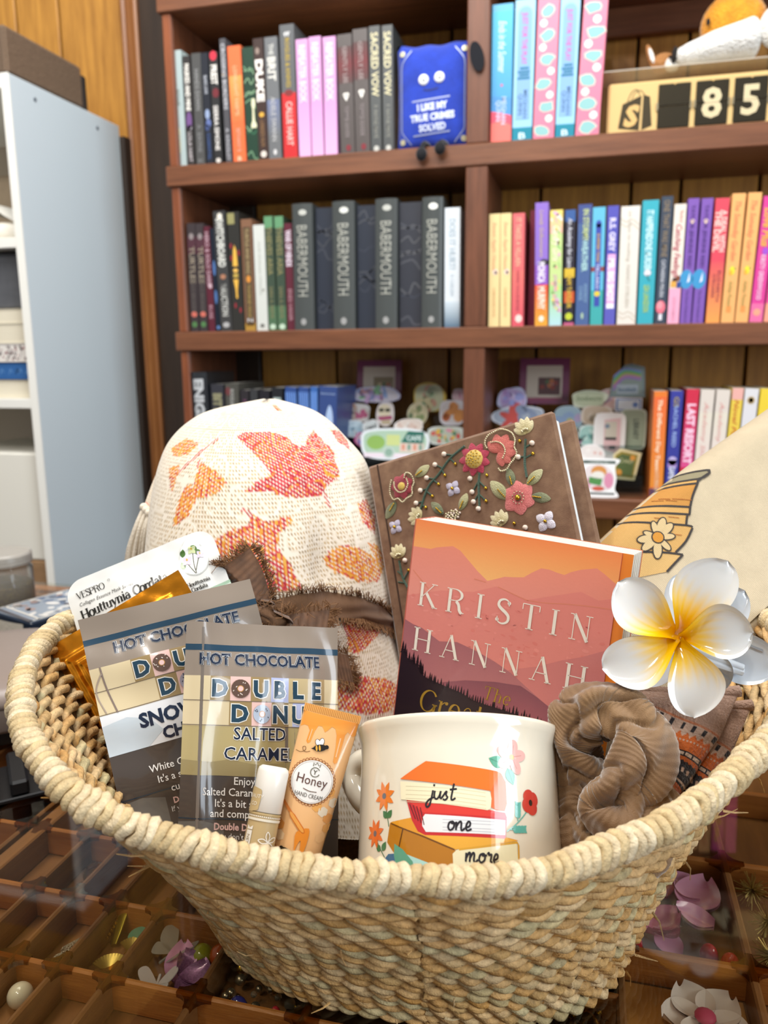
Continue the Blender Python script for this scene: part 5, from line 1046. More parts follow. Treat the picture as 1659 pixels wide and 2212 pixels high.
# ================================================================== SERIF LETTERS AND HANDWRITING (own strokes)
def ell_pts(cx, cy, rx, ry, a0=0, a1=2*pi, n=24): return [(cx+rx*cos(a0+(a1-a0)*k/n), cy+ry*sin(a0+(a1-a0)*k/n)) for k in range(n+1)]
SER = {
 'K': (.86, [('T', [(.15, 0), (.15, 1)]), ('t', [(.15, .36), (.70, 1)]), ('T', [(.34, .60), (.76, 0)])], [(.15, 0, .14), (.15, 1, .14), (.70, 1, .13), (.78, 0, .13)]),
 'R': (.84, [('T', [(.15, 0), (.15, 1)]), ('a', ell_pts(.36, .75, .31, .235, pi/2, -pi/2, 14)), ('t', [(.15, .985), (.37, .985)]), ('t', [(.15, .515), (.40, .515)]), ('T', [(.44, .5), (.56, .36), (.62, .14), (.72, .03)]), ('t', [(.70, .03), (.82, .06)])], [(.15, 0, .14), (.08, 1, .08)]),
 'I': (.36, [('T', [(.18, 0), (.18, 1)])], [(.18, 0, .15), (.18, 1, .15)]),
 'S': (.62, [('S', [(.53, .74), (.48, .93), (.31, .99), (.13, .90), (.10, .72), (.24, .58), (.42, .46), (.54, .32), (.52, .12), (.33, .01), (.14, .06), (.08, .27)])], [(.52, .86, .012), (.09, .14, .012)]),
 'T': (.78, [('T', [(.39, 0), (.39, 1)]), ('t', [(.05, .985), (.73, .985)]), ('t', [(.05, .985), (.05, .76)]), ('t', [(.73, .985), (.73, .76)])], [(.39, 0, .15)]),
 'N': (.88, [('t', [(.15, 0), (.15, 1)]), ('T', [(.15, 1), (.72, 0)]), ('t', [(.72, 0), (.72, 1)])], [(.15, 0, .13), (.10, 1, .10), (.72, 1, .13)]),
 'H': (.92, [('T', [(.17, 0), (.17, 1)]), ('T', [(.75, 0), (.75, 1)]), ('t', [(.17, .52), (.75, .52)])], [(.17, 0, .14), (.17, 1, .14), (.75, 0, .14), (.75, 1, .14)]),
 'A': (.86, [('t', [(.11, 0), (.42, 1)]), ('T', [(.42, 1), (.74, 0)]), ('t', [(.21, .34), (.63, .34)])], [(.11, 0, .12), (.74, 0, .13)]),
 'V': (.80, [('T', [(.09, 1), (.41, 0)]), ('t', [(.41, 0), (.71, 1)])], [(.09, 1, .12), (.71, 1, .12)]),
 'E': (.72, [('T', [(.15, 0), (.15, 1)]), ('t', [(.15, .985), (.62, .985)]), ('t', [(.15, .52), (.48, .52)]), ('t', [(.15, .015), (.64, .015)]), ('t', [(.62, .985), (.62, .8)]), ('t', [(.64, .015), (.66, .22)])], [(.08, 0, .07), (.08, 1, .07)]),
 'P': (.74, [('T', [(.15, 0), (.15, 1)]), ('a', ell_pts(.36, .73, .30, .255, pi/2, -pi/2, 14)), ('t', [(.15, .985), (.37, .985)]), ('t', [(.15, .475), (.37, .475)])], [(.15, 0, .14), (.08, 1, .08)]),
 'O': (.86, [('a', ell_pts(.42, .5, .36, .49))], []),
 'C': (.76, [('a', ell_pts(.42, .5, .36, .49, .6, 2*pi-.6))], [(.70, .72, .015)]),
 'G': (.82, [('a', ell_pts(.42, .5, .36, .49, .6, 2*pi-.3)), ('T', [(.74, .0), (.74, .4)])], [(.74, .4, .12)]),
 'o': (.58, [('a', ell_pts(.28, .33, .24, .33))], []),
 'e': (.54, [('a', ell_pts(.27, .33, .22, .33, .15, 2*pi-.7)), ('t', [(.06, .36), (.49, .36)])], []),
 'u': (.66, [('T', [(.13, .66), (.13, .18)]), ('t', [(.13, .18), (.2, .03), (.34, .02), (.48, .16)]), ('T', [(.49, .66), (.49, 0)])], [(.08, .66, .07), (.44, .66, .07), (.55, 0, .07)]),
 'n': (.66, [('T', [(.13, .66), (.13, 0)]), ('t', [(.13, .48), (.26, .63), (.38, .64), (.48, .52)]), ('T', [(.49, .54), (.49, 0)])], [(.07, .66, .07), (.13, 0, .12), (.49, 0, .12)]),
 'h': (.66, [('T', [(.13, 1), (.13, 0)]), ('t', [(.13, .48), (.26, .63), (.38, .64), (.48, .52)]), ('T', [(.49, .54), (.49, 0)])], [(.07, 1, .07), (.13, 0, .12), (.49, 0, .12)]),
 'r': (.48, [('T', [(.13, .66), (.13, 0)]), ('t', [(.13, .42), (.26, .60), (.38, .64)])], [(.07, .66, .07), (.13, 0, .12), (.39, .60, .035)]),
 't': (.40, [('T', [(.16, .88), (.16, .14)]), ('t', [(.16, .14), (.22, .01), (.36, .06)]), ('t', [(.02, .64), (.34, .64)])], []),
 'i': (.32, [('T', [(.15, .66), (.15, 0)])], [(.09, .66, .07), (.15, 0, .12), (.15, .90, .045)]),
 'y': (.60, [('T', [(.08, .66), (.29, .06)]), ('t', [(.50, .66), (.29, .06), (.2, -.2), (.08, -.24)])], [(.08, .66, .11), (.50, .66, .10)]),
 'a': (.56, [('T', [(.42, .46), (.42, .0)]), ('t', [(.1, .5), (.2, .64), (.34, .64), (.42, .48)]), ('a', ell_pts(.26, .18, .18, .18))], [(.48, 0, .06)]),
 'd': (.64, [('T', [(.48, 1), (.48, 0)]), ('a', ell_pts(.27, .33, .20, .33))], [(.42, 1, .07), (.54, 0, .07)]),
 'l': (.32, [('T', [(.15, 1), (.15, 0)])], [(.09, 1, .07), (.15, 0, .12)]),
 ' ': (.4, [], []),
}
def serif(p, txt, x, y, size, col, ly=2, T=.125, t=.034, space=0., rot=0., shear=0., centers=None):
    cx = 0; c, q = cos(rot), sin(rot)
    def tr(P): return [(x+(a+b*shear)*size*c-b*size*q, y+(a+b*shear)*size*q+b*size*c) for a, b in P]
    for i, ch in enumerate(txt):
        wd, st, sf = SER[ch]
        if centers: cx = centers[i]/size
        for kind, P in st:
            P2_ = [(a+cx, b) for a, b in P]
            if kind == 'T': w_ = T*size
            elif kind == 't': w_ = t*size
            elif kind == 'S': w_ = (lambda u: size*(t+(T*1.05-t)*sin(pi*u)**1.5))
            else:
                m_ = len(P)
                def w_(u, P=P, m_=m_):
                    i_ = min(m_-2, int(u*(m_-1))); dx, dy = P[i_+1][0]-P[i_][0], P[i_+1][1]-P[i_][1]
                    return size*(t+(T-t)*abs(dy/(hypot(dx, dy) or 1))**1.6)
            p.stroke(tr(P2_), w_, col, ly, smooth=5 if kind in 'S' or (kind in 'Tt' and len(P) > 2) else 0)
        for a, b, h in sf:
            if h < .05: p._add(tr([(a+cx+.075*cos(k), b+.075*sin(k)) for k in [2*pi*j/10 for j in range(10)]]), [tuple(range(10))], col, ly)
            else: p.stroke(tr([(a+cx-h, b+(.017 if b < .3 else -.017)), (a+cx+h, b+(.017 if b < .3 else -.017))]), max(t, .03)*size, col, ly, smooth=0)
        cx += wd+space
    return cx*size
HW = {
 'j': (.75, [[(.50, 1), (.46, .2), (.34, -.7), (.05, -.95), (-.12, -.6), (.2, -.1), (.75, .2)], [(.56, 1.7), (.54, 1.45)]]),
 'u': (1.0, [[(.0, .95), (.02, .3), (.3, 0), (.6, .3), (.72, .95)], [(.72, .95), (.74, .2), (1.0, .1)]]),
 's': (.75, [[(-.05, .15), (.4, .95), (.42, .55), (.62, .25), (.4, -.05), (.1, .05)]]),
 't': (.85, [[(.42, 1.9), (.34, .3), (.5, 0), (.85, .25)], [(.02, 1.15), (.85, 1.3)]]),
 'o': (.95, [[(.5, .95), (.15, .8), (.08, .3), (.35, 0), (.7, .25), (.72, .75), (.5, .95), (.45, .75), (.95, .8)]]),
 'n': (1.1, [[(.02, .95), (.08, .0)], [(.08, .4), (.35, .9), (.6, .9), (.66, .2), (.8, 0), (1.1, .25)]]),
 'e': (.85, [[(.0, .3), (.5, .5), (.55, .9), (.3, .98), (.12, .5), (.3, .02), (.8, .2)]]),
 'm': (1.5, [[(.0, .95), (.06, .0)], [(.06, .4), (.3, .95), (.48, .85), (.5, .0)], [(.5, .4), (.75, .95), (.95, .85), (.98, .15), (1.2, 0), (1.45, .3)]]),
 'r': (.75, [[(.05, .9), (.2, 1.1), (.25, .85), (.55, .9), (.5, .2), (.75, .1)]]),
 ',': (.4, [[(.2, .05), (.15, -.15), (.0, -.35)]]),
}
def hand(p, txt, x, y, size, col, ly, wd, rot=0., shear=.12):
    cx = 0; c, q = cos(rot), sin(rot)
    for ch in txt:
        w_, st = HW[ch]
        for P in st: p.stroke([(x+(a+cx+b*shear)*size*c-b*size*q, y+(a+cx+b*shear)*size*q+b*size*c) for a, b in P], wd, col, ly, smooth=6)
        cx += w_

# ================================================================== GIFTS IN THE BASKET
# ------------------------------------------------------------------ rolled throw blanket
RG = [Vector(r)*1.1 for r in [(-.087, .605, -.030, .004), (-.092, .599, -.0375, .036), (-.093, .592, -.046, .052), (-.093, .585, -.059, .065), (-.090, .576, -.075, .075), (-.089, .567, -.095, .080), (-.087, .558, -.117, .084), (-.085, .549, -.139, .086), (-.081, .539, -.160, .085), (-.076, .532, -.172, .079), (-.067, .528, -.182, .072), (-.058, .521, -.199, .069), (-.049, .513, -.216, .067), (-.041, .504, -.236, .065), (-.032, .489, -.259, .062), (-.02, .475, -.285, .058)]]
def ringat(v):
    x = max(0, min(1, v))*(len(RG)-1); i = min(int(x), len(RG)-2); t = x-i
    a, b, c, d = RG[max(i-1, 0)], RG[i], RG[i+1], RG[min(i+2, len(RG)-1)]
    return .5*((2*b)+(c-a)*t+(2*a-5*b+4*c-d)*t*t+(3*b-a-3*c+d)*t**3)
def bsurf(ang, v, h=0.):
    r = ringat(v); R = r[3]+h
    g = exp(-((v-.56)/.07)**2)          # gathers at the tie
    R += .0028*g*sin(ang*11+2*sin(ang*3)) + .0022*sin(ang*3+v*7)*min(1, v*4)
    R -= .010*exp(-((ang-.62)/.16)**2)*exp(-((v-.46)/.10)**2)
    return Vector((r[0]+R*sin(ang), r[1]-R*.8*cos(ang), r[2]))
BLO = Vector((-.06, .58, -.31))
LV = [(0, [(-7, .169), (-3, .156), (15, .154), (25, .172), (32, .205), (37, .20), (42, .175), (50, .157), (54, .19), (58, .225), (53, .25), (52, .285), (42, .30), (39, .319), (29, .322), (15, .312), (12, .302), (-2, .305), (5, .281), (12, .269), (7, .231), (1, .2)]),
 (1, [(-17, .4), (-9, .375), (0, .365), (2, .344), (8, .36), (20, .352), (21, .363), (14, .381), (12, .406), (18, .438), (22, .485), (7, .487), (-2, .46), (-14, .43), (-24, .42)]),
 (2, [(-62, .215), (-50, .181), (-36, .188), (-33, .194), (-39, .225), (-51, .235)]), (2, [(-53, .263), (-43, .250), (-42, .280), (-43, .312), (-47, .294)]),
 (2, [(-38, .375), (-37, .335), (-34, .30), (-30, .290), (-25, .319), (-28, .35)]), (2, [(-28, .318), (-28, .275), (-26, .240), (-17, .258), (-9, .283), (-14, .306), (-21, .316)]),
 (2, [(37, .440), (42, .420), (50, .418), (60, .436), (71, .469), (66, .498), (52, .488), (41, .465)]), (2, [(62, .422), (70, .43), (77, .469), (69, .485)]), (0, [(72, .163), (92, .175), (88, .205), (78, .230), (70, .2)]),
 (1, [(62, .345), (72, .34), (76, .385), (70, .41), (62, .383)]), (1, [(40, .575), (48, .562), (58, .60), (63, .65), (50, .676), (40, .692), (35, .68), (39, .631)]),
 (1, [(18, .765), (26, .742), (36, .738), (50, .757), (64, .80), (54, .812), (45, .826), (27, .816), (16, .80)]), (0, [(20, .034), (28, .036), (32, .064), (26, .064)]), (0, [(-95, .28), (-88, .26), (-84, .30), (-90, .32)]), (1, [(95, .30), (110, .34), (104, .42), (92, .38)])]
STM = [([(-20, .175), (-32, .231), (-42, .269), (-46, .30)], .006), ([(40, .312), (42, .342)], .005), ([(-28, .24), (-24, .30), (-20, .312)], .004), ([(-33, .30), (-35, .36)], .004), ([(-58, .215), (-40, .210)], .004), ([(-2, .335), (6, .36)], .004)]
def inpoly(x, y, P):
    c = False; j = len(P)-1
    for i in range(len(P)):
        if (P[i][1] > y) != (P[j][1] > y) and x < (P[j][0]-P[i][0])*(y-P[i][1])/(P[j][1]-P[i][1])+P[i][0]: c = not c
        j = i
    return c
LVB = [(k, P, min(a for a, b in P), max(a for a, b in P), min(b for a, b in P), max(b for a, b in P)) for k, P in LV]
CREAMS = ['#ddd2c0', '#e6dccc', '#d8ccb8', '#e2d7c6']; TAN = ['#a58a62', '#b89866', '#907652']
REDS = ['#b5303f', '#c03d48', '#a12536', '#cc5550']; ORG = ['#d58a34', '#dd9a3c', '#cf7a2c', '#d8a24a']
CRl, TNl, RDl, ORl = [[lin(c) for c in L] for L in (CREAMS, TAN, REDS, ORG)]
NA, NV = 300, 236
def angof(i): u = i/NA; return radians(-118+236*u) if u <= 1 else 0
def bcol(i, j):
    a, v = degrees_(angof(i)), j/NV
    a2 = a+.8*noise.noise((i*.35, j*.1, 0)); 
    hit = None
    for k, P, x0, x1, y0, y1 in LVB:
        if x0 <= a2 <= x1 and y0 <= v <= y1 and inpoly(a2, v, P): hit = k; break
    if hit is None:
        for P, wd in STM:
            for q_ in range(len(P)-1):
                (ax, ay), (bx, by) = P[q_], P[q_+1]; dx, dy = (bx-ax), (by-ay)*240; L = dx*dx+dy*dy; t = max(0, min(1, ((a-ax)*dx+(v-ay)*240*dy)/L))
                if hypot(a-ax-dx*t, (v-ay)*240-dy*t) < 1.0: hit = 3
    h = (i*7919+j*104729+(i*j) % 97*31) % 1000/1000
    if hit is None:
        if i % 2 and j % 2: return TNl[int(h*3)] if h < .75 else CRl[int(h*4) % 4]
        return CRl[int(h*4)]
    if hit == 3: return RDl[int(h*4)] if (i+j) % 2 else CRl[int(h*4)]
    ed = .5+.5*noise.noise((i*.05, j*.05, hit))
    if (i % 4 == (j*2) % 4) and h < .8: return CRl[int(h*4) % 4]
    if hit == 0: return RDl[int(h*4)] if h < .66+.22*(ed > .42) else ORl[int(h*40) % 4]
    if hit == 1: return RDl[int(h*40) % 4] if (i % 3 == 0 or h < .30+.25*(ed < .5)) else ORl[int(h*4)]
    return RDl[int(h*40) % 4] if (i % 4 == 1 and j % 2) or h < .14 else ORl[int(h*4)]
def degrees_(x): return x*180/pi
bl = thing('throw_blanket', 'rolled cream woven throw blanket with red and orange autumn leaves, tied in the middle', 'blanket')
bl.location = L2W(*BLO); bl.rotation_euler = (0, 0, YAW)
k = MB(); vs = []; cs = []
for i in range(NA+1):
    for j in range(NV+1):
        a = angof(i); wv = .00055 if (i+j) % 2 else -.00035
        if i % 2 and j % 2: wv = -.0008
        vs.append(bsurf(a, j/NV, wv)-BLO); cs.append(bcol(i, j))
k.add(vs, [(i*(NV+1)+j, (i+1)*(NV+1)+j, (i+1)*(NV+1)+j+1, i*(NV+1)+j+1) for i in range(NA) for j in range(NV)], cs)
WOOL = mat('woven_cotton', 'Col', .85, sheen=.25, spec=.2)
k.build('roll', WOOL, bl, smooth='all')
k = MB(); k.grid(30, 60, lambda u, v: bsurf(radians(118+124*u), v)-BLO, lambda u, v: CREAMS[int(u*97+v*61) % 4]); k.build('roll_back', WOOL, bl, smooth='all')
# the free corner of the throw hanging down at the side, with its knotted fringe
FCn = [(-.1840, .662, -.078), (-.190, .642, -.098), (-.1945, .626, -.117)]; FCf = [(-.156, .634, -.078), (-.165, .622, -.102), (-.1735, .618, -.130)]
def flap(u, v):
    n_ = spline(FCn, 10); f_ = spline(FCf, 10); q_ = min(len(n_)-1, v*(len(n_)-1)); i = int(q_); t = q_-i; i2 = min(i+1, len(n_)-1)
    return n_[i].lerp(n_[i2], t).lerp(f_[i].lerp(f_[i2], t), u)+Vector((0, -.007*sin(pi*min(1, u*1.1))*(1-.3*v), 0))
k = MB(); vs = []; cs = []; nu, nv = 40, 70
for i in range(nu+1):
    for j in range(nv+1):
        p = flap(i/nu, j/nv)-BLO; p.y -= .0005*((i+j) % 2); vs.append(p); h = (i*7919+j*104729) % 1000/1000
        c = TNl[int(h*3)] if i % 2 and j % 2 else CRl[int(h*4)]
        if j in (60, 61, 66, 67) and h < .6: c = lin('#d99a8c')
        if hypot(i-24, (j-60)*.8) < 4.5 and h < .8: c = RDl[int(h*4)]
        cs.append(c)
k.add(vs, [(i*(nv+1)+j, (i+1)*(nv+1)+j, (i+1)*(nv+1)+j+1, i*(nv+1)+j+1) for i in range(nu) for j in range(nv)], cs)
k.build('hanging_corner', WOOL, bl, smooth='all')
COT = mat('cotton_cord', '#e4d9c6', .85, sheen=.3, bump=('noise', 600, .4)); q = random.Random(8)
for u, dx, L in ((.02, -.016, .046), (.16, -.010, .046), (.30, -.008, .042), (.52, -.004, .036), (.70, .001, .036), (.86, .003, .034), (1.0, .004, .034)):
    p0 = flap(u, 1.0)-BLO; k = MB(); k.ball(p0, .0036, None, 10, 6)
    for s in range(4):
        o = Vector((q.uniform(-.0022, .0022), q.uniform(-.002, .002), 0)); k.tube(spline([p0, p0+Vector((dx*.35, -.003, -L*.3))+o, p0+Vector((dx*.8, -.002, -L*.7))+o*1.4, p0+Vector((dx*1.0, .0, -L*q.uniform(.95, 1.15)))+o*2.2], 6), lambda t: .0017, 6)
    k.build('tassel', COT, bl, smooth='all')

# ------------------------------------------------------------------ frayed velvet ribbon round the blanket
rb = thing('velvet_ribbon', 'brown frayed velvet ribbon knotted around the rolled blanket', 'ribbon'); rb.location = L2W(*BLO); rb.rotation_euler = (0, 0, YAW)
VELB = mat('brown_velvet', '#5a3a20', .7, sheen=.9, nz=(120, .45)); VELR = mat('brown_ribbon_back', '#6d4c30', .75, sheen=.3, bump=('wave', 420, .5)); FRAY = mat('brown_fray', '#7a5636', .8)
RC_ = [(-100, .47, .55), (-40, .48, .555), (2, .500, .56), (21, .490, .555), (33, .494, .545), (50, .513, .57), (63, .548, .62), (74, .60, .67), (90, .64, .70), (112, .64, .70)]
def band(u, v):
    q_ = u*(len(RC_)-1); i = min(int(q_), len(RC_)-2); t = q_-i; t = t*t*(3-2*t)*.5+t*.5
    a, b = RC_[i], RC_[i+1]; ang = a[0]+(b[0]-a[0])*t; lo = a[1]+(b[1]-a[1])*t; hi = a[2]+(b[2]-a[2])*t
    return bsurf(radians(ang), lo+(hi-lo)*v, .0032+.0022*sin(pi*v)+.0010*sin(v*9+u*22))-BLO
k = MB(); k.grid(90, 10, band); k.build('band', VELR, rb, smooth='all')
fr = MB()
def hair(p, d, L, r=.00026, curl=.4):
    o = Vector((q.gauss(0, 1), q.gauss(0, 1), q.gauss(0, 1)))*curl; d = (d+o*.5).normalized()
    a = p+d*L*.45; b = p+(d+Vector((q.gauss(0, 1), q.gauss(0, 1), q.gauss(0, 1)))*curl*.7).normalized()*L
    fr.tube([p, a, b], r, 3, cap=False)
for _ in range(900):
    u = q.uniform(.18, .95); v = q.choice((0, 1)); p = band(u, v); out = (band(u, .5)-Vector((-.02, .02, p.z))).normalized() if False else Vector((0, -1, 0))
    hair(p, Vector((0, -.45, 1.0 if v == 0 else -1.0)), q.uniform(.003, .0085))
kc = Vector((-.0835, .5155, -.1775))-BLO
kn = MB()
kn.grid(28, 16, lambda u, v: kc+Vector((.020*cos(2*pi*u)*sin(pi*v)+.004*sin(6*pi*v), -.006-.013*sin(pi*v)*abs(cos(pi*u))-.003*sin(10*pi*u+v*5), .014*cos(pi*v)+.004*sin(2*pi*u+1))))
kn.build('knot', VELR, rb, smooth='all')
def tail(name, rows, m=VELB, fringe=420):
    nr = len(rows); S = [spline([r[i] for r in rows], 10) for i in range(len(rows[0]))]; L = len(S[0])
    def fn(u, v):
        i = min(L-1, int(round(u*(L-1)))); pts = [s[i] for s in S]; x = v*(len(pts)-1); j = min(int(x), len(pts)-2); t = x-j; t = t*t*(3-2*t)
        return (pts[j].lerp(pts[j+1], t))*1.0-BLO
    k = MB(); k.grid(30, 14, fn); k.build(name, m, rb, smooth='all')
    for _ in range(fringe):
        w_ = q.random()
        if w_ < .4: u, v, d = 1, q.random(), fn(1, .5)-fn(.8, .5)
        elif w_ < .7: u, v = q.random(), 0; d = fn(u, 0)-fn(u, .3)
        else: u, v = q.random(), 1; d = fn(u, 1)-fn(u, .7)
        hair(fn(u, v), d.normalized()+Vector((0, -.3, 0)), q.uniform(.003, .009))
V3 = lambda *a: Vector(a)
K_ = 1.0
tail('upper_tail', [[V3(-.0855, .527, -.172)*K_*.99, V3(-.083, .518, -.168)*K_*.99, V3(-.079, .523, -.163)*K_*.99], [V3(-.104, .522, -.162)*K_, V3(-.093, .510, -.152)*K_, V3(-.083, .519, -.142)*K_], [V3(-.121, .522, -.143)*K_, V3(-.107, .508, -.136)*K_, V3(-.091, .520, -.126)*K_]], fringe=620)
tail('lower_tail', [[V3(-.086, .515, -.176)*1.0, V3(-.084, .513, -.184)*1.0, V3(-.082, .512, -.192)*1.0], [V3(-.062, .510, -.170)*1.0, V3(-.064, .503, -.184)*1.0, V3(-.062, .503, -.200)*1.0], [V3(-.038, .522, -.171)*1.0, V3(-.040, .512, -.184)*1.0, V3(-.040, .510, -.199)*1.0]], fringe=420)
tail('side_tail', [[V3(-.046, .512, -.190)*1.0, V3(-.044, .508, -.198)*1.0, V3(-.042, .506, -.206)*1.0], [V3(-.036, .513, -.198)*1.0, V3(-.034, .509, -.207)*1.0, V3(-.032, .509, -.216)*1.0], [V3(-.026, .521, -.204)*1.0, V3(-.024, .517, -.212)*1.0, V3(-.022, .515, -.222)*1.0]], fringe=260)
for _ in range(420): hair(kc+Vector((q.gauss(0, .012), -.012+q.gauss(0, .004), q.gauss(0, .009))), Vector((q.gauss(0, 1), -.6, q.gauss(0, 1))), q.uniform(.004, .009), curl=.8)
fr.build('frayed_edge', FRAY, rb, kind='stuff', recalc=False)

# ------------------------------------------------------------------ sachets: a flat pouch with its own print
def pouch(name, label, t, ax, ay, w_, h, zf, m, cat='packet', yf=None, nx=36, ny=44, th=.0035, outline=None):
    r = thing(name, label, cat, mtx=pose(t, ax, ay)); yf = yf or (lambda x, y: y)
    k = MB()
    def P(u, v, s):
        x, y = u*w_, -v*h
        if outline: x, y = outline(x, y)
        edge = min(u, 1-u, v, 1-v)*min(w_, h)
        e = min(1, max(0, edge/.012)); e = e*e*(3-2*e)
        return (x, yf(x, y), zf(x, y)-s*(.0004+th*2*e))
    k.grid(nx, ny, lambda u, v: P(u, v, 0)); k.grid(nx, ny, lambda u, v: P(u, v, 1))
    k.build('pouch', m, r, smooth='all'); return r
FILM = mat('printed_film', 'Col', .2, coat=.55, spec=.4, bump=('noise', 55, .05))
def donut(p, x, y, r, c, spr):
    p.ell(x, y, r*1.0, r*1.0, '#d8c09a', 4, n=18); p.ell(x, y, r, r, c, 5, n=18); p.ell(x, y, r*.36, r*.36, '#b8884a', 6, n=12); p.ell(x, y, r*.28, r*.28, '#dcb9b4', 7, n=12)
    q_ = random.Random(int(x*7+y*3))
    for _ in range(9): a = q_.uniform(0, 6.28); rr = r*q_.uniform(.5, .88); p.stroke([(x+rr*cos(a), y+rr*sin(a)), (x+rr*cos(a)+q_.uniform(-1, 1)*r*.16, y+rr*sin(a)+r*.12)], r*.09, spr, 6, smooth=0)
NAVY = '#14243c'
def choc_art(p, W, H, kind):
    TAUPE, KH = '#86796c', ('#a8986a' if kind else '#d9d6d3')
    p.rect(-2, 3, W+1, -27, TAUPE, 0); p.rect(-2, -9.6, W+1, -13.0, '#1f3b4e', 1)
    x0 = 5.6 if kind else 13.6; hw = 70 if kind else 73
    for b, c, l in ((.085, '#d9d5ce', 1), (.068, NAVY, 2), (.036, '#d4d0c8', 3), (.020, NAVY, 4)): p.text('HOT CHOCOLATE', x0, -20.6, 6.0, c, l, bold=b, al='L', width=hw)
    p.rect(-2, -27, W+1, -54, '#c9b894', 0)
    ws = ((12, 23.3, '#927c54'), (23.3, 34.3, '#d8b4ac'), (34.3, 46, '#927c54'), (46, 57, '#a9b0d0'), (57, 68, '#b5a27a'), (68, 79, '#a08a62')); dx = 0 if kind else 9
    for a, b, c in ws: p.rect(a+dx, -27, b+dx, -40.2, c, 1)
    for a, b, c in ((23, 35, '#927c54'), (35, 46.6, '#d8b4ac'), (46.6, 57.5, '#927c54'), (57.5, 68, '#a9b0d0'), (68, 79, '#a08a62')): p.rect(a+dx, -40.6, b+dx, -53.6, c, 1)
    for y in (-40.4, -53.6): p.rect(-2, y+.2, W+1, y-.2, '#6a5c4c', 2)
    if not kind: p.stroke([(4, -27), (5, -40), (8, -54)], .9, '#7a6a62', 3); p.stroke([(4.5, -30), (-1, -40), (2, -53)], .7, '#9a8a7e', 3)
    def L(ch, x, y):
        p.text(ch, x+dx, y, 8.6, '#e6e2d8', 2, bold=.085, al='C'); p.text(ch, x+dx, y, 8.6, '#1f3d50', 3, bold=.045, al='C')
    for ch, x in (('D', 17.4), ('U', 40), ('B', 51.5), ('L', 62.4), ('E', 73.4)): L(ch, x, -37.8)
    for ch, x in (('D', 28.8), ('N', 52), ('U', 62.6), ('T', 73.4)): L(ch, x, -51.2)
    donut(p, 28.8+dx, -33.6, 5.1, '#5c463c', '#d8ccc0'); donut(p, 40.8+dx, -47, 5.1, '#a9b4c4' if kind else '#a09aa8', '#3c4450')
    if kind:
        p.rect(-2, -54, W+1, -79, KH, 0); p.poly([(-2, -72), (14, -73), (24, -71.5), (40, -74), (60, -72), (W+1, -74), (W+1, -80), (-2, -80)], '#8f8058', 1)
        for t, y, wd, xx in (('SALTED', -60.8, 30, 40.5), ('CARAMEL', -71.4, 41, 41)):
            p.text(t, xx, y, 6.4, '#e9e6de', 2, bold=.05, al='C', width=wd); p.text(t, xx, y, 6.4, NAVY, 3, bold=.010, al='C', width=wd*.98)
    else:
        p.rect(-2, -54, W+1, -77, '#d5d6d8', 0); p.poly([(-2, -60), (12, -58), (24, -62), (30, -70), (20, -77), (-2, -77)], '#b9c2c8', 1)
        p.text('SNOW', 18, -66, 7.6, NAVY, 2, bold=.04); p.text('CHOC', 29, -75.2, 6.2, NAVY, 2, bold=.04)
    p.rect(-2, -77 if not kind else -79, W+1, -125, '#453d38', 0)
    p.rect(-2, -101.8, W+1, -102.4, '#22303c', 2); p.poly([(-2, -125), (-2, -104), (10, -103), (22, -106), (22, -125)], '#5f5a54', 1)
    if kind:
        for t, x, y in (('Enjoy a', 26.5, -84.4), ('Salted Carame', 9.8, -90.2), ("It's a bit sa", 16.8, -96.0), ('and compl', 14.4, -101.2)): p.text(t, x, y, 3.9, '#ddd9d4', 3, bold=.006, sx=.92)
        p.text('Double Donut', 16.6, -107.6, 3.4, '#c9a49c', 3, bold=.03, sx=.9); p.text("If you don't abso", 15, -112.2, 2.9, '#c4beb8', 3, sx=.9); p.text("we'll make it r", 18, -116.4, 2.9, '#c4beb8', 3, sx=.9)
    else:
        for t, x, y in (('E', 40, -84.6), ('White Cho', 17.2, -91.2), ("It's a sw", 20.6, -97.6), ('cure', 26.4, -103.8)): p.text(t, x, y, 3.9, '#ddd9d4', 3, bold=.006, sx=.95)
        p.text('Double', 26, -110.4, 3.2, '#c9a49c', 3, bold=.03, sx=.95); p.text('If you', 24, -114.6, 2.8, '#c4beb8', 3); p.text('we', 29, -118.4, 2.6, '#c4beb8', 3)
PB = mat('pouch_back', '#6d635a', .3, coat=.5)
zA = lambda x, y: .0055*sin(pi*min(1, max(0, x/.087)))*min(1, max(.15, -y/.03)) + .0014*sin(x*210+.6*sin(y*60)) + .0012*exp(-((x-.0075)/.0022)**2) - .0016*exp(-((x-.058)/.002)**2)*min(1, max(0, (-y-.02)/.02)) - .004*max(0, 1+y/.02)*sin(pi*x/.087)
sh = lambda x, y: y+x*(-.025+.5*y)
A_ = pouch('cocoa_sachet', 'front hot chocolate sachet, salted caramel, leaning in the basket', (-.1106, .4262, -.149), (.9327, .3309, -.1436), (-.0085, .4183, .9083), .087, .124, zA, PB, yf=sh)
p = P2(); choc_art(p, 87, 124, 1)
p.build('film_print', A_, FILM, fn=lambda x, y, l: (x, sh(x, y), zA(x, y)+l), cut=(3, 3.5), smooth=True)
zB = lambda x, y: .005*sin(pi*min(1, max(0, x/.098)))*min(1, max(.1, -y/.03)) + .0012*sin(x*160+2)*min(1, -y/.03+.1) + .0009*sin(y*190+x*40)
shB = lambda x, y: y-.03*x
B_ = pouch('cocoa_sachet', 'rear hot chocolate sachet with a snowy white band, behind the salted caramel one', tuple(1.05*c for c in (-.1668, .4144, -.1432)), (.9379, .2927, .1861), (-.2917, .3754, .8798), .098, .118, zB, PB, yf=shB)
p = P2(); choc_art(p, 98, 118, 0)
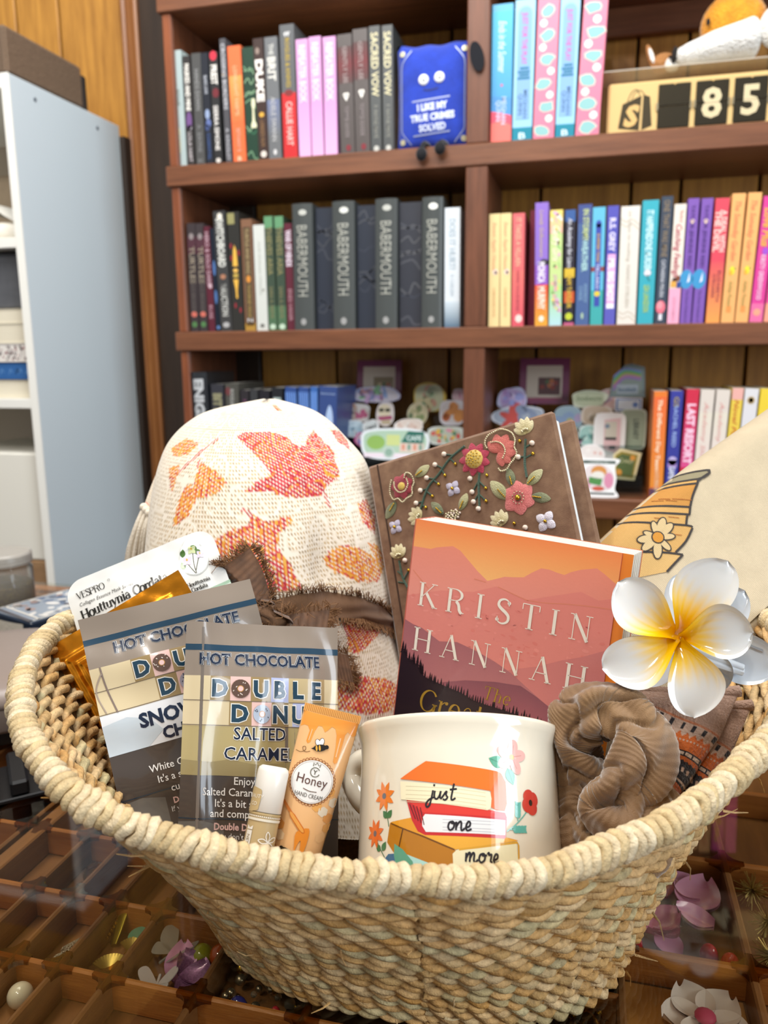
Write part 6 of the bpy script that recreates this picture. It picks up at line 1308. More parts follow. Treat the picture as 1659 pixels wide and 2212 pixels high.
p.build('film_print', B_, FILM, fn=lambda x, y, l: (x, shB(x, y), zB(x, y)+l), cut=(4, 4), smooth=True)
FOIL = mat('amber_foil', '#d98a1e', .26, metal=.85, nz=(25, .25), bump=('noise', 120, .12))
def zG(x, y):
    e = min(x, .1-x, -y, .125+y); z = 0
    for c, a, s in ((.013, .0024, .0014), (.0185, .0018, .0012), (.024, .0016, .0012)): z += a*exp(-((e-c)/s)**2)
    return z + (.003*min(1, max(0, (e-.024)/.012)) + .0010*noise.noise((x*90, y*60, 2)) if e > .022 else 0) + .0005*noise.noise((x*140, y*140, 0))
G_ = pouch('foil_sachet', 'amber gold foil sachet sticking out at the basket end', (-.2172, .4643, -.1802), (.8413, .2684, .4692), (-.5353, .2928, .7923), .1, .125, zG, FOIL, th=.001, nx=90, ny=100)
WPL = mat('white_pouch', '#dedcd6', .2, coat=.8, bump=('noise', 40, .06))
def rc(x, y):
    R = .012; w_ = .1045
    for cx in (R, w_-R):
        if y > -R and (x < R if cx == R else x > w_-R):
            dx, dy = x-cx, y+R; m_ = max(abs(dx), abs(dy)); d = hypot(dx, dy)
            if d > 1e-9: f_ = m_/d; return cx+dx*f_, -R+dy*f_
    return x, y
zM = lambda x, y: .004*sin(pi*min(1, max(0, x/.104)))*min(1, max(0, (-y-.009)/.02)) + .0009*noise.noise((x*70, y*70, 1)) + .0007*exp(-((y+.0095)/.0012)**2)
M_ = pouch('sheet_mask_pouch', 'white face mask pouch with a flower picture, standing behind the gold foil', tuple(1.04*c for c in (-.2071, .4892, -.1426)), (.9255, .1337, .3545), (-.3767, .4249, .8232), .1045, .115, zM, WPL, outline=rc, nx=50)
p = P2(); INKB = '#26241f'
serif(p, 'VESPRO', 6.4, -13.4, 4.6, INKB, 2, T=.13, t=.05, space=-.06, rot=.02); p.ring(29.6, -8.6, .8, .18, INKB, 2)
p.text('Collagen Essence Mask Series', 6.4, -18.6, 2.5, '#3c3a34', 2, shear=.2, width=38, bold=-.004)
serif(p, 'Houttuynia Cordata', 5.6, -28.2, 6.6, INKB, 2, T=.19, t=.07, space=-.04, rot=.05)
serif(p, 'Houttuynia', 77.6, -35.6, 2.9, INKB, 3, T=.19, t=.08, space=-.03); serif(p, 'Cordata', 79.6, -39.4, 2.9, INKB, 3, T=.19, t=.08, space=-.03)
p.poly([(86.8, -2.6), (92.6, -7), (96.5, -14), (97.2, -21), (94, -27), (88, -29.6), (82, -27.6), (78, -22.5), (77.2, -17), (80.6, -9)], '#c9c9c2', 1, smooth=3); p.poly([(86.8, -3.4), (92.2, -7.6), (95.9, -14), (96.5, -21), (93.6, -26.4), (88, -28.9), (82.4, -27), (78.6, -22.3), (77.9, -17), (81, -9.2)], '#efeeea', 2, smooth=3)
for x, y, L, ro in ((80.6, -14, 6, 1.2), (79.6, -22.5, 6, 1.7), (88, -8.4, 6, -.9), (90.6, -12, 6, -1.2)): p.leaf(x, y, L, 1.9, ro, '#4f7038', 3)
for P in ([(86.5, -28), (86.6, -22), (88, -14)], [(86, -28), (84, -23), (82.6, -19)], [(86.8, -26), (90, -20), (92.4, -17)]): p.stroke(P, .5, '#4c4a34', 4)
for x, y, s, c in ((83, -17.6, 2.6, '#d4c4d2'), (88.2, -11.5, 2.4, '#c9d0a0'), (92.6, -16.6, 2.2, '#cfc0d0')):
    for a in range(4): p.leaf(x, y, s*1.5, s*.55, a*pi/2+.5, c, 5)
    p.leaf(x, y, s*.8, s*.25, pi/2, '#c9a83c', 6)
p.poly([(78, -44), (88, -41.4), (105, -40), (105, -52), (70, -52)], '#9ab49a', 1); p.poly([(82, -46), (92, -43.4), (105, -42), (105, -52), (80, -52)], '#c4d2c0', 2)
p.build('label_print', M_, INKG, fn=lambda x, y, l: (x, y, zM(x, y)+l), cut=(5, 5))

# ------------------------------------------------------------------ hand cream tube and lip balm
tc = tuple(.97*c for c in (-.0444, .4133, -.1903))
hc = thing('hand_cream_tube', 'orange honey hand cream tube with bees, leaning against the mug', 'tube', mtx=pose(tc, (.9657, -.0272, -.2583), (.2514, .3478, .9032)))
def hw_(y): s = min(1, max(0, -y/.09)); return .0158-.0028*s, .0009+.0112*min(1, s*1.25)**.8
def tubef(x, y, l):
    a, b = hw_(y); th = math.asin(max(-1, min(1, (x-.0150+.0012*(-y/.09))/a))); return (.0150-.0012*(-y/.09)+(a+l)*sin(th), y, (b+l)*cos(th))
TUB = mat('tube_gloss', '#dcae7c', .22, coat=.7)
k = MB(); k.grid(40, 30, lambda u, v: (lambda y: (lambda a, b: (.0150-.0012*(-y/.09)+a*sin(2*pi*u), y, b*cos(2*pi*u)))(*hw_(y)))(-.0035-.0865*v), cu=True); k.build('tube_body', TUB, hc, smooth='all')
k = MB()
for i in range(32): k.box(-.0008+.000985*i, -.0038, -.0011, -.0008+.000985*i+.0007, .0004, .0011)
k.box(-.0008, -.0036, -.0008, .0308, .0002, .0008); k.build('crimp', mat('tube_crimp', '#e0a356', .3, coat=.4), hc)
MB().lathe([(0, -.1015), (.0105, -.1015), (.0115, -.100), (.0118, -.0905), (.0118, -.0895)], 28, mtx=Matrix.Translation((.0138, 0, 0)) @ Matrix.Rotation(radians(-90), 4, 'X')).build('cap', mat('tube_cap', '#d8d2c6', .3), hc, smooth=True)
p = P2(); HON = '#d9822a'
p.rect(.3, -3.6, 29.7, -90, '#e0b07a', 0)
p.poly([(.2, -3.6), (29.8, -3.6), (29.8, -10.2), (28.4, -11.2), (27, -10.2), (25.4, -9.2), (24.4, -11), (24.2, -19), (23.7, -25.6), (22.6, -26.6), (21.5, -25.6), (21, -18), (20, -12), (18.6, -9), (16.6, -8.4), (15, -10.6), (13.6, -12), (12.6, -10.6), (11.4, -9.4), (9.4, -9.6), (8.2, -13), (7.4, -18.6), (6.2, -19.6), (5.2, -18.6), (5.6, -13), (4, -10.8), (2, -10.8), (.2, -12)], lambda x, y: mixc('#dd8a30', '#e39a44', .5+.5*sin(x*.9+y)), 1)
p.stroke([(22.4, -13), (22.3, -23)], .7, '#eab884', 2); p.stroke([(6.8, -12), (6.4, -18)], .5, '#eab884', 2)
def bee(x, y, s, ro):
    c, q_ = cos(ro), sin(ro); T_ = lambda a, b: (x+s*(a*c-b*q_), y+s*(a*q_+b*c))
    for a, b, r_ in ((-.5, 1.5, .3), (.6, 1.7, -.3)):
        cx, cy_ = T_(a, b); p.ell(cx, cy_, s*.75, s*1.15, '#2a2420', 4, rot=ro+r_); p.ell(cx, cy_, s*.62, s*1.02, '#e8e6e2', 5, rot=ro+r_)
    cx, cy_ = T_(0, 0); p.ell(cx, cy_, s*1.9, s*1.0, '#1c1815', 6, rot=ro)
    for a in (-1.0, -.1): X, Y = T_(a, 0); p.ell(X, Y, s*.28, s*.85, '#d9a23c', 7, rot=ro)
    X, Y = T_(1.9, .1); p.ell(X, Y, s*.62, s*.62, '#1c1815', 7)
    p.poly([T_(-1.6, .4), T_(-2.6, -.1), T_(-1.6, -.4)], '#1c1815', 6)
bee(13.2, -20.2, 1.75, .30); p.stroke([(8.6, -23.0), (6.6, -24.0), (5, -23.4), (4.4, -22), (5.6, -21.4), (6, -23), (4, -24.6), (1.2, -24.4)], .28, '#6a4a24', 3)
bee(10.0, -73.6, 1.75, 2.7)
cx, cy_ = 13.4, -37.6
for k_ in range(40): a = 2*pi*k_/40; p.ring(cx+11.3*cos(a), cy_+11.3*sin(a), .8, .24, '#8a4a24', 2, n=8)
p.ell(cx, cy_, 11.0, 11.0, '#8a5a34', 3, n=48); p.ell(cx, cy_, 10.7, 10.7, '#e2e0dc', 4, n=48); p.ring(cx, cy_, 10.1, .16, '#a89a8c', 5, n=48)
p.ring(cx+.4, cy_+5.0, 2.3, .45, '#6d6a5c', 6, a0=.6, a1=6.0); p.text('Y', cx+.4, cy_+3.9, 2.2, '#5d5a4e', 6, al='C', bold=.02); p.stroke([(cx-1.2, cy_+7.8), (cx-1.3, cy_+9.6), (cx-.4, cy_+8.6), (cx+.5, cy_+9.9), (cx+1.3, cy_+8.6), (cx+2.3, cy_+9.4), (cx+2, cy_+7.8)], .4, '#6d6a5c', 6, smooth=0)
p.text('Honey', cx, cy_-1.6, 4.6, '#5a3c34', 6, al='C', width=15.5, rot=.0); p.stroke([(cx-3.5, cy_-4.0), (cx, cy_-4.7), (cx+3.5, cy_-4.4)], .4, '#6a5448', 6); p.text('HAND CREAM', cx, cy_-8.0, 2.1, '#57524c', 6, al='C', width=14)
def hexa(x, y, r, c): p.poly([(x+r*cos(a), y+r*sin(a)) for a in [pi/6+pi*k/3 for k in range(6)]], c, 1)
for x, y, c in ((24, -41, '#d59a50'), (27, -46, '#d0c4b0'), (22.6, -51, '#d8cdb8'), (26, -54, '#d2904a'), (27, -59, '#d69c54'), (19, -49, '#dba056'), (2.6, -62, '#d8944a'), (4, -67, '#e2c49a'), (1.8, -74, '#d8944a'), (3, -80, '#dca45c'), (24.4, -64, '#dcae78')): hexa(x, y, 2.7, c)
p.stroke([(1.6, -50.4), (8.4, -56)], 1.5, '#c8742e', 3, smooth=0)
for i in range(6): a = i*1.55; p.ell(8.8+a*.62, -56.6-a*.55, 1.35, 4.4-abs(i-2.6)*.55, '#c9702a', 4, rot=.85); p.ell(8.5+a*.62, -56.3-a*.55, .85, 4.0-abs(i-2.6)*.5, '#dd9a4a', 5, rot=.85)
p.poly([(12, -63), (17.6, -60), (18.4, -66), (17.6, -72.6), (16.6, -77.6), (15.9, -72), (15, -66.5), (13.8, -69), (13.2, -72.5), (12.4, -69)], '#d8832c', 4, smooth=3)
p.build('label_print', hc, mat('tube_ink', 'Col', .22, coat=.7), fn=tubef, cut=(1.6, 4), smooth=True)
def axis_pose(top, low):
    Z = (L2W(*top)-L2W(*low)).normalized(); view = (CAM-L2W(*top)).normalized(); X = view.cross(Z).normalized() * -1; Y = Z.cross(X); T = L2W(*top)
    return Matrix(((X.x, Y.x, Z.x, T.x), (X.y, Y.y, Z.y, T.y), (X.z, Y.z, Z.z, T.z), (0, 0, 0, 1)))
lb = thing('lip_balm', 'small vanilla lip balm stick with a white cap in front of the sachet', 'lip balm', mtx=axis_pose((-.0588, .3815, -.211), (-.066, .361, -.247)))
MB().lathe([(0, 0), (.0062, 0), (.0078, -.0012), (.0082, -.003), (.0082, -.0225), (.0079, -.0228)], 32).build('cap', mat('balm_cap', '#dfdbd2', .35, coat=.3), lb, smooth=True)
MB().lathe([(.0080, -.023), (.0080, -.068), (0, -.068)], 32).build('barrel', mat('balm_barrel', '#b7a074', .3, coat=.5), lb, smooth=True)
p = P2(); FRb = -1
bf = lambda x, y, l: ((.0080+l+.00008)*sin(x/.0080), -(.0080+l+.00008)*cos(x/.0080), y)
for x in range(-12, 13): p.rect(x-.3, -24.6, x+.3, -25.2, '#e6e2d8', 1)
p.rect(-12.4, -23.2, 12.4, -24.0, '#b7a074', 1); p.rect(-12.5, -25.8, 12.5, -27.0, '#d9d2c0', 1)
for k_ in range(5): a = 2*pi*k_/5+.5; p.stroke([(4.2, -36.5), (4.2+3.0*cos(a-.35), -36.5+3.0*sin(a-.35)), (4.2+5.0*cos(a), -36.5+5.0*sin(a)), (4.2+3.0*cos(a+.35), -36.5+3.0*sin(a+.35)), (4.2, -36.5)], .45, '#e9e4d8', 2)
p.text('LIP BALM', 3.0, -43, 3.9, '#e9e4d8', 2, rot=-pi/2, bold=.05); hand(p, 'nr', 9, -9, .01, '#fff', 0, .01) if False else None
p.text('Vanilla', -3.4, -47, 4.2, '#e6e0d2', 2, rot=-pi/2, shear=.2, bold=.005)
p.poly([(-8.4, -32), (-4.8, -32), (-4.8, -66), (-8.4, -66)], '#ddd8cc', 1); p.poly([(-8.4, -29.6), (-6.6, -30.8), (-4.8, -29.6), (-4.8, -31.6), (-8.4, -31.6)], '#ddd8cc', 1); p.text('NET WT. 0.17 oz', -7.4, -34, 1.7, '#8a7c60', 2, rot=-pi/2)
p.build('label_print', lb, INKG, fn=bf, cut=(1.2, None))
p = P2(); p.poly([(-13, -12), (-5.4, -11.8), (-3.6, -13.5), (-3.8, -20), (-5, -22.4), (-13, -22.6)], '#b7a074', 1, smooth=3); p.text('BEAUTY', -11.6, -16.4, 1.8, '#e3ddd0', 2); p.text('CO', -9, -20, 1.8, '#e3ddd0', 2)
p.build('cap_print', lb, INKG, fn=lambda x, y, l: ((.0083+l)*sin(x/.0082), -(.0083+l)*cos(x/.0082), y), cut=(1.2, None))

# ------------------------------------------------------------------ mug
ax_ = Vector((.03, .5875, .8087)).normalized(); ex_ = Vector((1, 0, 0))-ax_*ax_.x; ex_.normalize(); ey_ = ax_.cross(ex_)
RW = Matrix.Rotation(YAW, 3, 'Z'); Xw, Yw, Zw = RW @ ex_, RW @ ey_, RW @ ax_; T_ = L2W(.0403, .4127, -.2077)
mg = thing('mug', 'cream stoneware mug with a painted stack of books reading just one more', 'mug', mtx=Matrix(((Xw.x, Yw.x, Zw.x, T_.x), (Xw.y, Yw.y, Zw.y, T_.y), (Xw.z, Yw.z, Zw.z, T_.z), (0, 0, 0, 1))))
GLZ = mat('cream_glaze', '#e3dac6', .13, coat=.8, nz=(30, .03))
MR = .0535
MB().lathe([(0, -.082), (.046, -.082), (.050, -.080), (.0530, -.0755), (MR, -.070), (MR, -.016), (.0538, -.010), (.0553, -.005), (.0563, -.0018), (.0562, .0002), (.0550, .0006), (.0537, -.001), (.0520, -.006), (.0505, -.014), (.0500, -.070), (.046, -.077), (0, -.077)], 96).build('bowl', GLZ, mg, smooth='all')
hp = [(-.0430, .026, -.013), (-.0545, .033, -.014), (-.0590, .036, -.021), (-.0560, .034, -.030), (-.0500, .030, -.037), (-.041, .026, -.042)]
MB().tube(spline(hp, 8), .0076, 14).build('handle', GLZ, mg, smooth='all')
mf = lambda x, y, l: ((MR+l)*sin(x/MR), -(MR+l)*cos(x/MR), y)
p = P2()
p.poly([(-42.5, -60.1), (-40.8, -51.4), (-38.6, -50.6), (-6, -63.4), (-7.3, -72), (-35, -68)], '#b0731c', 1); p.poly([(-40.3, -51.0), (-27.4, -49.0), (25.4, -58.3), (-6.0, -63.2)], '#d9952a', 2); p.poly([(-26, -51), (18, -57.4), (24.6, -58.6), (-6, -63.0), (-24, -56)], '#e0a53a', 3)
p.stroke([(-35.2, -63.6), (-32.6, -54.2)], .7, '#5a3514', 3, smooth=0); p.stroke([(-40, -51.6), (-22, -57.4), (-6.5, -63.2)], .6, '#6a4014', 4, smooth=0)
p.poly([(-5.6, -63.4), (-3.6, -62.7), (24.2, -59.6), (24.8, -66), (24, -74), (-7, -74), (-7.4, -65)], '#e4dcb6', 3); p.stroke([(-4.4, -63.1), (24.8, -59.2), (25.4, -60.5), (25, -74)], .9, '#cf9a30', 4, smooth=0)
p.poly([(-30.8, -40.6), (-27.6, -50.2), (-24.3, -55.4), (-20.6, -57), (18, -57.8), (18.6, -56.8), (19.4, -49), (18.6, -46.2), (-6, -43.6)], '#bf2a2c', 4); p.poly([(-30.8, -40.6), (-27.4, -41.2), (12, -45.4), (18.8, -46.4), (19.6, -48.6), (-21.4, -47.0)], '#d23a30', 5)
p.poly([(-20.6, -47.6), (18.6, -49.6), (18.2, -56.2), (-20.2, -55.6), (-22, -53), (-22, -49.4)], '#e2e2e2', 6)
for i in range(4): p.stroke([(-28.8+i*1.9, -43.0-i*.5), (-25.6+i*1.5, -49.8-i*.9)], .5, '#5e1c20', 6, smooth=0)
for y in (-50.2, -51.6, -53.6, -54.9): p.stroke([(-12, y+.2), (15, y-.3)], .22, '#a8acb4', 7, smooth=0)
p.poly([(-34.6, -31.0), (-20.2, -23.0), (15, -27.2), (17.4, -28.2), (19.6, -32), (19.8, -42), (18.4, -45.4), (14, -45.2), (11.4, -44), (11.6, -36.6)], '#e0641c', 7); p.poly([(-34.6, -31.0), (-20.2, -23.0), (17, -27.8), (11.4, -36.4)], '#e56f24', 8)
p.poly([(-34.4, -32.2), (-20, -33.6), (11.2, -37.2), (11.8, -40), (11.2, -44.6), (9.6, -45.4), (-33.9, -40.6)], '#e9dfbb', 9)
for y in (-34.6, -36.4, -38.4, -40.2, -41.8): p.stroke([(-31, y), (-5, y-1.5), (9, y-3)], .22, '#c4b896', 10, smooth=0)
BK = '#201c22'
hand(p, 'just', -19.2, -40.6, 4.0, BK, 12, .9, rot=-.05); hand(p, 'one', -9.8, -54.6, 4.0, BK, 12, .9, rot=-.02); hand(p, 'more,', -1.6, -68.2, 4.0, BK, 12, .9, rot=-.03)
def daisy(x, y, r, c, n=8, cc='#5f6068'):
    for k_ in range(n): a = 2*pi*k_/n+.3; p.leaf(x+r*.12*cos(a), y+r*.12*sin(a), r, r*.22, a, c, 5)
    p.ell(x, y, r*.22, r*.22, cc, 6)
p.stroke([(-45.0, -40), (-43, -47), (-41.5, -53)], .5, '#3c6a44', 3); p.stroke([(-51.6, -58), (-47.5, -63), (-44, -67)], .5, '#3c6a44', 3)
daisy(-45.2, -38.6, 6.6, '#e27a2a'); daisy(-52.0, -56.0, 6.4, '#dd6a2c')
for x, y, L, ro in ((-42.8, -49, 4.6, 2.3), (-42.6, -49, 4.8, .9), (-47, -63.6, 4.4, 2.7), (-46, -64, 5, 1.0)): p.leaf(x, y, L, 1.6, ro, '#3f7248', 4)
for k_, a in enumerate((1.35, .2, -1.1, 2.7, 3.7)): p.ell(23.6+4.4*cos(a), -20.0+4.6*sin(a), 4.3, 2.9, '#d9a8a0', 6, rot=a, n=18); p.stroke([(23.6, -20), (23.6+6*cos(a), -20+6*sin(a))], .25, '#c4847c', 7, smooth=0)
p.ell(23.6, -20, 1.3, 1.3, '#c0a842', 8); p.leaf(19, -24, 8.4, 3.0, 2.8, '#58a084', 4, '#3f8068'); p.leaf(21, -25.5, 8.4, 2.7, -1.2, '#58a084', 4, '#3f8068')
for k_ in range(4): a = k_*pi/2+.5; p.ell(34.2+2.6*cos(a), -40.6+3.2*sin(a), 3.1, 3.5, '#c23a30', 6, rot=a, n=16)
p.ell(34.2, -40.8, 1.2, 1.5, '#241c1c', 8); p.stroke([(32, -44.5), (26, -50), (19.2, -54.6)], .5, '#58a89a', 4)
for x, y, L, ro in ((25.6, -49.6, 8.6, 1.5), (21, -53.6, 9.6, .05)):
    p.stroke([(x, y), (x+L*cos(ro), y+L*sin(ro))], .6, '#58a89a', 5, smooth=0)
    for t in (.3, .5, .7, .9):
        for s in (-1, 1): p.leaf(x+L*t*cos(ro)-1.2*cos(ro), y+L*t*sin(ro)-1.2*sin(ro), 3.0, .9, ro+s*.6, '#58a89a', 5)
p.poly([(-44.6, -74), (-44.0, -67.6), (-41.5, -65.4), (-36, -65.2), (-33.8, -70), (-33, -74)], '#3f6888', 3); p.poly([(-37.6, -60.8), (-32.5, -63.4), (-27, -68.6), (-25.6, -74), (-35.4, -74), (-37.8, -66)], '#5a9a80', 4); p.poly([(-30, -65.6), (-18, -69.4), (-12, -74), (-27, -74)], '#a4cfc8', 2)
p.build('painted_books', mg, mat('glaze_ink', 'Col', .14, coat=.8), fn=mf, cut=(2.2, None), lift=.00003, base=.0001)

# ------------------------------------------------------------------ paperback with a sunset cover
nv = thing('paperback_novel', 'big paperback with a sunset mountain cover standing in the basket', 'book', mtx=pose((.0207, .4951, -.1018), (.8755, -.4794, -.061), (.1148, .0836, .9899)))
CV = mat('sunset_cover', 'Col', .32, coat=.25, bump=('noise', 500, .03))
MB().box(0, -.209, -.0006, .1305, 0, 0, '#c8605a').box(0, -.209, -.030, .1366, 0, -.0294, '#d87a50').box(-.0006, -.209, -.030, .0006, 0, 0, '#c86a58').build('cover', CV, nv)
MB().box(.0006, -.209, -.0012, .1366, 0, -.0008, '#e8842a').build('orange_leaf', CV, nv)
k = MB(); N_ = 14
for i in range(N_): z0 = -.0291+.0279*i/N_; j_ = .0003*(i % 3); k.box(.0006, -.2088, z0, .1362-j_, -.0003-j_*.6, z0+.0279/N_-.0002)
k.box(.0006, -.2086, -.0292, .1357, -.0009, -.0012); k.build('page_block', mat('novel_pages', '#ded9cd', .75, nz=(900, .1), stretch=(.05, .05, 1)), nv)
p = P2(); B_W = 130.4
p.rect(.2, 0, B_W, -34, lambda x, y: mixc('#f0884c', '#f6be76', min(1, max(0, -y/30))*(1-.35*abs(x/130-.42))), 0, 16)
sk = [(.2, -17.7), (6.4, -17.6), (12.6, -17.5), (16.3, -15.9), (22.7, -14.3), (27.5, -13.2), (32.6, -15.1), (39.8, -21.0), (45.7, -25.9), (52.7, -30.7), (57.6, -28.7), (63.4, -26.1), (69.4, -25.3), (75.3, -24.2), (79.8, -20.6), (85.2, -16.9), (90.1, -16.8), (95.0, -17.8), (99.4, -18.3), (103.3, -15.8), (108.6, -13.5), (117.5, -11.1), (122.4, -13.7), (126.9, -16.6), (B_W, -18.7)]
G1 = lambda a, b, y0, y1: (lambda x, y: mixc(a, b, min(1, max(0, (y0-y)/(y0-y1)))))
strip = lambda top, y1, c, l: p._add([v for t in top for v in (t, (t[0], y1))], [(2*i, 2*i+1, 2*i+3, 2*i+2) for i in range(len(top)-1)], c, l)
strip(sk, -60, G1('#e68a74', '#e6968a', -14, -60), 1)
strip([(.2, -50), (12, -46), (22.9, -42.5), (44.3, -39.3), (59.1, -33), (70.8, -36.1), (79.1, -37.4), (94.0, -32.0), (110.3, -26.3), (120.9, -29.4), (B_W, -26.1)], -95, G1('#e08478', '#de8880', -28, -95), 2)
for P in ([(2, -33), (8, -38), (14, -43)], [(44, -31), (52, -31.6)], [(79, -37.6), (90, -37), (104, -35), (118, -33.6), (B_W, -33)], [(60, -33), (72, -36), (80, -37.8)]): p.stroke(P, .5, '#dc8468', 3)
q = random.Random(6)
for _ in range(150): x, y = q.uniform(3, 127), q.uniform(-78, -44); p.ell(x, y, q.uniform(.5, 2.4), q.uniform(.3, 1.1), q.choice(('#dd7e74', '#e58e84', '#e0867e')), 3, rot=q.uniform(-.3, .3), n=7)
strip([(.2, -66), (6, -68), (12.8, -69.1), (25.9, -75.1), (37.8, -72.9), (51.1, -75.5), (64.2, -79.5), (75.1, -83.9), (87.1, -90.9), (97.8, -97.0), (104.0, -99.3), (B_W, -104)], -118, G1('#a2646a', '#c07a7c', -70, -104), 5)
strip([(70, -84), (76.7, -81.0), (90.1, -76.2), (104.7, -68.8), (115.5, -64.3), (128.4, -57.4), (B_W, -57)], -100, G1('#cc7a76', '#d2807c', -60, -100), 4)
strip([(20, -106), (27.1, -102.1), (46.1, -95.7), (65.8, -91.8), (82.0, -90.2), (92.6, -94.4), (103.0, -99.5), (116, -106)], -118, G1('#86505c', '#aa606a', -92, -116), 6)
p.rect(84, -106, B_W, -118, G1('#a8505a', '#c87a60', -106, -118), 5)
for x0, x1, y in ((88, 112, -108.6), (84, 104, -110.6), (96, 118, -110), (60, 66, -108.4), (92, 108, -113)): p.stroke([(x0, y), (x1, y-.8)], .5, '#eab890', 7, smooth=0)
tr = [(.2, -86.1), (6.0, -91.5), (11.2, -93.3), (17.8, -100.2), (30.5, -102.3), (44.0, -104.1), (55.2, -107.3), (67.8, -107.6), (80.1, -108.3), (94.2, -109.9), (104.1, -112), (B_W, -114)]
strip(tr, -209, '#2a1d26', 8)
def trees(x):
    for i in range(len(tr)-1):
        if tr[i][0] <= x <= tr[i+1][0]: t = (x-tr[i][0])/(tr[i+1][0]-tr[i][0]); return tr[i][1]+(tr[i+1][1]-tr[i][1])*t
    return -112
x = 1.0
while x < 118:
    b = trees(x); h = q.uniform(2.5, 6.5) if x > 20 else q.uniform(4, 9); w_ = h*.2
    for k_ in range(4): p.poly([(x-w_*(1-.2*k_), b-1.5+h*.22*k_), (x+w_*(1-.2*k_), b-1.5+h*.22*k_), (x, b-1.5+h*(.42+.22*k_))], '#2a1d26', 9)
    x += q.uniform(.9, 2.4)
WTX = '#efe6d8'
serif(p, 'KRISTIN', 0, -54.9, 15.4, WTX, 12, T=.125, t=.035, centers=[7.8, 27.4, 47.2, 60.6, 76.6, 94.6, 106.4])
serif(p, 'HANNAH', 0, -84.6, 15.4, WTX, 12, T=.125, t=.035, centers=[7.2, 27.2, 47.2, 67.4, 86.6, 106.8])
GLD = '#a8842e'
serif(p, 'The', 58.6, -104.2, 8.6, GLD, 13, T=.10, t=.04, space=.05, shear=.18); serif(p, 'Great', 16.6, -122.4, 14.5, GLD, 13, T=.11, t=.04, space=.06, shear=.12)
p.build('cover_print', nv, CV, lift=.00004, base=.0001)

# ------------------------------------------------------------------ embroidered velvet journal
jn = thing('velvet_journal', 'brown velvet journal embroidered with flowers and beads, behind the sunset paperback', 'journal', mtx=pose((-.0128, .602, -.0825), (.8486, -.4295, .309), (-.15, .3649, .9189)))
VEL = mat('brown_velvet_cover', '#64442e', .75, sheen=.55, nz=(80, .55), bump=('noise', 2200, .3), col2='#86664c')
MB().box(0, -.205, -.0045, .151, 0, 0, bev=.002).build('front_board', VEL, jn); MB().box(.004, -.206, -.0245, .158, -.004, -.020, bev=.002).build('back_board', VEL, jn)
k = MB(); k.grid(12, 1, lambda u, v: (.002-.006*sin(pi*u), -.205*v, -.0008-.0225*u)); k.build('spine', VEL, jn, smooth=True); MB().box(.0085, -.204, -.0003, .0100, -.001, .0003, bev=.0002).build('hinge_groove', mat('velvet_shadow', '#3c2618', .8), jn)
MB().box(.002, -.201, -.0198, .1475, -.0035, -.0046).build('page_block', mat('journal_pages', '#e4e6e4', .8, nz=(900, .1), stretch=(.05, .05, 1)), jn)
EMB = mat('embroidery_thread', 'Col', .55, sheen=.4, bump=('noise', 1500, .6)); BEAD = mat('seed_bead', '#cfc4a0', .18, metal=.6, coat=.5); GBEAD = mat('gold_bead', '#c09a34', .2, metal=1.0)
_pe = None
def bead(par, x, y, r, m=None, name='bead', z=.0004):
    o = MB().ball((0, 0, 0), r, None, 8, 5).build(name, m or BEAD, par, smooth=True) if (name, r, m) not in _BC else None
    if o is None: src = _BC[(name, r, m)]; o = src.copy(); COL.objects.link(o); o.parent = par
    else: _BC[(name, r, m)] = o
    o.location = (x*.001, y*.001, z+r*.5); return o
_BC = {}
def epetal(k, x, y, L, W, rot, c1, c2, z=.0004, lift=.0011, n=12):
    def f(u, v):
        t = v*2-1; w_ = W*(sin(pi*min(.98, .04+.93*u))**.75); a, b = L*u, w_*t
        return ((x+a*cos(rot)-b*sin(rot))*.001, (y+a*sin(rot)+b*cos(rot))*.001, z+lift*sin(pi*min(1, .1+u*.9))*(1-t*t)**.5)
    k.grid(8, n, f, lambda u, v: mixc(c1, c2, min(1, u*1.1) if int(v*12.99) % 2 else max(0, u*.8-.25)))
def eflower(name, x, y, r, n, c1, c2, cc, cr, rim=0, a0=0, wid=.42):
    k = MB()
    for i in range(n): epetal(k, x, y, r, r*wid, 2*pi*i/n+a0, c1, c2)
    o = k.build(name, EMB, jn, smooth='all', recalc=False)
    k = MB(); k.ball((x*.001, y*.001, .0012), cr*.001, cc, 14, 8, (1, 1, .45)); k.build('flower_centre', GBEAD if cc is None else EMB, o, smooth=True)
    return o
fA = eflower('embroidered_flower', 27.4, -22.6, 9.6, 7, '#7a2434', '#b03a46', '#c9a84a', 3.2, a0=.3)
kk = MB()
def arc_beads(par, pts, step=1.15, r=.00062, m=None):
    S = spline([(a, b, 0) for a, b in pts], 12); acc = 0; last = S[0]; n = 0
    for s in S:
        acc += (s-last).length; last = s
        if acc >= step: acc = 0; bead(par, s.x, s.y, r, m, z=.0012); n += 1
arc_beads(fA, [(20.5, -15), (18, -20), (17, -26), (19, -31), (23, -31), (26, -34.5), (30, -32.6), (35, -31), (36, -26), (38.4, -22), (37, -16), (33, -13.6), (30.8, -17)], r=.0007)
arc_beads(fA, [(22, -17), (21.6, -22), (24.4, -26.4), (29.6, -26.6), (33, -22.6), (32.6, -17.6)], r=.0007)
fB = eflower('embroidered_flower', 88.5, -17.9, 12.0, 9, '#8e2238', '#bb3650', '#cfae58', 6.9, a0=.2, wid=.30)
for k_ in range(26): a = k_*2.4; rr = 6.2*sqrt(k_/26); bead(fB, 88.5+rr*cos(a), -17.9+rr*sin(a), .0006, GBEAD, z=.0038*(1-(rr/8)**2)+.0009)
kB = MB()
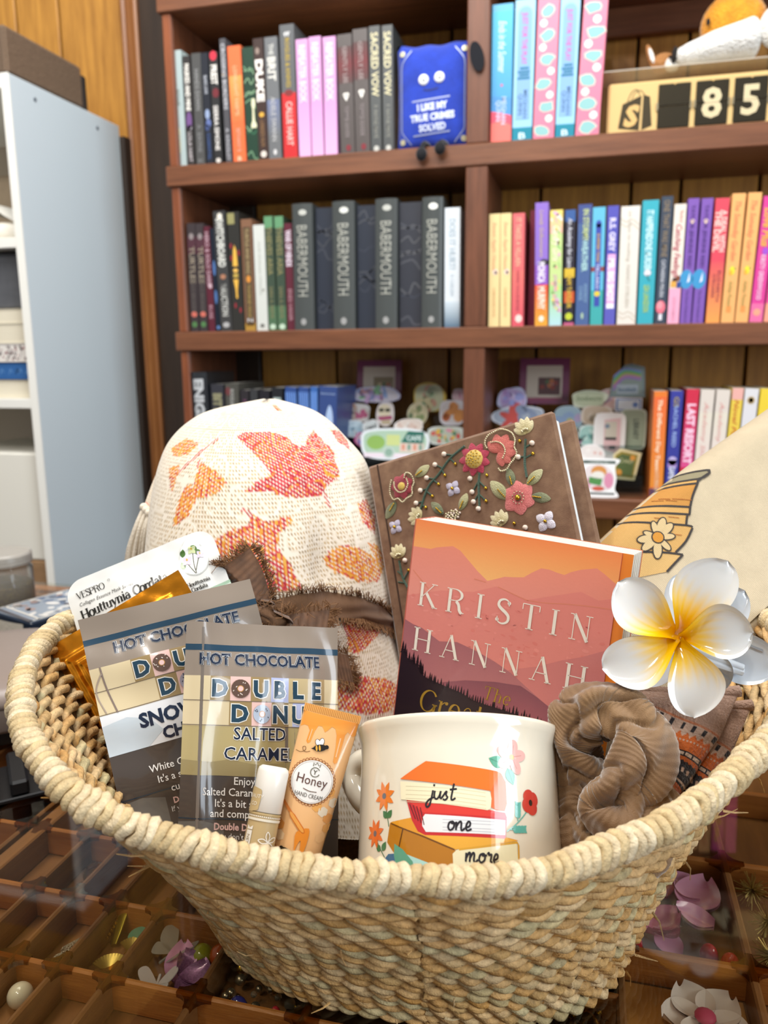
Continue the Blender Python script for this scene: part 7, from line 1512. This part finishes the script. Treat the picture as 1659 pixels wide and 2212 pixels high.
for i, (L, a) in enumerate(((11.5, 2.2), (13, 1.55), (13.5, .9), (13.2, .3), (12.4, -.3), (11.4, -.95), (10.5, -1.5))): epetal(kB, 107.5, -18, L, L*.34, a, '#b85a4c', '#d8746a')
fC = kB.build('embroidered_flower', EMB, jn, smooth='all', recalc=False)
arc_beads(fC, [(100, -14), (98.8, -9), (102, -4.5), (107.6, -3), (112, -2.6), (116.5, -4.6), (120, -8), (121, -13), (119.6, -17.5), (120.4, -22), (117.6, -26), (114.6, -28), (111, -31.4), (106.6, -31.6), (105, -28.6)], r=.0007); arc_beads(fC, [(102, -9.6), (107.4, -10.4), (111.4, -13.6), (112.4, -18.6), (109.4, -23.4)], r=.0007)
fD = eflower('embroidered_flower', 115.2, -52.7, 12.0, 6, '#c25f5c', '#d9807a', '#7a5a3c', 2.6, a0=.5, wid=.46); bead(fD, 115.2, -52.7, .0020, GBEAD, 'gold_bead', .0018)
for k_ in range(12): a = 2*pi*k_/12; bead(fD, 115.2+4.2*cos(a), -52.7+4.2*sin(a), .0005, BEAD, z=.0016)
for x, y, r in ((68.0, -34.4, 6.2), (130.8, -73.0, 7.6), (16.2, -51.2, 6.0)):
    o = eflower('embroidered_blossom', x, y, r, 4, '#c4bccb' if r < 7 else '#cfc8d2', '#a79fb2' if r < 7 else '#d8d2da', None, 1.0, a0=.85); bead(o, x, y, .0013, GBEAD, 'gold_bead', .0014)
def leaf(x0, y0, x1, y1, c1, c2, bd=True, W=.26, nm='embroidered_leaf'):
    k = MB(); L = hypot(x1-x0, y1-y0); epetal(k, x0, y0, L, L*W, atan2(y1-y0, x1-x0), c1, c2); o = k.build(nm, EMB, jn, smooth='all', recalc=False)
    if bd:
        for t in (.12, .2, .28, .36, .44, .52): bead(o, x0+(x1-x0)*t, y0+(y1-y0)*t, .0006, GBEAD, z=.0016)
for a in ((39.7, -18.2, 52.5, -13.0), (70.3, -51.0, 78.0, -40.5), (107.0, -51.7, 97.3, -36.6), (122.8, -45.6, 135.5, -38.0)): leaf(*a, '#8a8a5c', '#c4bd92')
for a in ((20.0, -32.7, 9.4, -43.2), (56.8, -50.9, 49.0, -40.2), (112.8, -44.1, 111.8, -30.8), (124.2, -53.9, 137.1, -59.0)): leaf(*a, '#5c6446', '#8c8c68')
def lily(x, y, s, rot):
    k = MB()
    for a in (-1.0, -.5, 0, .5, 1.0): epetal(k, x, y, s*(1.0 if abs(a) < .7 else .85), s*.24, rot+a*.85, '#b9a870', '#ddd2ae')
    o = k.build('embroidered_lily', EMB, jn, smooth='all', recalc=False)
    for i in range(4): bead(o, x+s*.25*cos(rot+i*.5-.8), y+s*.25*sin(rot+i*.5-.8), .0010, BEAD, 'pearl_bead', .0016)
lily(129.5, -10.4, 11.5, 1.75); lily(15.6, -74.5, 10.5, 1.7); lily(38.5, -49.5, 11, 2.6); lily(100, -68.6, 11, 1.9)
k = MB()
for P in ([(83.0, -6.5), (70.0, -12.3), (59.1, -21.1), (48.3, -28.9), (39.7, -42.8)], [(90.3, -28.2), (87.9, -37.8), (85.7, -51.6)], [(128.2, -14.1), (124.4, -30.1), (123.8, -40.4)], [(14.8, -76.5), (15.4, -89.2), (18.5, -98.2)]):
    k.tube([(v.x*.001, v.y*.001, .0006) for v in spline([(a, b, 0) for a, b in P], 8)], .00085, 6, '#2c4a36')
for (ax_1, ay_1, bx_, by_) in ((73, -10.8, 66.2, -8.1), (70, -12.3, 73.5, -17.5), (63, -18, 57.6, -13.8), (62, -19, 63.8, -23.4), (55, -24, 49.1, -21.7), (54, -24.6, 57.6, -28.6), (47.6, -29.6, 42.3, -29.5), (46.6, -31, 51, -35.9), (42, -38, 37.1, -37.9), (41, -40, 44.2, -42.8), (88.6, -34, 82.4, -40.6), (88.6, -34, 93, -40.4), (86.8, -43, 82.1, -47.7), (86.8, -43, 91.5, -49.4), (124.6, -26, 120.8, -25.1), (124.6, -27, 131.5, -25.5), (126, -20, 132.4, -18.3), (15.4, -88, 12, -84), (16, -91, 21.6, -85.2), (17, -94, 11, -92)):
    k.tube([(ax_1*.001, ay_1*.001, .0006), (bx_*.001, by_*.001, .0006)], .0006, 5, '#2c4a36')
k.build('embroidered_stem', EMB, jn, recalc=False)
KN = mat('ivory_knot', '#d8c6b4', .8)
for i, (x, y) in enumerate([(66.2, -8.1), (73.5, -17.5), (57.6, -13.8), (63.8, -23.4), (49.1, -21.7), (57.6, -28.6), (42.3, -29.5), (51.0, -35.9), (37.1, -37.9), (44.2, -42.8), (82.7, -30.8), (95.6, -31.6), (82.4, -40.6), (93.0, -40.4), (82.1, -47.7), (91.5, -49.4), (84.8, -53.4), (124.0, -14.4), (132.4, -18.3), (131.5, -25.5), (120.8, -25.1), (108.7, -69.4), (116.0, -74.0), (21.6, -85.2), (20.0, -77.5)]):
    if i % 2 == 0: bead(jn, x, y, .0019, KN, 'embroidered_knot')
    else:
        o = bead(jn, x, y, .0013, GBEAD, 'embroidered_knot')
cl_ = None
for k_ in range(26): a = k_*2.4; rr = 5.4*sqrt(k_/26); o = bead(jn, 64.4+1.5*rr*cos(a)*.8, -53.4+rr*sin(a)*.7, .0009, BEAD if k_ % 3 else KN, 'cluster_bead', .0008)

# ------------------------------------------------------------------ plumeria hair claw
def locframe(t, up=(0, .25, .97), fx=0.0):
    """a frame at t facing the viewer's side, z towards the viewer"""
    Z = Vector((-t[0]*.9+fx, -t[1], -t[2]*.8)).normalized(); Y = Vector(up); Y = (Y-Z*Y.dot(Z)).normalized(); X = Y.cross(Z); R3 = Matrix.Rotation(YAW, 3, 'Z')
    X, Y, Z = R3 @ X, R3 @ Y, R3 @ Z; T = L2W(*t)
    return Matrix(((X.x, Y.x, Z.x, T.x), (X.y, Y.y, Z.y, T.y), (X.z, Y.z, Z.z, T.z), (0, 0, 0, 1)))
hcw = thing('flower_hair_claw', 'white and yellow plumeria flower hair claw resting on the canvas bag', 'hair claw', mtx=locframe((.1565, .3991, -.1473)))
PET = mat('petal_plastic', 'Col', .08, coat=.9, sss=.25, spec=.6); PETB = mat('petal_plastic_white', '#ced3d8', .12, coat=.7, sss=.15)
def fpetal(tip, W, roll, m, base=(0, 0), zb=0., grad=True, lift=.010, parent=None, name='petal', hook=.0):
    tx, ty = tip[0]-base[0], tip[1]-base[1]; L = hypot(tx, ty); rot = atan2(ty, tx); k = MB()
    def f(u, v, s):
        t = v*2-1
        w_ = W*(.15+.85*sin(pi*.5*min(1, u/.6))**1.5) if u < .6 else W*max(0, 1-((u-.6)/.4)**2.0)**.62
        b = w_*(t+.10*(1-t*t)*roll) + hook*roll*sin(pi*u)*L; a = L*u
        z = lift*sin(pi*.55*u) - .0045*u*u + (abs(t)**2.2)*.0042*sin(pi*min(1, u*1.05))**.6 + roll*.0032*t*(1-u*.5) + zb
        z += .0016*exp(-((1-abs(t))/.13)**2)*min(1, u*4)*(1-s)
        z -= s*(.0017*(1-.45*abs(t)**3))
        return ((base[0]+a*cos(rot)-b*sin(rot)), (base[1]+a*sin(rot)+b*cos(rot)), z)
    def c(u, v):
        if not grad: return '#e3e5e8'
        t = min(1, max(0, (u-.20-.10*abs(v-.5)-.05*sin(v*40))/.44)); t = t*t*(3-2*t)
        return mixc(mixc('#e09c00', '#ecc00c', min(1, u/.3)), '#d6d5d2', t)
    k.grid(26, 18, lambda u, v: f(u, v, 0), c); k.grid(26, 18, lambda u, v: f(u, v, 1), c)
    return k.build(name, m, parent or hcw, smooth='all')
for i, (tip, W, ro, hk) in enumerate((((.0255, .0400), .0150, 1, .06), ((-.0300, .0290), .0140, 1, .05), ((-.0390, -.0175), .0138, 1, .08), ((.0060, -.0405), .0138, 1, .10), ((.0355, .0035), .0140, 1, .06))): fpetal(tip, W, ro, PET, zb=.0014*i, hook=hk)
bk_ = (.006, -.004)
for tip, W in (((.0350, .0245), .0120), ((.0500, -.0165), .0135), ((.0215, -.0300), .0120), ((-.0275, -.0235), .0120), ((.002, .034), .010)): fpetal(tip, W, 1, PETB, base=bk_, zb=-.0175, grad=False, lift=.007, name='back_petal')
k = MB()
for s in (0, 1): k.tube(spline([(.006, -.006-.004*s, -.004), (.022, -.0125-.003*s, -.008), (.032, -.0165-.002*s, -.010)], 6), .0022, 8)
k.build('claw_arm', PETB, hcw, smooth=True); MB().tube([(.034, -.004, -.011), (.042, -.0075, -.0115)], .0008, 6).build('spring_pin', mat('steel', '#b9b9b9', .3, metal=.9), hcw)
for s in range(5): MB().tube(spline([(-.014+.007*s, -.010, -.018), (-.014+.007*s, -.016, -.026), (-.013+.007*s, -.012, -.034)], 5), lambda t: .0016*(1-.5*t), 6).build('tooth', PETB, hcw, smooth=True)

# ------------------------------------------------------------------ velvet scrunchie
sc = thing('velvet_scrunchie', 'taupe crushed velvet scrunchie between the mug and the socks', 'scrunchie', mtx=locframe((.1205, .3840, -.2215), up=(0, .35, .93)) @ Matrix.Scale(.82, 4))
SV_ = mat('taupe_velvet', '#6d5034', .55, sheen=1.0, nz=(34, .5), col2='#8c6c48', bump=('noise', 1600, .3), spec=.35)
_path = [(-.018, .037, .004), (-.005, .046, .007), (.010, .040, .012), (.019, .027, .016), (.014, .010, .022), (.002, -.004, .024), (-.008, -.014, .022), (.004, -.023, .022), (.021, -.018, .012), (.026, -.026, .004), (.012, -.040, .004), (-.008, -.043, .003), (-.022, -.034, .000), (-.020, -.018, -.006), (-.014, -.004, -.008), (-.022, .012, -.003), (-.025, .026, .001)]
SP = spline(_path, 40, True); nS = len(SP)
def scr(u, v):
    i = int(u*nS) % nS; P, T = SP[i], (SP[(i+1) % nS]-SP[i-1]).normalized(); up = Vector((0, 0, 1)); up = (up-T*up.dot(T)).normalized(); b = T.cross(up)
    a = 2*pi*v; g = 2*pi*u
    r = .0168+.0022*sin(g*5+1)+.0030*sin(a*3+2.2*sin(g*2)+g*4)+.0016*sin(a*5-g*7)
    r -= .0058*exp(-(sin(a-.7*sin(g*3)+g*2.0)/.16)**2)          # long soft creases
    r -= .0040*exp(-(sin(g*3.5+.6*sin(a*2))/.10)**2)            # gathers round the elastic
    r += .0015*noise.noise((P.x*60+cos(a), P.y*60+sin(a), P.z*60)) + .00022*sin(g*118+1.2*sin(a*2))
    sh_ = .004*sin(a*2+g*7)
    return P+up*(cos(a)*r*.92)+b*(sin(a)*r)+T*sh_
k = MB(); k.grid(nS, 72, scr, cu=True, cv=True); k.build('gathered_tube', SV_, sc, smooth='all')

# ------------------------------------------------------------------ folded socks
SOCK = mat('sock_knit', 'Col', .9, sheen=.35, bump=('noise', 700, .8))
LFT = [(0, 0), (1.0, -9), (-4, -22), (-5, -29), (-5, -34), (0, -44), (3, -49), (7, -60)]; RGT = [(57.5, 3), (43.5, -27), (37, -36), (33, -42), (29, -49), (25, -55.5), (21, -60), (14, -69)]
def sock(name, label, mtx, seed, grp):
    r = thing(name, label, 'sock', mtx=mtx, group=grp)
    def row(t):
        x = t*7; i = min(6, int(x)); f_ = x-i
        return [((a[0]+(b[0]-a[0])*f_), (a[1]+(b[1]-a[1])*f_)) for a, b in ((LFT[i], LFT[i+1]), (RGT[i], RGT[i+1]))]
    def P(u, t, s):
        (lx, ly), (rx, ry) = row(t); x, y = lx+(rx-lx)*u, ly+(ry-ly)*u
        e = max(0, min(u, 1-u)*2*min(1, t*5)); z = .0085*min(1, e*2.4)**.5
        y += -3.0*sin(pi*u)*(1-t)+1.0
        return (x*.001, y*.001, z*s+.0005*s)
    def c(u, t):
        x = t*7; n = int(u*46); h = random.Random(int(u*92)*131+int(x*12)).random()
        BG, BKc, ORc = '#a68470', '#1f1a1e', '#b85a1e'
        if x < 1: return BG if h < .8 else '#b3917c'
        if x < 2:
            f_ = x-1
            if f_ < .12: return '#b06a44'
            if .18 < f_ < .55 and (n//2) % 3 == 1: return BKc
            th = .62+.28*abs(((u*11) % 1)-.5)*2
            return ORc if f_ > th else '#b79a86'
        if x < 3: return '#b79a86' if (x-2 < .18 and n % 2) else ORc
        if x < 4:
            f_ = x-3
            if f_ < .45: return BKc if not (.1 < f_ < .36 and n % 5 not in (0,)) else '#c4ab96'
            return ORc if f_ < .75+.2*abs(((u*16) % 1)-.5) else BKc
        if x < 5: f_ = x-4; return '#b79a86' if .3 < f_ < .68 and (n % 4 in (1, 2)) and h < .8 else BKc
        if x < 6: f_ = x-5; return '#b9a08c' if .35 < f_ < .55 else (ORc if f_ > .85 else BKc)
        f_ = x-6; return ORc if int(f_*9) % 3 == 1 or h < .2 else ('#b79a86' if int(f_*9) % 3 == 2 else '#a2562c')
    k = MB(); k.grid(92, 130, lambda u, v: P(u, v, 1), c); k.grid(24, 40, lambda u, v: P(u, v, -.2), '#8c6e5c')
    k.build('knit_body', SOCK, r, smooth='all', recalc=True)
    k = MB(); k.tube([P(u/30, 0, .55) for u in range(31)], .0034, 8, '#a98874'); k.build('cuff_edge', SOCK, r, smooth='all'); return r
S_M = pose((.1424, .4237, -.1883), (.9767, -.2146, .004), (.168, .7759, .6081))
sock('folded_sock', 'upper folded taupe sock with orange and black pattern, under the flower claw', S_M, 1, 'folded patterned socks')
sock('folded_sock', 'under one of the two folded patterned socks, edge showing beside the basket rim', S_M @ Matrix.Translation((.0085, -.0015, -.012)), 2, 'folded patterned socks')

# ------------------------------------------------------------------ folded canvas tote
CAN = mat('canvas', '#c4b497', .85, sheen=.2, nz=(45, .10), bump=('wave', 330, .35), stretch=(1, 1, 1))
tt = thing('canvas_tote', 'folded natural canvas tote bag printed with a stack of books and a daisy', 'tote bag', mtx=pose((.1624, .5602, -.1315), (.7797, .2631, .5682), (-.6257, .3594, .6923)))
FR_ = .016
def tz(x, y):
    d = -y
    z = FR_*sqrt(max(0, 1-max(0, 1-d/FR_)**2)) if d < FR_ else FR_
    return z + .004*sin(x*14+1)*min(1, d/.05) + .0022*sin(y*46+x*12)*min(1, d/.04) + .012*min(1, max(0, d/.12))
def ty(x, y): return y + .004*sin(x*17+.8) - .006*(x/.2)**2*(1 if x < 0 else .4)
def toteP(x, y, s): return (x, ty(x, y), tz(x, y) if s > 0 else -tz(x, y)*.9)
XA, XB = -.075, .235
ys = [0, -.0006, -.002, -.004, -.007, -.011, -.016]+[-.016-.006*i for i in range(1, 16)]
k = MB(); rows = [[toteP(XA+(XB-XA)*i/60, y, -1) for i in range(61)] for y in ys[::-1]]+[[toteP(XA+(XB-XA)*i/60, y, 1) for i in range(61)] for y in ys[1:]]
k.add([v for r_ in rows for v in r_], [(a*61+b, a*61+b+1, (a+1)*61+b+1, (a+1)*61+b) for a in range(len(rows)-1) for b in range(60)]); k.build('folded_body', CAN, tt, smooth='all')
k = MB(); k.grid(50, 20, lambda u, v: (XA+(XB-XA)*u, -.1045-.030*v+.004*sin(u*7), .033+.004*sin(u*9+v*3)-.004*(1-min(1, v*6))**2-.010*v)); k.build('lower_fold', CAN, tt, smooth='all')
p = P2(); BKT = '#3b3634'; TN_, OR_, GY_ = '#c79c5c', '#bd8640', '#8d8468'
p.poly([(66.2, 1), (84.3, -11.2), (82.9, -14), (74.6, -12.6), (55.7, 1)], GY_, 1); p.poly([(55.7, 1), (74.6, -12.6), (71.7, -14.8), (49.4, 1)], TN_, 1); p.poly([(49.4, 1), (71.7, -14.8), (62, -19.6), (54.5, -24.5), (28.1, 1)], OR_, 1)
p.poly([(28.1, 1), (54.5, -24.5), (50.1, -28.1), (20.7, 1)], TN_, 1); p.poly([(20.7, 1), (50.1, -28.1), (42.6, -32.3), (11.2, 1)], TN_, 1); p.poly([(11.2, 1), (42.6, -32.3), (44.5, -36.5), (34, -40.4), (22.9, -41.3), (14.4, -33.6), (-10, -12), (-24, 1)], TN_, 1); p.poly([(-24, 1), (-10, -12), (14.4, -33.6), (25.2, -45.7), (8.1, -46.8), (-30, -24), (-34, 1)], '#c9a468', 1)
for P in ([(66.2, 1), (84.3, -11.2), (84.6, -13.2), (82.9, -14.2), (74.6, -12.6), (55.7, 1)], [(49.4, 1), (71.7, -14.8)], [(82.9, -14), (73.9, -13.6), (71.7, -14.8), (62, -19.6), (54.5, -24.6), (50.1, -28.1), (48.6, -27.6), (42.6, -32.3)], [(28.1, 1), (40, -10.6), (54.5, -24.5)], [(20.7, 1), (34, -12.4), (50.1, -28.1)], [(11.2, 1), (26, -15.6), (42.6, -32.3), (45, -36.2)], [(44.5, -36.5), (34, -40.4), (22.9, -41.3)], [(-10, -12), (14.4, -33.6), (25.2, -45.7)], [(25.2, -45.7), (8.1, -46.8)]): p.stroke(P, 1.5, BKT, 3, smooth=3)
for x, y in ((44, -6), (50, -12), (54, -16), (46, -10), (40, -4), (38, -20), (30, -14), (30, -30), (22, -24)): p.stroke([(x, y), (x+5, y-5.4)], .5, '#a8642c', 4, smooth=0)
cx, cy_ = 21.4, -25.8
for k_, (tx_, ty_) in enumerate(((16.6, -16.1), (27.5, -15.0), (35.2, -18.3), (36.6, -25.4), (31.3, -33.1), (21.2, -38.2), (9.9, -36.4), (6.5, -25), (9, -17.6))):
    a = atan2(ty_-cy_, tx_-cx); L = hypot(tx_-cx, ty_-cy_); p.ell(cx+L*.56*cos(a), cy_+L*.56*sin(a), L*.46, L*.235, BKT, 5, rot=a); p.ell(cx+L*.56*cos(a), cy_+L*.56*sin(a), L*.46-.9, L*.235-.9, '#cdb486', 6, rot=a)
p.ell(cx, cy_, 4.6, 4.6, BKT, 7); p.ell(cx, cy_, 3.7, 3.7, '#c98a34', 8)
p.build('tote_print', tt, mat('canvas_ink', 'Col', .85, bump=('wave', 330, .35)), fn=lambda x, y, l: (lambda q_: (q_[0], q_[1], q_[2]+l))(toteP(x, min(y, -.0002), 1)), cut=(4, 2.5), base=.0004)
k = MB(); k.tube(spline([(.205, -.004, .004), (.214, .004, .010), (.222, -.006, .018), (.226, -.03, .022)], 8), .0013, 8); k.build('cord', mat('tote_cord', '#ded2b8', .8), tt, smooth=True)

bpy.data.objects.remove(_fo); bpy.data.curves.remove(_fc)
